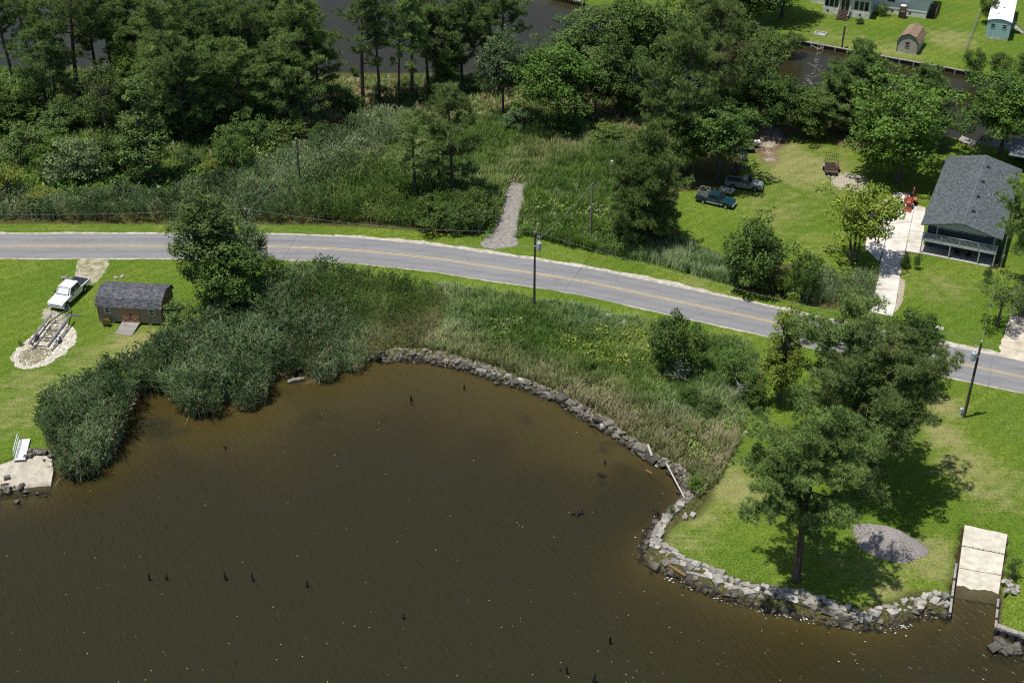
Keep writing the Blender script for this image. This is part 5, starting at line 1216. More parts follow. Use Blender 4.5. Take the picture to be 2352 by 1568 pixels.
for (u0, v0, u1, v1, nm, lb) in ((2197, 1290, 2181, 1414, 'timber_cheek', 'left timber retaining wall of the concrete slip'), (2293, 1372, 2286, 1447, 'timber_cheek', 'right timber retaining wall of the concrete slip')):
    a = g(u0, v0); b = g(u1, v1, .55); c = empty(nm, a, 0, lb, 'retaining wall'); d = b - a; dl = d.length; dn = d.normalized()
    for k in range(3): MB().bar(Vector((0, 0, -.12 - k * .3)), d + Vector((0, 0, -.12 - k * .3)), .08, .28).build('plank', tim if k else timg, c)
    MB().bar(Vector((0, 0, .06)), d + Vector((0, 0, .06)), .2, .06).build('cap', timg, c)
    for t in (.02, .35, .68, .98): q = d * t; MB().cyl(q + Vector((0, 0, -1.6)), q + Vector((0, 0, .22)), .11).build('pile', tim, c)
a = g(2286, 1446, .5); b = g(2480, 1516, .5); c = empty('sheet_pile_wall', a, 0, 'dark corrugated steel sheet wall with white block coping at the right corner', 'retaining wall'); d = b - a; dn = d.normalized(); pn = Vector((-dn.y, dn.x, 0)); L = d.length; vs = []; n = int(L / .18)
for i in range(n + 1):
    q = dn * (i * L / n) + pn * (.12 if (i // 2) % 2 else -.12); vs += [(q.x, q.y, -1.6), (q.x, q.y, .1)]
MB().add(vs, [(2 * i, 2 * i + 2, 2 * i + 3, 2 * i + 1) for i in range(n)]).build('corrugated_sheet', mat('rusted_sheet', (0.055, .05, .048), (0.03, .027, .026), 3, .7), c)
rgc = random.Random(6)
for i in range(int(L / .9)):
    q = dn * (i * .9 + .4) + pn * .35; link_mesh('coping_block', rgc.choice(BLK), c, loc=(q.x, q.y, .12), rot=(0, 0, math.atan2(dn.y, dn.x) + rgc.uniform(-.15, .15)), scale=(1.0, .55, .5))
rb2 = empty('toe_rocks', a, 0, 'grey toe rocks in the water under the steel sheet wall', 'rock bank')
for i in range(34): q = dn * rgc.uniform(.3, L * .7) - pn * rgc.uniform(.5, 1.9); stone(rb2, RUB, Vector((q.x, q.y, -.45 + rgc.uniform(-.1, .2))), rgc.uniform(.6, 1.2), rgc)
hp2 = empty('stone_heap', g(2318, 1350), 0, 'heap of white stones beside the concrete slip', 'stones')
for i in range(22): stone(hp2, BLK, Vector((rgc.gauss(0, .35), rgc.gauss(0, .6), rgc.uniform(.05, .3))), rgc.uniform(.25, .5), rgc, .6)

# ---- left slip, gangway and rubble
lp = [p.copy() for p in RAMP_L]
for p, z in zip(lp, (.55, LZ + .03, LZ + .03, LZ + .03, .4, -.18, -.18, -.18)): p.z = z
rl_ = empty('concrete_pad', lp[2], 0, 'worn tan concrete slip slab at the left water edge', 'boat ramp'); off = lp[2].copy(); cen = sum(lp, Vector()) / 8; vs = [p - off for p in lp]
mid_ = [(a_ + b_) / 2 + Vector((0, 0, .03)) for a_, b_ in zip(vs, vs[1:] + vs[:1])]
MB().add([cen - off] + vs + [v - Vector((0, 0, .35)) for v in vs], [(0, i + 1, (i + 1) % 8 + 1) for i in range(8)] + [(i + 1, i + 9, (i + 1) % 8 + 9, (i + 1) % 8 + 1) for i in range(8)]).build('slab', rock_material('tan_worn_concrete', (0.50, 0.46, 0.375), (0.34, 0.305, 0.24), .02, -.35, -.02), rl_)
for nm, u, v, n, sp_, z, ms, lb, k in (('rubble_pile', 89, 1042, 26, .8, LZ, RUB, 'pile of broken grey concrete beside the left slip', .55), ('shore_rocks', 8, 1128, 22, 1.3, .05, RUB, 'dark wet rocks at the left picture corner below the slip', .75)):
    c = empty(nm, g(u, v, z), 0, lb, 'rocks')
    for i in range(n): stone(c, ms, Vector((rgc.gauss(0, sp_), rgc.gauss(0, sp_ * .6), rgc.uniform(0, .25))), rgc.uniform(.5, 1.1) * k, rgc)
c = empty('shore_rocks', g(75, 1131, 0), 0, 'low wet rock fringe along the foot of the left slip', 'rocks')
for i in range(16): stone(c, RUB, Vector((rgc.uniform(-2.6, 2.2), rgc.uniform(-.3, .3) + .1 * i / 16, -.05)), rgc.uniform(.2, .42), rgc)
ga = g(46, 1060); gb = g(58, 1012); gh = math.atan2(gb.y - ga.y, gb.x - ga.x); GL = (gb - ga).length
gw = empty('gangway', ga, gh, 'white aluminium gangway with one handrail lying on the lawn by the left slip', 'gangway')
alu = mat('white_aluminium', (0.66, 0.66, 0.66), (0.55, .55, .56), 3, .5)
for i in range(12): MB().box((GL * (i + .5) / 12, 0, .22), (GL / 12 - .02, .95, .04)).build('deck_board', alu, gw)
for s in (-1, 1): MB().bar((0, s * .5, .14), (GL, s * .5, .14), .06, .2).build('side_beam', alu, gw)
rr_ = MB().bar((.4, .52, 1.1), (GL - .2, .52, 1.1), .06, .06).bar((.2, .52, .66), (GL - .1, .52, .66), .045, .045)
for x in (.2, GL * .5, GL - .1): rr_.bar((x, .52, .2), (x + .08, .52, 1.1), .05, .05)
rr_.build('handrail', alu, gw)

# ---- gravel pile
gp0 = g(2041, 1248); gp = empty('gravel_pile', gp0, 0, 'heap of grey gravel on the lawn between the pines and the slip', 'gravel pile')
NR, NA = 16, 44; vs = [(0, 0, 1.65)]; fs = []; rgp_ = random.Random(4)
nz = [1 + .07 * math.sin(3 * t + 1) + .05 * math.sin(5 * t + 2) + .03 * math.sin(9 * t) for t in (2 * math.pi * k / NA for k in range(NA))]
for i in range(1, NR + 1):
    r = i / NR
    for k in range(NA):
        t = 2 * math.pi * k / NA; x = math.cos(t) * 3.15 * r * nz[k]; y = math.sin(t) * 2.35 * r * nz[k] - .28 * x
        z = 1.65 * (1 - r ** 1.5) * (1 - .25 * max(0, math.cos(t - .3)) * r) + (.25 * math.exp(-((x - 1.0) ** 2 + (y + .2) ** 2) / .9)) * (1 - r) + rgp_.uniform(-.03, .03) * (r < 1)
        vs.append((x, y, z if i < NR else -.03))
fs = [(0, 1 + k, 1 + (k + 1) % NA) for k in range(NA)] + [(1 + i * NA + k, 1 + (i + 1) * NA + k, 1 + (i + 1) * NA + (k + 1) % NA, 1 + i * NA + (k + 1) % NA) for i in range(NR - 1) for k in range(NA)]
hm = mat('heap_gravel', (0.40, 0.365, 0.345), (0.18, 0.165, 0.155), 9, .95, 1.0, 24)
MB().add(vs, fs).build('heap', hm, gp)
pts = []
for i in range(1500):
    t = rgp_.uniform(0, 6.28); r = math.sqrt(rgp_.random()); k = int(t / 6.2832 * NA) % NA; x = math.cos(t) * 3.2 * r * nz[k]; y = math.sin(t) * 2.4 * r * nz[k] - .28 * x; pts.append(Vector((x, y, 1.65 * (1 - min(r, 1) ** 1.5) * (1 - .25 * max(0, math.cos(t - .3)) * r) + .0)))
o = scatter_stones('loose_gravel', pts, hm, .04, .09, 5, parent=gp); o['kind'] = 'stuff'

# ---- old pilings and stumps in the bay
pil_m = mat('black_rotten_pile', (0.022, 0.018, 0.015), (0.012, .01, .009), 5, .7, .4, 10)
PIL = [(344, 1332, .9, 'leftmost black piling of the row of five in the bay'), (383, 1331, .6, 'second piling of the row of five from the left'), (519, 1332, .9, 'middle piling of the row of five'), (581, 1334, .9, 'fourth and stoutest piling of the row of five'), (706, 1347, .7, 'rightmost piling of the row of five, set a little lower'),
       (928, 1421, .6, 'lone forked piling in the open bay'), (1302, 1546, .9, 'split piling at the bottom edge of the picture'), (1286, 1540, .25, 'stub of a piling just left of the split one at the bottom edge'), (1363, 1567, 1.0, 'piling cut by the bottom picture edge'), (1402, 1477, .85, 'leaning piling right of centre near the bottom'),
       (945, 921, .65, 'pointed stump in the shallow brown water near the rock bank'), (1066, 892, .5, 'twin stump in the shallows close to the rock bank'), (1389, 1065, .45, 'dark stump off the right end of the rock bank'), (518, 1030, .35, 'small stump off the left reeds')]
for i, (u, v, hgt, lb) in enumerate(PIL):
    rgq = random.Random(i + 60); o = empty('piling', g(u, v, 0), 0, lb, 'piling', 'old pilings in the bay'); r = rgq.uniform(.09, .14); lx, ly = rgq.uniform(-.12, .12), rgq.uniform(-.1, .1)
    MB().tube([(0, 0, -1.6), (0, 0, 0), (lx * .6, ly * .6, hgt * .6), (lx, ly, hgt)], [r, r * .95, r * .85, r * .6], 9).build('shaft', pil_m, o)
    MB().tube([(r * .3, 0, hgt * .5), (lx + r * .6, ly, hgt + rgq.uniform(.05, .25))], [r * .45, r * .15], 5).build('splinter', pil_m, o)
def roots(u, v, sc, lb, seed):
    rgq = random.Random(seed); o = empty('sunken_stump', g(u, v, 0), 0, lb, 'stump'); MB().tube([(0, 0, -.8), (0, 0, .05 * sc), (.05, 0, .3 * sc)], [.35 * sc, .25 * sc, .1 * sc], 9).build('bole', pil_m, o); mb = MB()
    for k in range(9): t = rgq.uniform(0, 6.28); l_ = sc * rgq.uniform(.4, 1.0); mb.tube([(0, 0, .05), (math.cos(t) * l_ * .5, math.sin(t) * l_ * .5, rgq.uniform(.05, .3) * sc), (math.cos(t) * l_, math.sin(t) * l_, rgq.uniform(-.3, .05))], [.1 * sc, .07 * sc, .03], 5)
    mb.build('roots', pil_m, o)
roots(1326, 1182, 1.1, 'root stump breaking the water with white ripples in the mid bay', 1); roots(1384, 1092, .8, 'sunken stump at the edge of the dark shallows', 2); roots(1510, 1178, .8, 'black root snag beside the rock point', 3)
lg = g(680, 874, 0); o = empty('driftwood_log', lg, .35, 'pale driftwood log in the gap of the reeds', 'log'); MB().tube([(-.9, 0, .05), (-.3, .04, .12), (.4, -.03, .14), (.9, 0, .1)], [.16, .24, .22, .15], 9).build('bole', mat('silver_wood', (0.30, .28, .25), (0.12, .11, .1), 3, .9, .6, 10), o); MB().tube([(.3, 0, .2), (.6, .3, .45)], [.07, .03], 6).build('branch_stub', mat('silver_wood', (0, 0, 0)), o)
# floating leaves and specks of foam
rgf = random.Random(8); mb = MB(); n = 0; bayp = [(p[0], p[1]) for p in BAY]
while n < 120:
    p = g(rgf.uniform(0, 2352), 1568 - 640 * rgf.random() ** 1.6, .015)
    if inpoly(np.array([p.x]), np.array([p.y]), bayp)[0]:
        s = rgf.uniform(.02, .05); a_ = rgf.uniform(0, 6.28); mb.add([(p.x + math.cos(a_ + k * 1.2566) * s * (1 if k % 2 else .7), p.y + math.sin(a_ + k * 1.2566) * s, .015) for k in range(5)], [(0, 1, 2, 3, 4)]); n += 1
tag(mb.build('floating_leaves', mat('pale_leaf_fleck', (0.62, .60, .42), (0.5, .45, .15), 2, .6)), 'pale flecks of leaf floating on the bay', 'leaves', kind='stuff')
# foam and painted bright glints where the ripples break on the seawall
mb = MB()
for i in range(420):
    t = rgf.random(); low = SEA_G if False else gl(SEA_LOW, 0); a_ = polyline_at(low, t); d = Vector((rgf.gauss(0, .35), -abs(rgf.gauss(.1, .35)), 0)); s = rgf.uniform(.02, .06); p = a_ + d
    if (math.sin(t * 60) + math.sin(t * 23)) < .3: continue
    mb.add([(p.x - s * 2, p.y, .02), (p.x, p.y - s, .02), (p.x + s * 2, p.y, .02), (p.x, p.y + s, .02)], [(0, 1, 2, 3)])
tag(mb.build('foam_and_glints', mat('white_foam_glint', (0.8, .8, .8), (0.7, .7, .7), 2, .4)), 'white foam flecks and painted glints along the foot of the seawall', 'foam', kind='stuff')

# ---- canal bulkhead and docks
bk = gl([(1800, 95), (1850, 97), (1960, 117), (2050, 134), (2180, 157), (2262, 174)], LZ - .05)
cb = empty('canal_bulkhead', bk[0], 0, 'low timber bulkhead along the far bank of the canal', 'bulkhead'); off = bk[0].copy()
for a_, b_ in zip(bk, bk[1:]):
    a2, b2 = a_ - off, b_ - off
    MB().bar(a2 + Vector((0, 0, .05)), b2 + Vector((0, 0, .05)), .32, .12).build('cap', timg, cb)
    nn = int((b2 - a2).length / 2.4) + 1
    for k in range(3): MB().bar(a2 + Vector((0, .02, -.12 - .3 * k)), b2 + Vector((0, .02, -.12 - .3 * k)), .1, .27).build('wale', tim, cb)
    for k in range(nn): q = a2.lerp(b2, (k + .5) / nn); MB().cyl(q + Vector((0, -.22, -1.6)), q + Vector((0, -.22, .1)), .12).build('pile', timg, cb)
def dock(name, pts, z, label, nplank, along=0):
    P = gl(pts, z); o = empty(name, P[0], 0, label, 'dock'); f = P[0].copy(); Q = [p - f for p in P]
    for i in range(nplank):
        a_, b_ = i / nplank + .006, (i + 1) / nplank - .006; q = [Q[0].lerp(Q[1], a_), Q[0].lerp(Q[1], b_), Q[3].lerp(Q[2], b_), Q[3].lerp(Q[2], a_)]
        MB().prism([(p.x, p.y) for p in q], -.05, 0, 'z').build('plank', wood_grey, o)
    for q in Q: MB().cyl((q.x, q.y, -2.2), (q.x, q.y, .35), .1).build('pile', timg, o)
dock('wooden_dock', [(1262, -12), (1338, 6), (1346, -6), (1272, -26)], .9, 'pale corner of a plank dock at the top edge of the canal', 14)
dock('wooden_dock', [(2200, 322), (2236, 336), (2246, 326), (2210, 312)], .9, 'small grey plank dock on the near canal bank under the bright tree', 10)
dk = g(2206, 318, .9); 
# ================================================================== utility poles, wires, fence, odds and ends
pole_m = mat('creosote_pole', (0.10, 0.085, 0.072), (0.055, 0.048, 0.042), 3, .9, .3, 12, stretch=(1, 1, .15))
pole_g = mat('grey_pole', (0.25, 0.24, 0.23), (0.15, .145, .14), 3, .9, .3, 12, stretch=(1, 1, .15))
tank_m = mat('transformer_grey', (0.42, 0.48, 0.54), (0.36, .41, .46), 4, .4)
porc = mat('porcelain', (0.6, 0.6, 0.62), (0.5, .5, .52), 5, .2)
def pole(base, hgt, label, m=pole_m, tx=None, arm=False, lean=(0, 0), r=.16, pins=True):
    o = empty('utility_pole', base, 0, label, 'utility pole', 'poles along the road'); lx, ly = lean
    MB().tube([(0, 0, -.5), (lx * .5, ly * .5, hgt * .5), (lx, ly, hgt)], [r, r * .85, r * .68], 10).build('shaft', m, o)
    if pins:
        MB().cyl((lx, ly, hgt - .02), (lx, ly, hgt + .22), .03, 6).lathe([(0, .1), (.07, .06), (.05, .0), (.08, -.06), (0, -.08)], 10, Matrix.Translation((lx, ly, hgt + .26))).build('insulator', porc, o)
        MB().lathe([(0, .08), (.06, .05), (.05, -.05), (0, -.08)], 8, Matrix.Translation((lx + .02, ly - .2, hgt - 1.5))).bar((lx, ly, hgt - 1.5), (lx, ly - .2, hgt - 1.5), .05, .05).build('neutral_insulator', porc, o)
    if tx:
        c = Vector((tx * .48 + lx, -.05, hgt - 1.55))
        t = MB().lathe([(0, -.48), (.24, -.48), (.27, -.40), (.27, .40), (.24, .46), (0, .5)], 16, Matrix.Translation(c)).build('transformer', tank_m, o, smooth=False)
        MB().cyl(c + Vector((0, 0, .45)), c + Vector((0, 0, .72)), .045, 8).lathe([(0, 0), (.08, 0), (.06, .05), (.08, .1), (0, .12)], 8, Matrix.Translation(c + Vector((0, 0, .6)))).build('bushing', porc, t)
        MB().bar(c + Vector((-tx * .2, 0, .2)), (lx, ly, hgt - 1.3), .06, .08).bar(c + Vector((-tx * .2, 0, -.3)), (lx, ly, hgt - 1.8), .06, .08).build('bracket', galv, t)
        MB().bar((lx, ly, hgt - .5), (lx + tx * .55, ly + .1, hgt - .35), .04, .04).cyl((lx + tx * .5, ly + .1, hgt - .65), (lx + tx * .5, ly + .1, hgt - .3), .05, 8).build('cutout_fuse', porc, o)
    return Vector(base) + Vector((lx, ly, hgt))
bA = g(694, 462); tA = pole(bA, height_at(bA, 322), 'lone pole standing in the reed marsh beyond the road')
bB = g(583, 640); tB = pole(bB, height_at(bB, 484), 'pole half hidden by the tall leafy roadside tree')
bC = g(1227, 708); tC = pole(bC, height_at(bC, 537), 'tall pole with a transformer between meadow and road', tx=1)
bD = g(1356, 548); tD = pole(bD, height_at(bD, 420), 'plain grey pole in the green growth left of the round pine', pole_g, pins=False, r=.14)
bE = g(2214, 958); tE = pole(bE, height_at(bE, 788), 'leaning pole with a transformer on the right roadside lawn', tx=-1)
bF = g(1402, 420); pole(bF, height_at(bF, 366), 'short service post with a white meter box in the rough grass', pole_g, pins=False, r=.1)
o = bpy.data.objects[[q.name for q in bpy.data.objects if q.name.startswith('utility_pole')][-1]]
MB().box((.05, -.2, height_at(bF, 366) - .35), (.3, .18, .5)).build('meter_box', white_trim, o)
bL = g(-150, 650); tL = Vector((bL.x, bL.y, tB.z)); bRt = Vector((bE.x + 45, bE.y - 19, LZ)); tR = Vector((bRt.x, bRt.y, tE.z))
wire_m = mat('aluminium_wire', (0.42, 0.43, 0.45), (0.34, .35, .37), 3, .4, metal=.4)
wire_d = mat('black_wire', (0.05, .05, .055), (0.03, .03, .035), 3, .5)
def wire(a, b, sag, label, m=wire_m, r=.008):
    a = Vector(a); b = Vector(b); pts = []
    for i in range(17):
        t = i / 16; p = a.lerp(b, t); p.z -= sag * 4 * t * (1 - t); pts.append(p - a)
    o = MB().tube(pts, r, 5, False).build('overhead_wire', m, loc=a, fixn=False); return tag(o, label, 'wire', 'overhead wires')
T = Vector((0, 0, .3)); N = Vector((0, -.2, -1.5))
wire(tL + T, tB + T, .5, 'upper line wire at the left, ending at the tree-hidden pole'); wire(tL + N, tB + N, .5, 'lower line wire at the left, ending at the tree-hidden pole')
wire(tB + T, tC + T, .9, 'upper line wire from the tree-hidden pole to the meadow transformer pole'); wire(tB + N, tC + N, .9, 'lower line wire from the tree-hidden pole to the meadow transformer pole', r=.010)
wire(tC + T, tE + T, 1.0, 'upper line wire from the meadow transformer pole to the leaning pole'); wire(tC + N, tE + N, 1.0, 'lower line wire from the meadow transformer pole to the leaning pole')
wire(tE + T, tR + T, .8, 'upper line wire leaving the picture at right'); wire(tE + N, tR + N, .8, 'lower line wire leaving the picture at right')
wire(tB + Vector((0, 0, -.6)), tA + Vector((0, 0, -.15)), .4, 'upper service wire from the tree-hidden pole to the lone marsh pole', r=.012); wire(tB + Vector((.2, 0, -1.8)), tA + Vector((.1, 0, -.5)), .5, 'lower service wire from the tree-hidden pole to the lone marsh pole')
wire(tC + Vector((0, 0, -1.2)), tD + Vector((0, 0, -.1)), .3, 'service wire over the road to the plain grey pole', r=.018); wire(tC + Vector((.15, 0, -1.7)), tD + Vector((0, 0, -.5)), .3, 'lower service wire over the road to the plain grey pole', wire_d, .01)
mast = house.matrix_basis @ Vector((8.75 + .85, 0, 4.25)); wire(tE + Vector((0, 0, -.4)), mast, .5, 'service wire from the leaning pole to the grey house mast', r=.010)
# small things by the road
o = empty('utility_pedestal', g(2206, 952), 0, 'grey utility pedestal at the foot of the leaning pole', 'utility box'); MB().tube([(0, 0, 0), (0, 0, .75)], .17, 12).build('casing', tank_m, o); MB().lathe([(0, .12), (.12, .08), (.18, 0)], 12, Matrix.Translation((0, 0, .75))).build('cap', tank_m, o)
o = empty('mailbox', g(2153, 772), HA, 'white mailbox on a post at the front lawn edge', 'mailbox')
MB().prism([(-.16, 0), (.16, 0), (.16, .15)] + [(.16 * math.cos(t), .15 + .14 * math.sin(t)) for t in [math.pi * i / 8 for i in range(1, 8)]] + [(-.16, .15)], -.5, .5, 'x').build('box', white_trim, o, loc=(0, 0, 1.0)); MB().box((0, 0, .5), (.1, .1, 1.0)).build('post', wood_grey, o); MB().box((.15, -.2, 1.2), (.05, .02, .25)).build('flag', mat('red_lens', (0, 0, 0)), o)
# white markers on the lawn by the reeds
for u, v, lb in ((1711, 1000, 'white pipe stub at the meadow corner'), (1741, 1006, 'small white lawn ornament right of the pipe stub')):
    o = empty('lawn_marker', g(u, v), 0, lb, 'lawn marker'); MB().tube([(0, 0, 0), (0, 0, .5)], .07, 10).build('pipe', white_trim, o); MB().tube([(0, 0, .45), (.2, 0, .5)], .06, 8).build('elbow', white_trim, o)
for u, v, lb, n in ((155, 638, 'white stones left of the worn drive', 7), (272, 637, 'white stones right of the worn drive', 6)):
    o = empty('stone_group', g(u, v), 0, lb, 'stones')
    for i in range(n): stone(o, BLK, Vector((rgc.uniform(-.6, .6), rgc.uniform(-.3, .3), .06)), rgc.uniform(.25, .42), rgc)
o = empty('concrete_lump', g(1432, 748), 0, 'pale concrete lump in the meadow grass below the road', 'rubble'); stone(o, BLK, Vector((0, 0, .35)), .8, rgc); stone(o, BLK, Vector((-1.6, 1.6, .3)), .6, rgc)
o = empty('concrete_lump', g(1588, 1188), 0, 'white rubble at the tip of the meadow by the point', 'rubble')
for i in range(4): stone(o, BLK, Vector((rgc.uniform(-.8, .5), rgc.uniform(-.2, .4), .12)), rgc.uniform(.3, .6), rgc)
# far lawn: fire pit frame, post, chain link fence
o = empty('fire_pit', g(1884, 79), WA, 'square white-framed pit with ash on the far lawn', 'fire pit')
for x, y, sx, sy in ((0, -.8, 1.9, .15), (0, .8, 1.9, .15), (-.88, 0, .15, 1.45), (.88, 0, .15, 1.45)): MB().box((x, y, .1), (sx, sy, .22)).build('side_timber', mat('bleached_board', (0, 0, 0)), o)
MB().lathe([(0, .16), (.4, .1), (.75, .02)], 12).build('ash_heap', mat('ash', (0.5, .49, .47), (0.1, .1, .1), 2.5, .95), o)
o = empty('mooring_post', g(1934, 106), 0, 'tall dark mooring post on the far lawn by the bulkhead', 'post'); MB().tube([(0, 0, -.3), (0, 0, 1.6), (.05, 0, 3.3)], [.15, .14, .13], 10).build('shaft', pole_m, o); MB().lathe([(0, .08), (.15, .0), (.13, -.05)], 10, Matrix.Translation((.05, 0, 3.32))).build('cap', black_m, o)
fa = g(2214, 127); fb = g(2252, 30); fd = (fb - fa); FL = fd.length; fe = empty('chain_link_fence', fa, math.atan2(fd.y, fd.x), 'grey chain link fence between the far lawn and the trailer home', 'fence')
nP = int(FL / 2.6)
for i in range(nP + 1): MB().cyl((FL * i / nP, 0, 0), (FL * i / nP, 0, 1.25), .035, 8).build('post', galv, fe)
MB().bar((0, 0, 1.2), (FL, 0, 1.2), .05, .05).build('top_rail', mat('dull_fence_wire', (0.22, .22, .21), (0.15, .15, .14), 4, .7), fe)
ch = MB()
for i in range(int(FL / .34)):
    x = i * .34
    ch.bar((x, 0, .05), (min(x + 1.1, FL), 0, 1.15), .006, .006, (0, 1, 0)); ch.bar((x, .004, 1.15), (min(x + 1.1, FL), .004, .05), .006, .006, (0, 1, 0))
ch.build('wire_mesh', mat('dull_fence_wire', (0.22, .22, .21), (0.15, .15, .14), 4, .7), fe)
# yard odds: board against the slab, rail
plank('garden_timber', 2107, 472, .8, 2127, 477, .8, .12, .14, mat('fresh_timber', (0.5, .4, .22), (0.4, .3, .16), 4, .8), 'yellow timber edging at the head of the concrete drive', 'timber')
# --- right shore
pine('Q0', 'pine_b', 1828, 1330, 950, 300, 'big pine with forked bole on the stone seawall left of the gravel pile')
pine('Q1', 'pine', 1995, 1135, 800, 330, 'broad dark pine standing on the lawn behind the gravel pile')
pine('P1', 'pine_b', 1925, 1020, 690, 270, 'lighter green pine in front of the road, left of the broad dark pine')
broad('D1', 'dark', 2078, 905, 705, 150, 'dark broadleaf tree at the roadside behind the broad dark pine')
tree('cypress_tree', 'cypress tree', 'C0', 'yellow', 1790, 918, 655, 135, 'narrow cypress with rusty lower boughs beside the road at the meadow end')
shrub('S0', 'dark', 1542, 852, 706, 140, 'tall dense dark green bush in the meadow below the road')
shrub('S1', 'oak', 1688, 885, 800, 90, 'olive shrub left of the cypress at the meadow end', SG)
shrub('S2', 'dark', 1585, 930, 878, 62, 'low dark shrub by the grey dead bush in the meadow', SG)
shrub('S3', 'oak', 1725, 925, 845, 85, 'low shrub hugging the foot of the cypress', SG)
shrub('S0', 'mid', 1632, 955, 905, 66, 'small green shrub on the meadow slope above the rocks', SG)
# --- left lawn and reed bank
broad('D5', 'mid', 488, 706, 424, 170, 'tall leafy tree by the road right of the brown barn shed')
broad('D1', 'oak', 548, 722, 545, 165, 'lower spreading tree between the tall leafy tree and the reeds')
broad('D3', 'grey', 588, 652, 502, 105, 'small thin tree against the road right of the tall leafy tree')
shrub('S1', 'oak', 628, 678, 588, 95, 'round shrub at the foot of the small thin roadside tree')
shrub('S2', 'mid', 545, 728, 640, 110, 'leafy shrub under the tall tree near the brown barn shed')
shrub('S3', 'mid', 432, 752, 690, 105, 'green shrub just right of the brown barn shed')
shrub('S0', 'mid', 392, 795, 752, 80, 'low green shrub below the brown barn shed corner', SG)
shrub('S2', 'yellow', 355, 842, 790, 72, 'dark yellow-green bush at the head of the left reeds', SG)
# --- middle marsh
pine('P0', 'pine', 1042, 464, 200, 150, 'larger of the two marsh pines left of the gravel drive')
pine('T0', 'pine_b', 957, 480, 274, 128, 'smaller thin marsh pine, left of its larger neighbour')
pine('T1', 'pine', 1012, 445, 345, 95, 'short leaning pine between the two marsh pines')
shrub('S3', 'dark', 1105, 512, 432, 95, 'dark shaded shrub at the left edge of the gravel drive')  # dark leaf colour of these thickets stands in for deep shade beneath the pines
shrub('S1', 'dark', 990, 520, 462, 120, 'dark low thicket under the two marsh pines')
shrub('S0', 'dark', 1060, 528, 468, 95, 'dark thicket in pine shade beside the road verge')
pine('R0', 'pine_b', 1478, 560, 310, 178, 'round bushy pine branched to the ground right of the gravel drive')
shrub('S2', 'oak', 1742, 660, 476, 178, 'big round dark thicket between the mown yard and the road')
shrub('S0', 'dark', 1838, 685, 570, 92, 'dark upright bush at the right end of the roadside thicket')
shrub('S3', 'yellow', 1812, 672, 618, 66, 'small yellow-green bush in front of the roadside thicket')
shrub('S1', 'mid', 1690, 625, 545, 80, 'light green bush at the left side of the roadside thicket')
broad('L0', 'lime', 1960, 604, 412, 215, 'lime green many-stemmed tree beside the concrete driveway')
pine('Q0', 'pine_b', 2348, 668, 380, 185, 'pine at the right picture edge beside the grey house')
broad('X0', 'oak', 2288, 750, 622, 120, 'small dark tree on the front lawn by the sandy drive', wide=1.1)
shrub('S2', 'pine', 2345, 722, 640, 70, 'needle-leaved bush over the sandy drive at the right edge')
shrub('S3', 'bright', 2076, 615, 585, 28, 'little weed bush on the driveway edge')
shrub('S1', 'mid', 2105, 618, 580, 20, 'young planted shrub in a bare ring on the front lawn')
shrub('S2', 'mid', 2264, 648, 606, 26, 'young shrub with stones at its foot before the porch stair')
# --- trees above the parked trucks
broad('D4', 'dark', 1648, 412, 226, 205, 'great dark oak overhanging the two parked pickups')
broad('D4', 'oak', 1590, 408, 270, 130, 'dark tree left of the great oak over the pickups')
pine('P1', 'pine_b', 1562, 402, 62, 190, 'tallest pine behind the round bushy pine')
pine('P2', 'pine_b', 1500, 395, 180, 120, 'middle pine left of the tallest pine')
pine('P3', 'pine', 1640, 310, 5, 175, 'tall pine behind the great dark oak')
broad('D1', 'mid', 1742, 285, 115, 130, 'tree with a pale bole right of the tall pine behind the oak')
broad('D2', 'dark', 1690, 300, 170, 120, 'dark tree wedged behind the great oak')
# --- canal bank, right
pine('R0', 'pine_b', 1962, 298, 108, 165, 'rounded pine leaning over the canal below the small barn')
pine('P3', 'pine', 1912, 310, 190, 120, 'low pine on the bank left of the rounded canal pine')
pine('R0', 'pine', 2112, 330, 160, 145, 'pine over the canal behind the bright green trees')
broad('D0', 'bright', 2062, 420, 182, 240, 'big bright green tree left of the grey roof')
broad('D3', 'bright', 2296, 356, 172, 195, 'big bright green tree behind the grey roof')
broad('D2', 'dark', 1800, 308, 165, 145, 'dark tree on the near canal bank by the bare snag')
broad('D3', 'oak', 1852, 315, 205, 115, 'shorter dark tree under the bare snag')
shrub('S1', 'yellow', 1878, 322, 282, 45, 'small olive bush at the back edge of the mown yard')
broad('D1', 'oak', 1745, 200, 60, 130, 'dark tree at the canal end of the far lawn')
shrub('S0', 'dark', 1812, 120, 70, 70, 'dark bush at the left end of the canal bulkhead')
# --- far yard
shrub('S0', 'dark', 2236, 172, 108, 66, 'left of the two bushes where the fence meets the canal')
shrub('S1', 'dark', 2294, 178, 118, 66, 'right of the two bushes where the fence meets the canal')
shrub('S2', 'oak', 2352, 182, 108, 66, 'bush over the canal at the right picture edge')
shrub('S3', 'oak', 2029, 36, 6, 36, 'clipped bush against the white house wall')
shrub('S2', 'mid', 1974, 54, 37, 23, 'small bush beside the brown house steps')
shrub('S0', 'dark', 2266, 55, -30, 52, 'tall hedge bush between the far lawn and the blue trailer home')
broad('D0', 'mid', 1795, 40, -150, 190, 'shade tree left of the white house')
broad('D2', 'oak', 1690, 62, -90, 150, 'tree at the far canal bank above the wood')
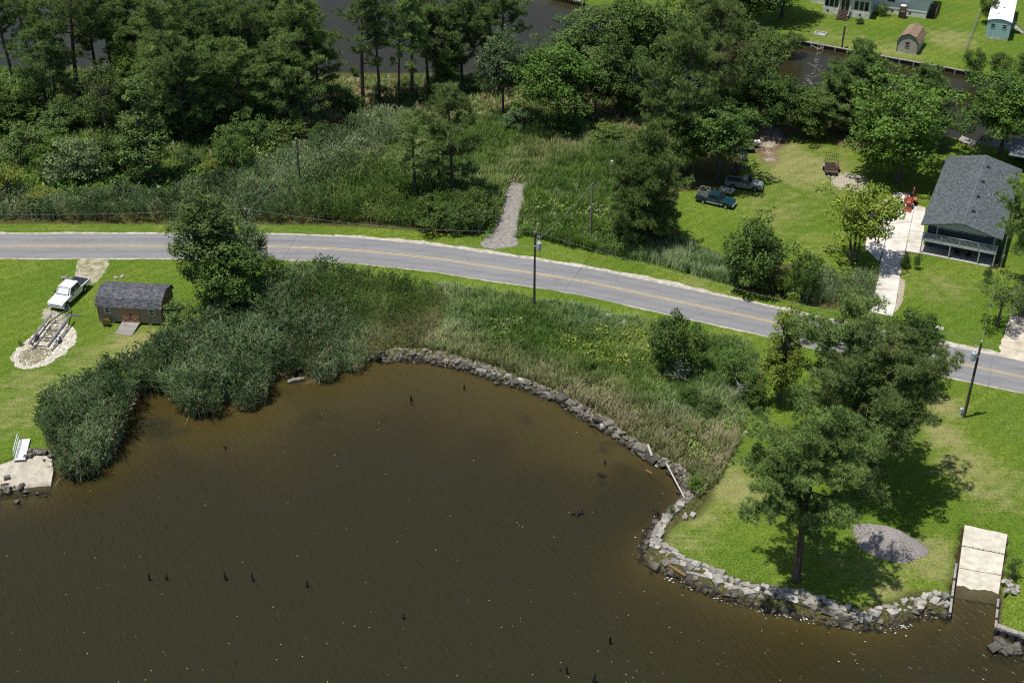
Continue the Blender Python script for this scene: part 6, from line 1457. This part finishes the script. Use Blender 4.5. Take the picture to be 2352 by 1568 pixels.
# --- wood between the drive and the canal
broad('D1', 'bright', 1284, 300, 92, 205, 'spreading bright tree over the brown straw clearing')
broad('D1', 'grey', 1156, 268, 52, 130, 'thin grey-green tree left of the spreading bright tree')
broad('D3', 'mid', 1366, 270, 115, 130, 'tree with a slim pale bole right of the spreading bright tree')
broad('D2', 'dark', 1425, 265, 60, 140, 'dark vine-hung tree right of the straw clearing')
broad('D0', 'mid', 1340, 190, 12, 165, 'leafy tree on the canal bank behind the spreading bright tree')
broad('D1', 'oak', 1430, 195, -25, 165, 'tall leafy tree at the top behind the straw clearing')
broad('D2', 'mid', 1520, 200, -30, 150, 'tall leafy tree at the top left of the tall pine')
pine('P0', 'pine', 1600, 215, -60, 150, 'pine at the top edge left of the far lawn')
broad('X0', 'mid', 1232, 215, 70, 105, 'airy tree on the bank between thin and spreading trees')
broad('D3', 'bright', 1032, 212, 118, 78, 'sapling under the right canal pines')
# --- canal pines, left to right
CP = [('P0', 30, 185, -70, 115, 'first canal pine at the left picture edge'), ('T0', 78, 190, -55, 95, 'second canal pine, half bare'), ('P1', 128, 215, -40, 110, 'third canal pine behind the left shrubs'),
      ('P2', 184, 245, -75, 205, 'fourth canal pine with a long clean bole'), ('P3', 222, 180, -45, 120, 'fifth canal pine, slim, against open water'), ('P0', 268, 215, -35, 130, 'sixth canal pine behind the vine tower'),
      ('P1', 305, 240, -20, 160, 'seventh canal pine, leafy to mid height'), ('P2', 362, 250, 45, 150, 'eighth canal pine, shorter than its neighbours'), ('P3', 405, 268, 5, 150, 'ninth canal pine above the vine tower'),
      ('P0', 452, 250, -30, 140, 'tenth canal pine, crown at the top edge'), ('Q1', 515, 262, 25, 150, 'eleventh canal pine, broad crowned'), ('P1', 560, 240, -40, 130, 'twelfth canal pine, behind the broad crowned one'),
      ('P2', 606, 262, 0, 145, 'thirteenth canal pine, dark bole over shrubs'), ('P3', 652, 268, 40, 130, 'fourteenth canal pine near the lone marsh pole'), ('P0', 694, 276, -15, 150, 'fifteenth canal pine by the straw patch'),
      ('P1', 738, 262, 5, 120, 'sixteenth canal pine at the edge of the open water gap'), ('T1', 838, 250, -45, 115, 'first thin pine in the open water gap'), ('T0', 872, 244, -40, 100, 'second thin pine in the open water gap'),
      ('P2', 918, 226, -30, 100, 'third pine in the open water gap'), ('T1', 948, 236, -20, 100, 'fourth pine in the open water gap'), ('P3', 1005, 214, 15, 118, 'fifth pine in the open water gap'),
      ('P0', 982, 198, -55, 110, 'sixth pine in the open water gap, behind the fifth'), ('P1', 1062, 190, -40, 120, 'seventh pine in the gap, crown at the top edge'), ('T0', 1112, 176, -45, 120, 'last canal pine, ivy on its dark bole')]
for pr_, u, v, vt, w, lab in CP: pine(pr_, 'pine' if (u // 7) % 3 else 'pine_b', u, v, vt, w, lab, PG)
# --- mixed trees in the front rank of the left wood
for pr_, lk, u, v, vt, w, lab in (('X0', 'mid', 250, 320, 130, 120, 'airy broadleaf tree left of the vine tower top'), ('D2', 'oak', 15, 300, 170, 110, 'broadleaf tree at the left edge under the pines'), ('D1', 'oak', 590, 300, 205, 100, 'low broadleaf tree above the dark ivy-hung bush'), ('X0', 'mid', 725, 300, 170, 95, 'airy broadleaf tree beside the straw patch')):
    broad(pr_, lk, u, v, vt, w, lab, BG)
for pr_, u, v, vt, w, lab in (('P1', 432, 322, 75, 150, 'front-rank pine right of the vine tower'), ('P3', 490, 305, 95, 140, 'front-rank pine above the yellow-green shrub'), ('P1', 565, 308, 90, 150, 'front-rank pine above the dark ivy-hung bush'), ('P3', 650, 312, 110, 135, 'front-rank pine over the lone marsh pole'), ('P1', 378, 310, 110, 140, 'front-rank pine just above the vine tower'), ('P3', 112, 270, 60, 130, 'front-rank pine among the left pines')):
    pine(pr_, 'pine_b' if u % 4 else 'pine', u, v, vt, w, lab, PG)
for pr_, u, v, vt, w, lab in (('P1', 335, 215, -30, 150, 'pine behind the light green tree'), ('P3', 425, 225, 30, 140, 'pine right of the ninth canal pine'),
                              ('P1', 485, 225, -40, 150, 'pine left of the broad crowned pine'), ('P3', 585, 230, -20, 150, 'pine behind the thirteenth canal pine'), ('P1', 630, 225, -40, 150, 'pine behind the fourteenth canal pine'), ('P3', 672, 235, 20, 140, 'pine left of the fifteenth canal pine'),
                              ('P3', 1040, 200, 10, 115, 'pine behind the gap sapling'), ('P0', 1150, 190, -50, 120, 'pine right of the last canal pine')):
    pine(pr_, 'pine_b' if u % 2 else 'pine', u, v, vt, w, lab, PG)
# --- understorey on the left
tree('vine_tower', 'tree', 'V0', 'mid', 345, 428, 165, 128, 'leafy tower of vines over a dead bole beside the reeds')
broad('D3', 'bright', 322, 268, 95, 110, 'light green tree above the vine tower')
US = [('S0', 'mid', 82, 268, 160, 118, 'tall round shrub near the left edge below the first pines'), ('S1', 'oak', 28, 305, 235, 115, 'dark shrub at the left edge, mid wood'), ('S2', 'mid', 155, 300, 222, 125, 'wide shrub below the clean pine bole'),
      ('S3', 'mid', 62, 375, 280, 135, 'large shrub at the left edge above the yellow ones'), ('S0', 'grey', 192, 428, 315, 150, 'big grey-green bush left of the vine tower'), ('S1', 'bright', 128, 385, 300, 110, 'bright shrub left of the big grey-green bush'),
      ('S2', 'oak', 258, 395, 290, 115, 'dark shrub against the vine tower'), ('S3', 'yellow', 18, 478, 378, 115, 'large yellow-green bush at the left edge by the reeds'), ('S0', 'yellow', 100, 482, 424, 92, 'low yellow-green bush in the reeds at left'),
      ('S1', 'yellow', 225, 462, 424, 48, 'little yellow-green bush in the reeds below the grey-green bush'), ('S2', 'yellow', 298, 462, 415, 55, 'little yellow-green bush in the reeds below the vine tower'), ('S3', 'mid', 432, 392, 330, 80, 'round shrub right of the vine tower'),
      ('S0', 'dark', 538, 418, 305, 110, 'dark ivy-hung bush in the middle of the marsh edge'), ('S1', 'yellow', 495, 418, 366, 66, 'yellow-green shrub left of the dark ivy-hung bush'), ('S2', 'oak', 556, 350, 262, 115, 'shrub below the dark pine boles'),
      ('S3', 'mid', 606, 345, 262, 105, 'shrub left of the lone marsh pole top'), ('S0', 'oak', 664, 342, 272, 125, 'wide shrub behind the lone marsh pole'), ('S1', 'mid', 590, 425, 378, 66, 'low shrub right of the dark ivy-hung bush'),
      ('S2', 'dark', 745, 330, 280, 100, 'dark shrub right of the lone marsh pole'), ('S3', 'oak', 460, 305, 235, 115, 'forest-floor shrub under the tenth pine'), ('S0', 'dark', 385, 320, 240, 110, 'dark forest-floor shrub above the vine tower'),
      ('S1', 'oak', 520, 300, 230, 100, 'forest-floor shrub under the broad crowned pine'), ('S2', 'dark', 235, 290, 195, 105, 'dark forest-floor shrub behind the wide shrub'), ('S3', 'dark', 800, 260, 205, 80, 'dark brush under the first thin gap pine'),
      ('S0', 'oak', 20, 235, 165, 90, 'brush under the first canal pine'), ('S2', 'mid', 440, 445, 395, 60, 'small round shrub in the reeds right of the vine tower'), ('S1', 'mid', 640, 455, 405, 60, 'light shrub in the reeds by the lone marsh pole'),
      ('S1', 'dark', 868, 238, 195, 70, 'dark brush under the second thin gap pine'), ('S0', 'oak', 935, 232, 190, 75, 'low brush under the third gap pine'), ('S2', 'dark', 1000, 232, 185, 70, 'dark brush under the fifth gap pine'), ('S3', 'oak', 775, 232, 185, 80, 'brush at the left end of the open water gap'),
      ('S3', 'grey', 1180, 300, 245, 80, 'grey shrub below the thin grey-green tree'), ('S1', 'dark', 1300, 318, 275, 90, 'dark brush below the spreading bright tree'), ('S0', 'oak', 1400, 330, 285, 90, 'brush at the right end of the straw clearing'),
      ('S2', 'mid', 1095, 212, 165, 70, 'bush on the canal bank under the last canal pine'), ('S3', 'dark', 1450, 255, 190, 90, 'dark brush under the vine-hung tree'), ('S1', 'oak', 1700, 300, 235, 90, 'dark brush behind the great oak')]
for pr_, lk, u, v, vt, w, lab in US: shrub(pr_, lk, u, v, vt, w, lab, SG)
shrub('S2', 'bright', 1597, 1125, 1090, 44, 'bright weed clump between the arc rocks and the board', SG)
shrub('S3', 'mid', 2322, 1330, 1278, 36, 'dark green weed clump right of the concrete slip', SG)
shrub('S1', 'bright', 1543, 1180, 1160, 18, 'tiny weed tuft on the rock point', SG)
shrub('S0', 'lime', 47, 795, 778, 14, 'tiny bright tuft at the edge of the limestone pad', SG)

# bare dead wood
dead_m = mat('bleached_wood', (0.42, 0.40, 0.37), (0.24, 0.22, 0.20), 3, .9)
def dead(name, u, v, vt, wpx, label, seed, n=26, cat='dead bush', r=.05):
    rg = random.Random(seed); p = g(u, v); H = height_at(p, vt); W = wpx / px_per_m(p) / 2
    o = empty(name, p, 0, label, cat); mb = MB(); br = MB()
    mb.tube([(0, 0, -.2), (.05, .05, H * .5), (0, .1, H * .95)], [r * 1.6, r, .015], 6, False)
    for i in range(n):
        t = rg.uniform(.15, .9); a = rg.uniform(0, 6.3); l_ = W * rg.uniform(.4, 1.0) * (1.1 - .5 * t)
        b0 = Vector((.05, .05, H * t)); e = b0 + Vector((math.cos(a) * l_, math.sin(a) * l_, l_ * rg.uniform(.1, .7)))
        md = b0.lerp(e, .5) + Vector((rg.uniform(-.1, .1), rg.uniform(-.1, .1), rg.uniform(-.1, .15)))
        br.tube([b0, md, e], [r * .6, r * .4, .012], 4, False)
        for _ in range(3):
            s = md.lerp(e, rg.random()); br.tube([s, s + Vector((rg.uniform(-1, 1), rg.uniform(-1, 1), rg.uniform(0, 1))) * l_ * .35], [r * .3, .01], 3, False)
    mb.build('trunk', dead_m, o, fixn=False); br.build('branches', dead_m, o, fixn=False)
dead('dead_bush', 1556, 880, 822, 75, 'pale grey dead bush below the tall dark bush in the meadow', 1)
dead('dead_bush', 1692, 925, 878, 60, 'pale grey dead bush left of the cypress foot', 2)
dead('dead_tree', 1858, 258, 92, 60, 'bare bleached snag standing against the canal', 3, 34, 'dead tree', .09)
dead('dead_bush', 700, 318, 284, 60, 'bare twiggy bush above the lone marsh pole', 4, 18)

# ================================================================== reeds and rough grass
def sample(poly_px, dens, seed, z=LZ):
    rg = np.random.default_rng(seed); P = [(p.x, p.y) for p in gl(poly_px, z)]
    xs = [a for a, _ in P]; ys = [b for _, b in P]; A = (max(xs) - min(xs)) * (max(ys) - min(ys)); n = int(A * dens)
    x = rg.uniform(min(xs), max(xs), n); y = rg.uniform(min(ys), max(ys), n); k = inpoly(x, y, P)
    return x[k], y[k], rg
def reed_template(rg, nleaf=10, w=.030, plume=False):
    v = []; f = []
    lx, ly = rg.normal(0, .07, 2)
    def add(p):
        v.append(p); return len(v) - 1
    a = add((-.012, 0, 0)); b = add((.012, 0, 0)); c = add((lx, ly, 1.0)); f.append((a, b, c))
    for i in range(nleaf):
        t = .28 + .70 * (i + rg.uniform(0, 1)) / nleaf; o = np.array([lx * t * t, ly * t * t, t]); an = rg.uniform(0, 6.283)
        d = np.array([math.cos(an), math.sin(an), 0]); s = np.array([-d[1], d[0], 0]); L = rg.uniform(.14, .26); up = rg.uniform(.8, 2.0)
        m_ = o + d * L * .38 + np.array([0, 0, L * up * .5]); e = o + d * L * .85 + np.array([0, 0, L * (up * .8 - .3)])
        i0 = add(o); i1 = add(m_ + s * w * .36); i2 = add(e); i3 = add(m_ - s * w * .36); f += [(i0, i1, i2), (i0, i2, i3)]
    if plume:
        tp = np.array([lx, ly, 1.0]); k = len(v); v += [tp, tp + np.array([.02, .012, .05]), tp + np.array([.035, .01, .10]), tp + np.array([-.012, -.012, .05])]; f += [(k, k + 1, k + 2), (k, k + 2, k + 3)]
    return np.array(v), np.array(f)
def grass_template(rg, n=9):
    v = []; f = []
    for i in range(n):
        an = rg.uniform(0, 6.283); d = np.array([math.cos(an), math.sin(an), 0]); s = np.array([-d[1], d[0], 0]) * rg.uniform(.018, .032); o = rg.normal(0, .10, 3); o[2] = 0
        L = rg.uniform(.6, 1.0); out = rg.uniform(.1, .6); m_ = o + d * out * .35 + np.array([0, 0, L * .62]); e = o + d * out + np.array([0, 0, L])
        k = len(v); v += [o - s, o + s, m_ + s * .9, m_ - s * .9, e]; f += [(k, k + 1, k + 2), (k, k + 2, k + 3), (k + 3, k + 2, k + 4)]
    return np.array(v), np.array(f)
def spread(name, x, y, z0, hgt, colour, lean, templates, rg, label, cat, wide=None):
    """many plants of a few shapes -> one mesh with the plant's own colour in 'tint'"""
    V = []; F = []; T = []; off = 0; which = rg.integers(0, len(templates), len(x)); ang = rg.uniform(0, 6.283, len(x))
    for k, (tv, tf) in enumerate(templates):
        s = which == k
        if not s.any(): continue
        h = hgt[s][:, None]; c = np.cos(ang[s])[:, None]; sn = np.sin(ang[s])[:, None]
        w = h if wide is None else wide[s][:, None]
        px_ = (tv[None, :, 0] * c - tv[None, :, 1] * sn) * w; py_ = (tv[None, :, 0] * sn + tv[None, :, 1] * c) * w; pz_ = tv[None, :, 2] * h
        hh = np.maximum(tv[None, :, 2], 0) ** 1.6 * h
        px_ = px_ + lean[s, 0][:, None] * hh + x[s][:, None]; py_ = py_ + lean[s, 1][:, None] * hh + y[s][:, None]
        n = s.sum(); nv = len(tv)
        V.append(np.stack([px_, py_, pz_ + z0[s][:, None]], 2).reshape(-1, 3))
        F.append((tf[None] + (np.arange(n) * nv)[:, None, None]).reshape(-1, 3) + off); off += n * nv
        T.append((colour[s][:, None, :] * rg.uniform(.7, 1.35, (n, nv, 1))).reshape(-1, 3))
    me = np_mesh(name, np.concatenate(V), np.concatenate(F), np.concatenate(T)); me.materials.append(attr_leaf_mat('blades'))
    return tag(link_mesh(name, me), label, cat, kind='stuff')
rt = np.random.default_rng(5)
REEDS = [reed_template(rt, 10, plume=i % 4 == 0) for i in range(8)]; GRASS = [grass_template(rt) for _ in range(8)]
def ground_z(x, y):
    i = np.clip(np.searchsorted(ax, x) - 1, 0, len(ax) - 2); j = np.clip(np.searchsorted(ay, y) - 1, 0, len(ay) - 2)
    return np.maximum(gm_z[j, i], -.3)
def mixcol(t, stops):
    t = np.clip(t, 0, 1); xs = [s for s, _ in stops]; return np.stack([np.interp(t, xs, [c[k] for _, c in stops]) for k in range(3)], 1)
BLUE = [(0, (0.056, 0.105, 0.038)), (.4, (0.195, 0.290, 0.130)), (.75, (0.36, 0.46, 0.245)), (1, (0.55, 0.59, 0.36))]
OLIVE = [(0, (0.055, 0.125, 0.022)), (.4, (0.145, 0.255, 0.055)), (.75, (0.27, 0.345, 0.105)), (1, (0.48, 0.45, 0.24))]
TAN = [(0, (0.10, 0.14, 0.04)), (.35, (0.22, 0.24, 0.09)), (.7, (0.37, 0.33, 0.19)), (1, (0.56, 0.48, 0.32))]
GREENY = [(0, (0.045, 0.105, 0.014)), (.6, (0.140, 0.245, 0.038)), (1, (0.27, 0.35, 0.08))]
def bed(name, poly, dens, seed, hmin, hmax, stops, templates, label, cat, bias=0.0, taper=None, lean_amp=.22, shore=False, wide=None, blend=None):
    x, y, rg = sample(poly, dens, seed); n = len(x)
    hh = hmin + (hmax - hmin) * np.clip(.75 * vnoise(x, y, 1.3, seed) + .45 * vnoise(x, y, 4.5, seed + 9) + .35 * rg.uniform(0, 1, n) - .25, 0, 1.1)
    if taper: hh = hh * np.interp(x, [g(taper[0], 700).x, g(taper[1], 700).x], [1.0, taper[2]])
    th = vnoise(x, y, 5, seed + 1) * 6.28 * 1.4 + rg.normal(0, .7, n); la = lean_amp * rg.uniform(.2, 1.2, n)
    lean = np.stack([np.cos(th) * la, np.sin(th) * la], 1) + np.array([.05, 0])
    if shore:
        dB = polydist(x, y, BAY); k = np.clip(1 - dB / 1.6, 0, 1)
        e = .4; gx = polydist(x + e, y, BAY) - dB; gy = polydist(x, y + e, BAY) - dB; nn = np.hypot(gx, gy) + 1e-6
        lean[:, 0] -= gx / nn * k * .28; lean[:, 1] -= gy / nn * k * .28
    t = .5 * vnoise(x, y, 2.2, seed + 2) + .5 * rg.uniform(0, 1, n) + .5 * (vnoise(x, y, 8, seed + 3) - .5) + bias
    col = mixcol(t, stops)
    dd = rg.uniform(0, 1, n) < .07; col[dd] = np.array([.42, .40, .25]) * rg.uniform(.7, 1.1, (dd.sum(), 1))
    if blend is not None:
        for (cx, cy, r, st, bi) in blend:
            p = g(cx, cy); w = np.clip(1.5 - np.hypot(x - p.x, y - p.y) / r, 0, 1)[:, None] * rg.uniform(.4, 1, (n, 1)); col = col * (1 - w) + mixcol(t + bi, st) * w
    return spread(name, x, y, ground_z(x, y), hh, col, lean, templates, rg, label, cat, None if wide is None else np.full(n, wide) * rg.uniform(.8, 1.2, n))
bed('reed_bed', REED_W, 10, 1, 1.9, 3.3, BLUE, REEDS, 'tall blue-green reeds fringing the bay below the brown barn shed', 'reeds', shore=True, taper=(640, 1020, .42), blend=[(960, 720, 7, OLIVE, 0), (870, 700, 5, GREENY, 0), (760, 690, 4, GREENY, -.1), (940, 790, 4, TAN, -.1)])
R2 = [(-160, 508), (0, 509), (400, 511), (700, 513), (880, 520), (1108, 539), (1122, 505), (1100, 470), (960, 440), (880, 370), (960, 300), (860, 280), (760, 330), (690, 370), (600, 400), (480, 440), (380, 470), (200, 470), (-160, 485)]
bed('reed_bed', R2, 8, 2, 1.8, 3.3, BLUE, REEDS, 'wide blue-green reed marsh along the far side of the road', 'reeds', blend=[(1000, 480, 12, OLIVE, .1), (860, 480, 9, GREENY, .1), (1050, 400, 10, OLIVE, .15)])
M2 = [(880, 370), (960, 290), (1100, 275), (1300, 290), (1420, 305), (1450, 400), (1400, 450), (1300, 470), (1213, 421), (1170, 420), (1138, 500), (1100, 470), (960, 440)]
bed('rough_grass', M2, 9, 3, .9, 2.0, OLIVE, GRASS, 'pale tussocky rough grass behind the gravel drive', 'grass', bias=.05, wide=1.3, blend=[(1240, 360, 5, TAN, -.1), (1120, 330, 8, GREENY, -.1), (1330, 400, 6, GREENY, 0)])
M3 = [(1208, 430), (1300, 470), (1400, 445), (1490, 535), (1600, 580), (1700, 630), (1705, 662), (1500, 607), (1300, 567), (1188, 537), (1203, 470)]
bed('rough_grass', M3, 10, 4, .9, 2.1, GREENY, GRASS, 'lush green rough growth between the gravel drive and the round pine', 'grass', wide=1.3, blend=[(1600, 610, 9, BLUE, 0)])
R4 = [(1845, 655), (1890, 638), (2012, 636), (2006, 690), (1994, 708), (1880, 704), (1790, 684)]
bed('reed_bed', R4, 9, 5, 1.2, 2.2, BLUE, REEDS, 'grey-green reed patch left of the concrete driveway by the road', 'reeds', bias=.08)
bed('rough_grass', MEADOW_W, 13, 6, .55, 1.6, OLIVE, GRASS, 'mixed green and tan meadow grass between the road and the arc of rocks', 'grass', bias=.05, wide=1.15,
    blend=[(960, 790, 3, TAN, 0), (1080, 800, 4, TAN, .1), (1170, 840, 3.5, TAN, .1), (1280, 870, 4, TAN, .1), (1390, 930, 4, TAN, .1), (1480, 985, 4.5, TAN, .15), (1570, 1030, 5, TAN, .1), (1640, 1060, 4, TAN, .1), (1420, 790, 7, GREENY, .2), (1330, 800, 4, GREENY, .1), (1060, 690, 6, BLUE, 0), (1350, 720, 5, BLUE, 0), (1600, 900, 5, BLUE, -.1), (1120, 700, 5, GREENY, -.1), (1240, 760, 5, GREENY, -.1), (1600, 830, 6, GREENY, 0), (1500, 880, 4, GREENY, 0)])
def weed_template(rg, n=22):
    v = []; f = []
    for i in range(n):
        d = unit(rg.normal(size=3) * np.array([1, 1, .6]) + np.array([0, 0, .3])); c = d * rg.uniform(.25, .6) * np.array([1, 1, 1.0]) + np.array([0, 0, .45]); c[2] = max(.1, c[2])
        nn = unit(d + rg.normal(0, .4, 3) + np.array([0, 0, .5])); t = unit(np.cross(nn, rg.normal(size=3))); b = np.cross(nn, t); s_ = rg.uniform(.09, .17)
        k = len(v); v += [c - t * s_, c + b * s_ * .6, c + t * s_, c - b * s_ * .6]; f += [(k, k + 1, k + 2), (k, k + 2, k + 3)]
    return np.array(v), np.array(f)
WEEDS = [weed_template(rt) for _ in range(6)]
LIMEY = [(0, (0.085, 0.135, 0.014)), (.6, (0.19, 0.26, 0.030)), (1, (0.32, 0.35, 0.06))]
bed('weed_patch', [(1310, 770), (1400, 755), (1500, 775), (1520, 830), (1440, 850), (1340, 830), (1290, 800)], 3.0, 31, .8, 1.5, LIMEY, WEEDS, 'bright yellow-green weed patch in the middle of the meadow', 'weeds', wide=1.0)
bed('weed_patch', [(1130, 735), (1200, 740), (1190, 790), (1130, 785)], 2.2, 32, .8, 1.3, GREENY, WEEDS, 'green weed patch below the road left of the transformer pole', 'weeds', wide=1.0)
bed('weed_patch', [(1215, 470), (1300, 480), (1400, 470), (1480, 545), (1560, 590), (1400, 585), (1300, 560), (1200, 530)], 2.2, 33, .9, 1.8, GREENY, WEEDS, 'leafy weeds between the gravel drive and the plain grey pole', 'weeds', wide=1.1)
bed('weed_patch', [(880, 440), (960, 445), (1100, 475), (1118, 505), (1090, 525), (900, 515), (820, 500)], 2.0, 34, 1.0, 1.9, GREENY, WEEDS, 'yellow-green weeds in front of the two marsh pines', 'weeds', wide=1.1, bias=.15)
bed('weed_patch', [(1580, 960), (1690, 960), (1680, 1020), (1620, 1090), (1570, 1050)], 1.2, 35, .9, 1.6, GREENY, WEEDS, 'green weeds on the lower right meadow slope', 'weeds', wide=1.0)
bed('weed_patch', [(-150, 440), (0, 400), (130, 440), (250, 430), (420, 400), (520, 380), (700, 330), (690, 370), (600, 410), (480, 445), (380, 475), (200, 480), (-150, 490)], 2.4, 36, 1.4, 2.8, GREENY, WEEDS, 'leafy tangle where the left wood meets the reeds', 'weeds', wide=1.5)
bed('weed_patch', [(1150, 440), (1160, 446), (1152, 482), (1140, 516), (1124, 546), (1108, 548), (1124, 515), (1138, 480)], 7, 37, .4, 1.0, GREENY, WEEDS, 'weeds creeping over the left edge of the gravel drive', 'weeds', wide=.8)
bed('weed_patch', [(1206, 425), (1222, 425), (1218, 470), (1204, 515), (1196, 545), (1184, 545), (1194, 505), (1204, 465)], 7, 38, .4, 1.0, GREENY, WEEDS, 'weeds creeping over the right edge of the gravel drive', 'weeds', wide=.8)
M4 = [(700, 180), (1000, 178), (1180, 185), (1500, 215), (1700, 235), (1720, 290), (1560, 400), (1450, 400), (1420, 305), (1300, 290), (1100, 275), (960, 290), (800, 270), (690, 300)]
bed('rough_grass', M4, 2.2, 7, .5, 1.3, OLIVE, GRASS, 'sparse rough grass on the floor of the canal wood', 'grass', bias=.1, wide=1.2)
M5 = [(-200, 160), (700, 165), (690, 300), (600, 400), (480, 440), (380, 470), (200, 470), (-200, 490)]
bed('undergrowth', M5, 2.2, 8, .6, 1.6, GREENY, GRASS, 'dark tangled undergrowth on the floor of the left wood', 'undergrowth', bias=-.1, wide=1.6)
# fallen stems along the reed edge
x, y, rg2 = sample(REED_W, .9, 21); k = (polydist(x, y, BAY) < .9)
x, y = x[k], y[k]; mbx = MB(); rs = random.Random(4)
for a_, b_ in zip(x, y):
    an = rs.uniform(0, 6.28); L = rs.uniform(.8, 1.8); mbx.tube([(a_, b_, .15), (a_ + math.cos(an) * L * .8, b_ + math.sin(an) * L * .8 - .4, rs.uniform(.2, .9))], [.02, .012], 3, False)
tag(mbx.build('fallen_reed_stems', mat('dry_reed', (0.34, 0.30, 0.22), (0.20, 0.17, 0.12), 3, .9), fixn=False), 'pale fallen reed stems along the water edge of the reeds', 'reeds', kind='stuff')
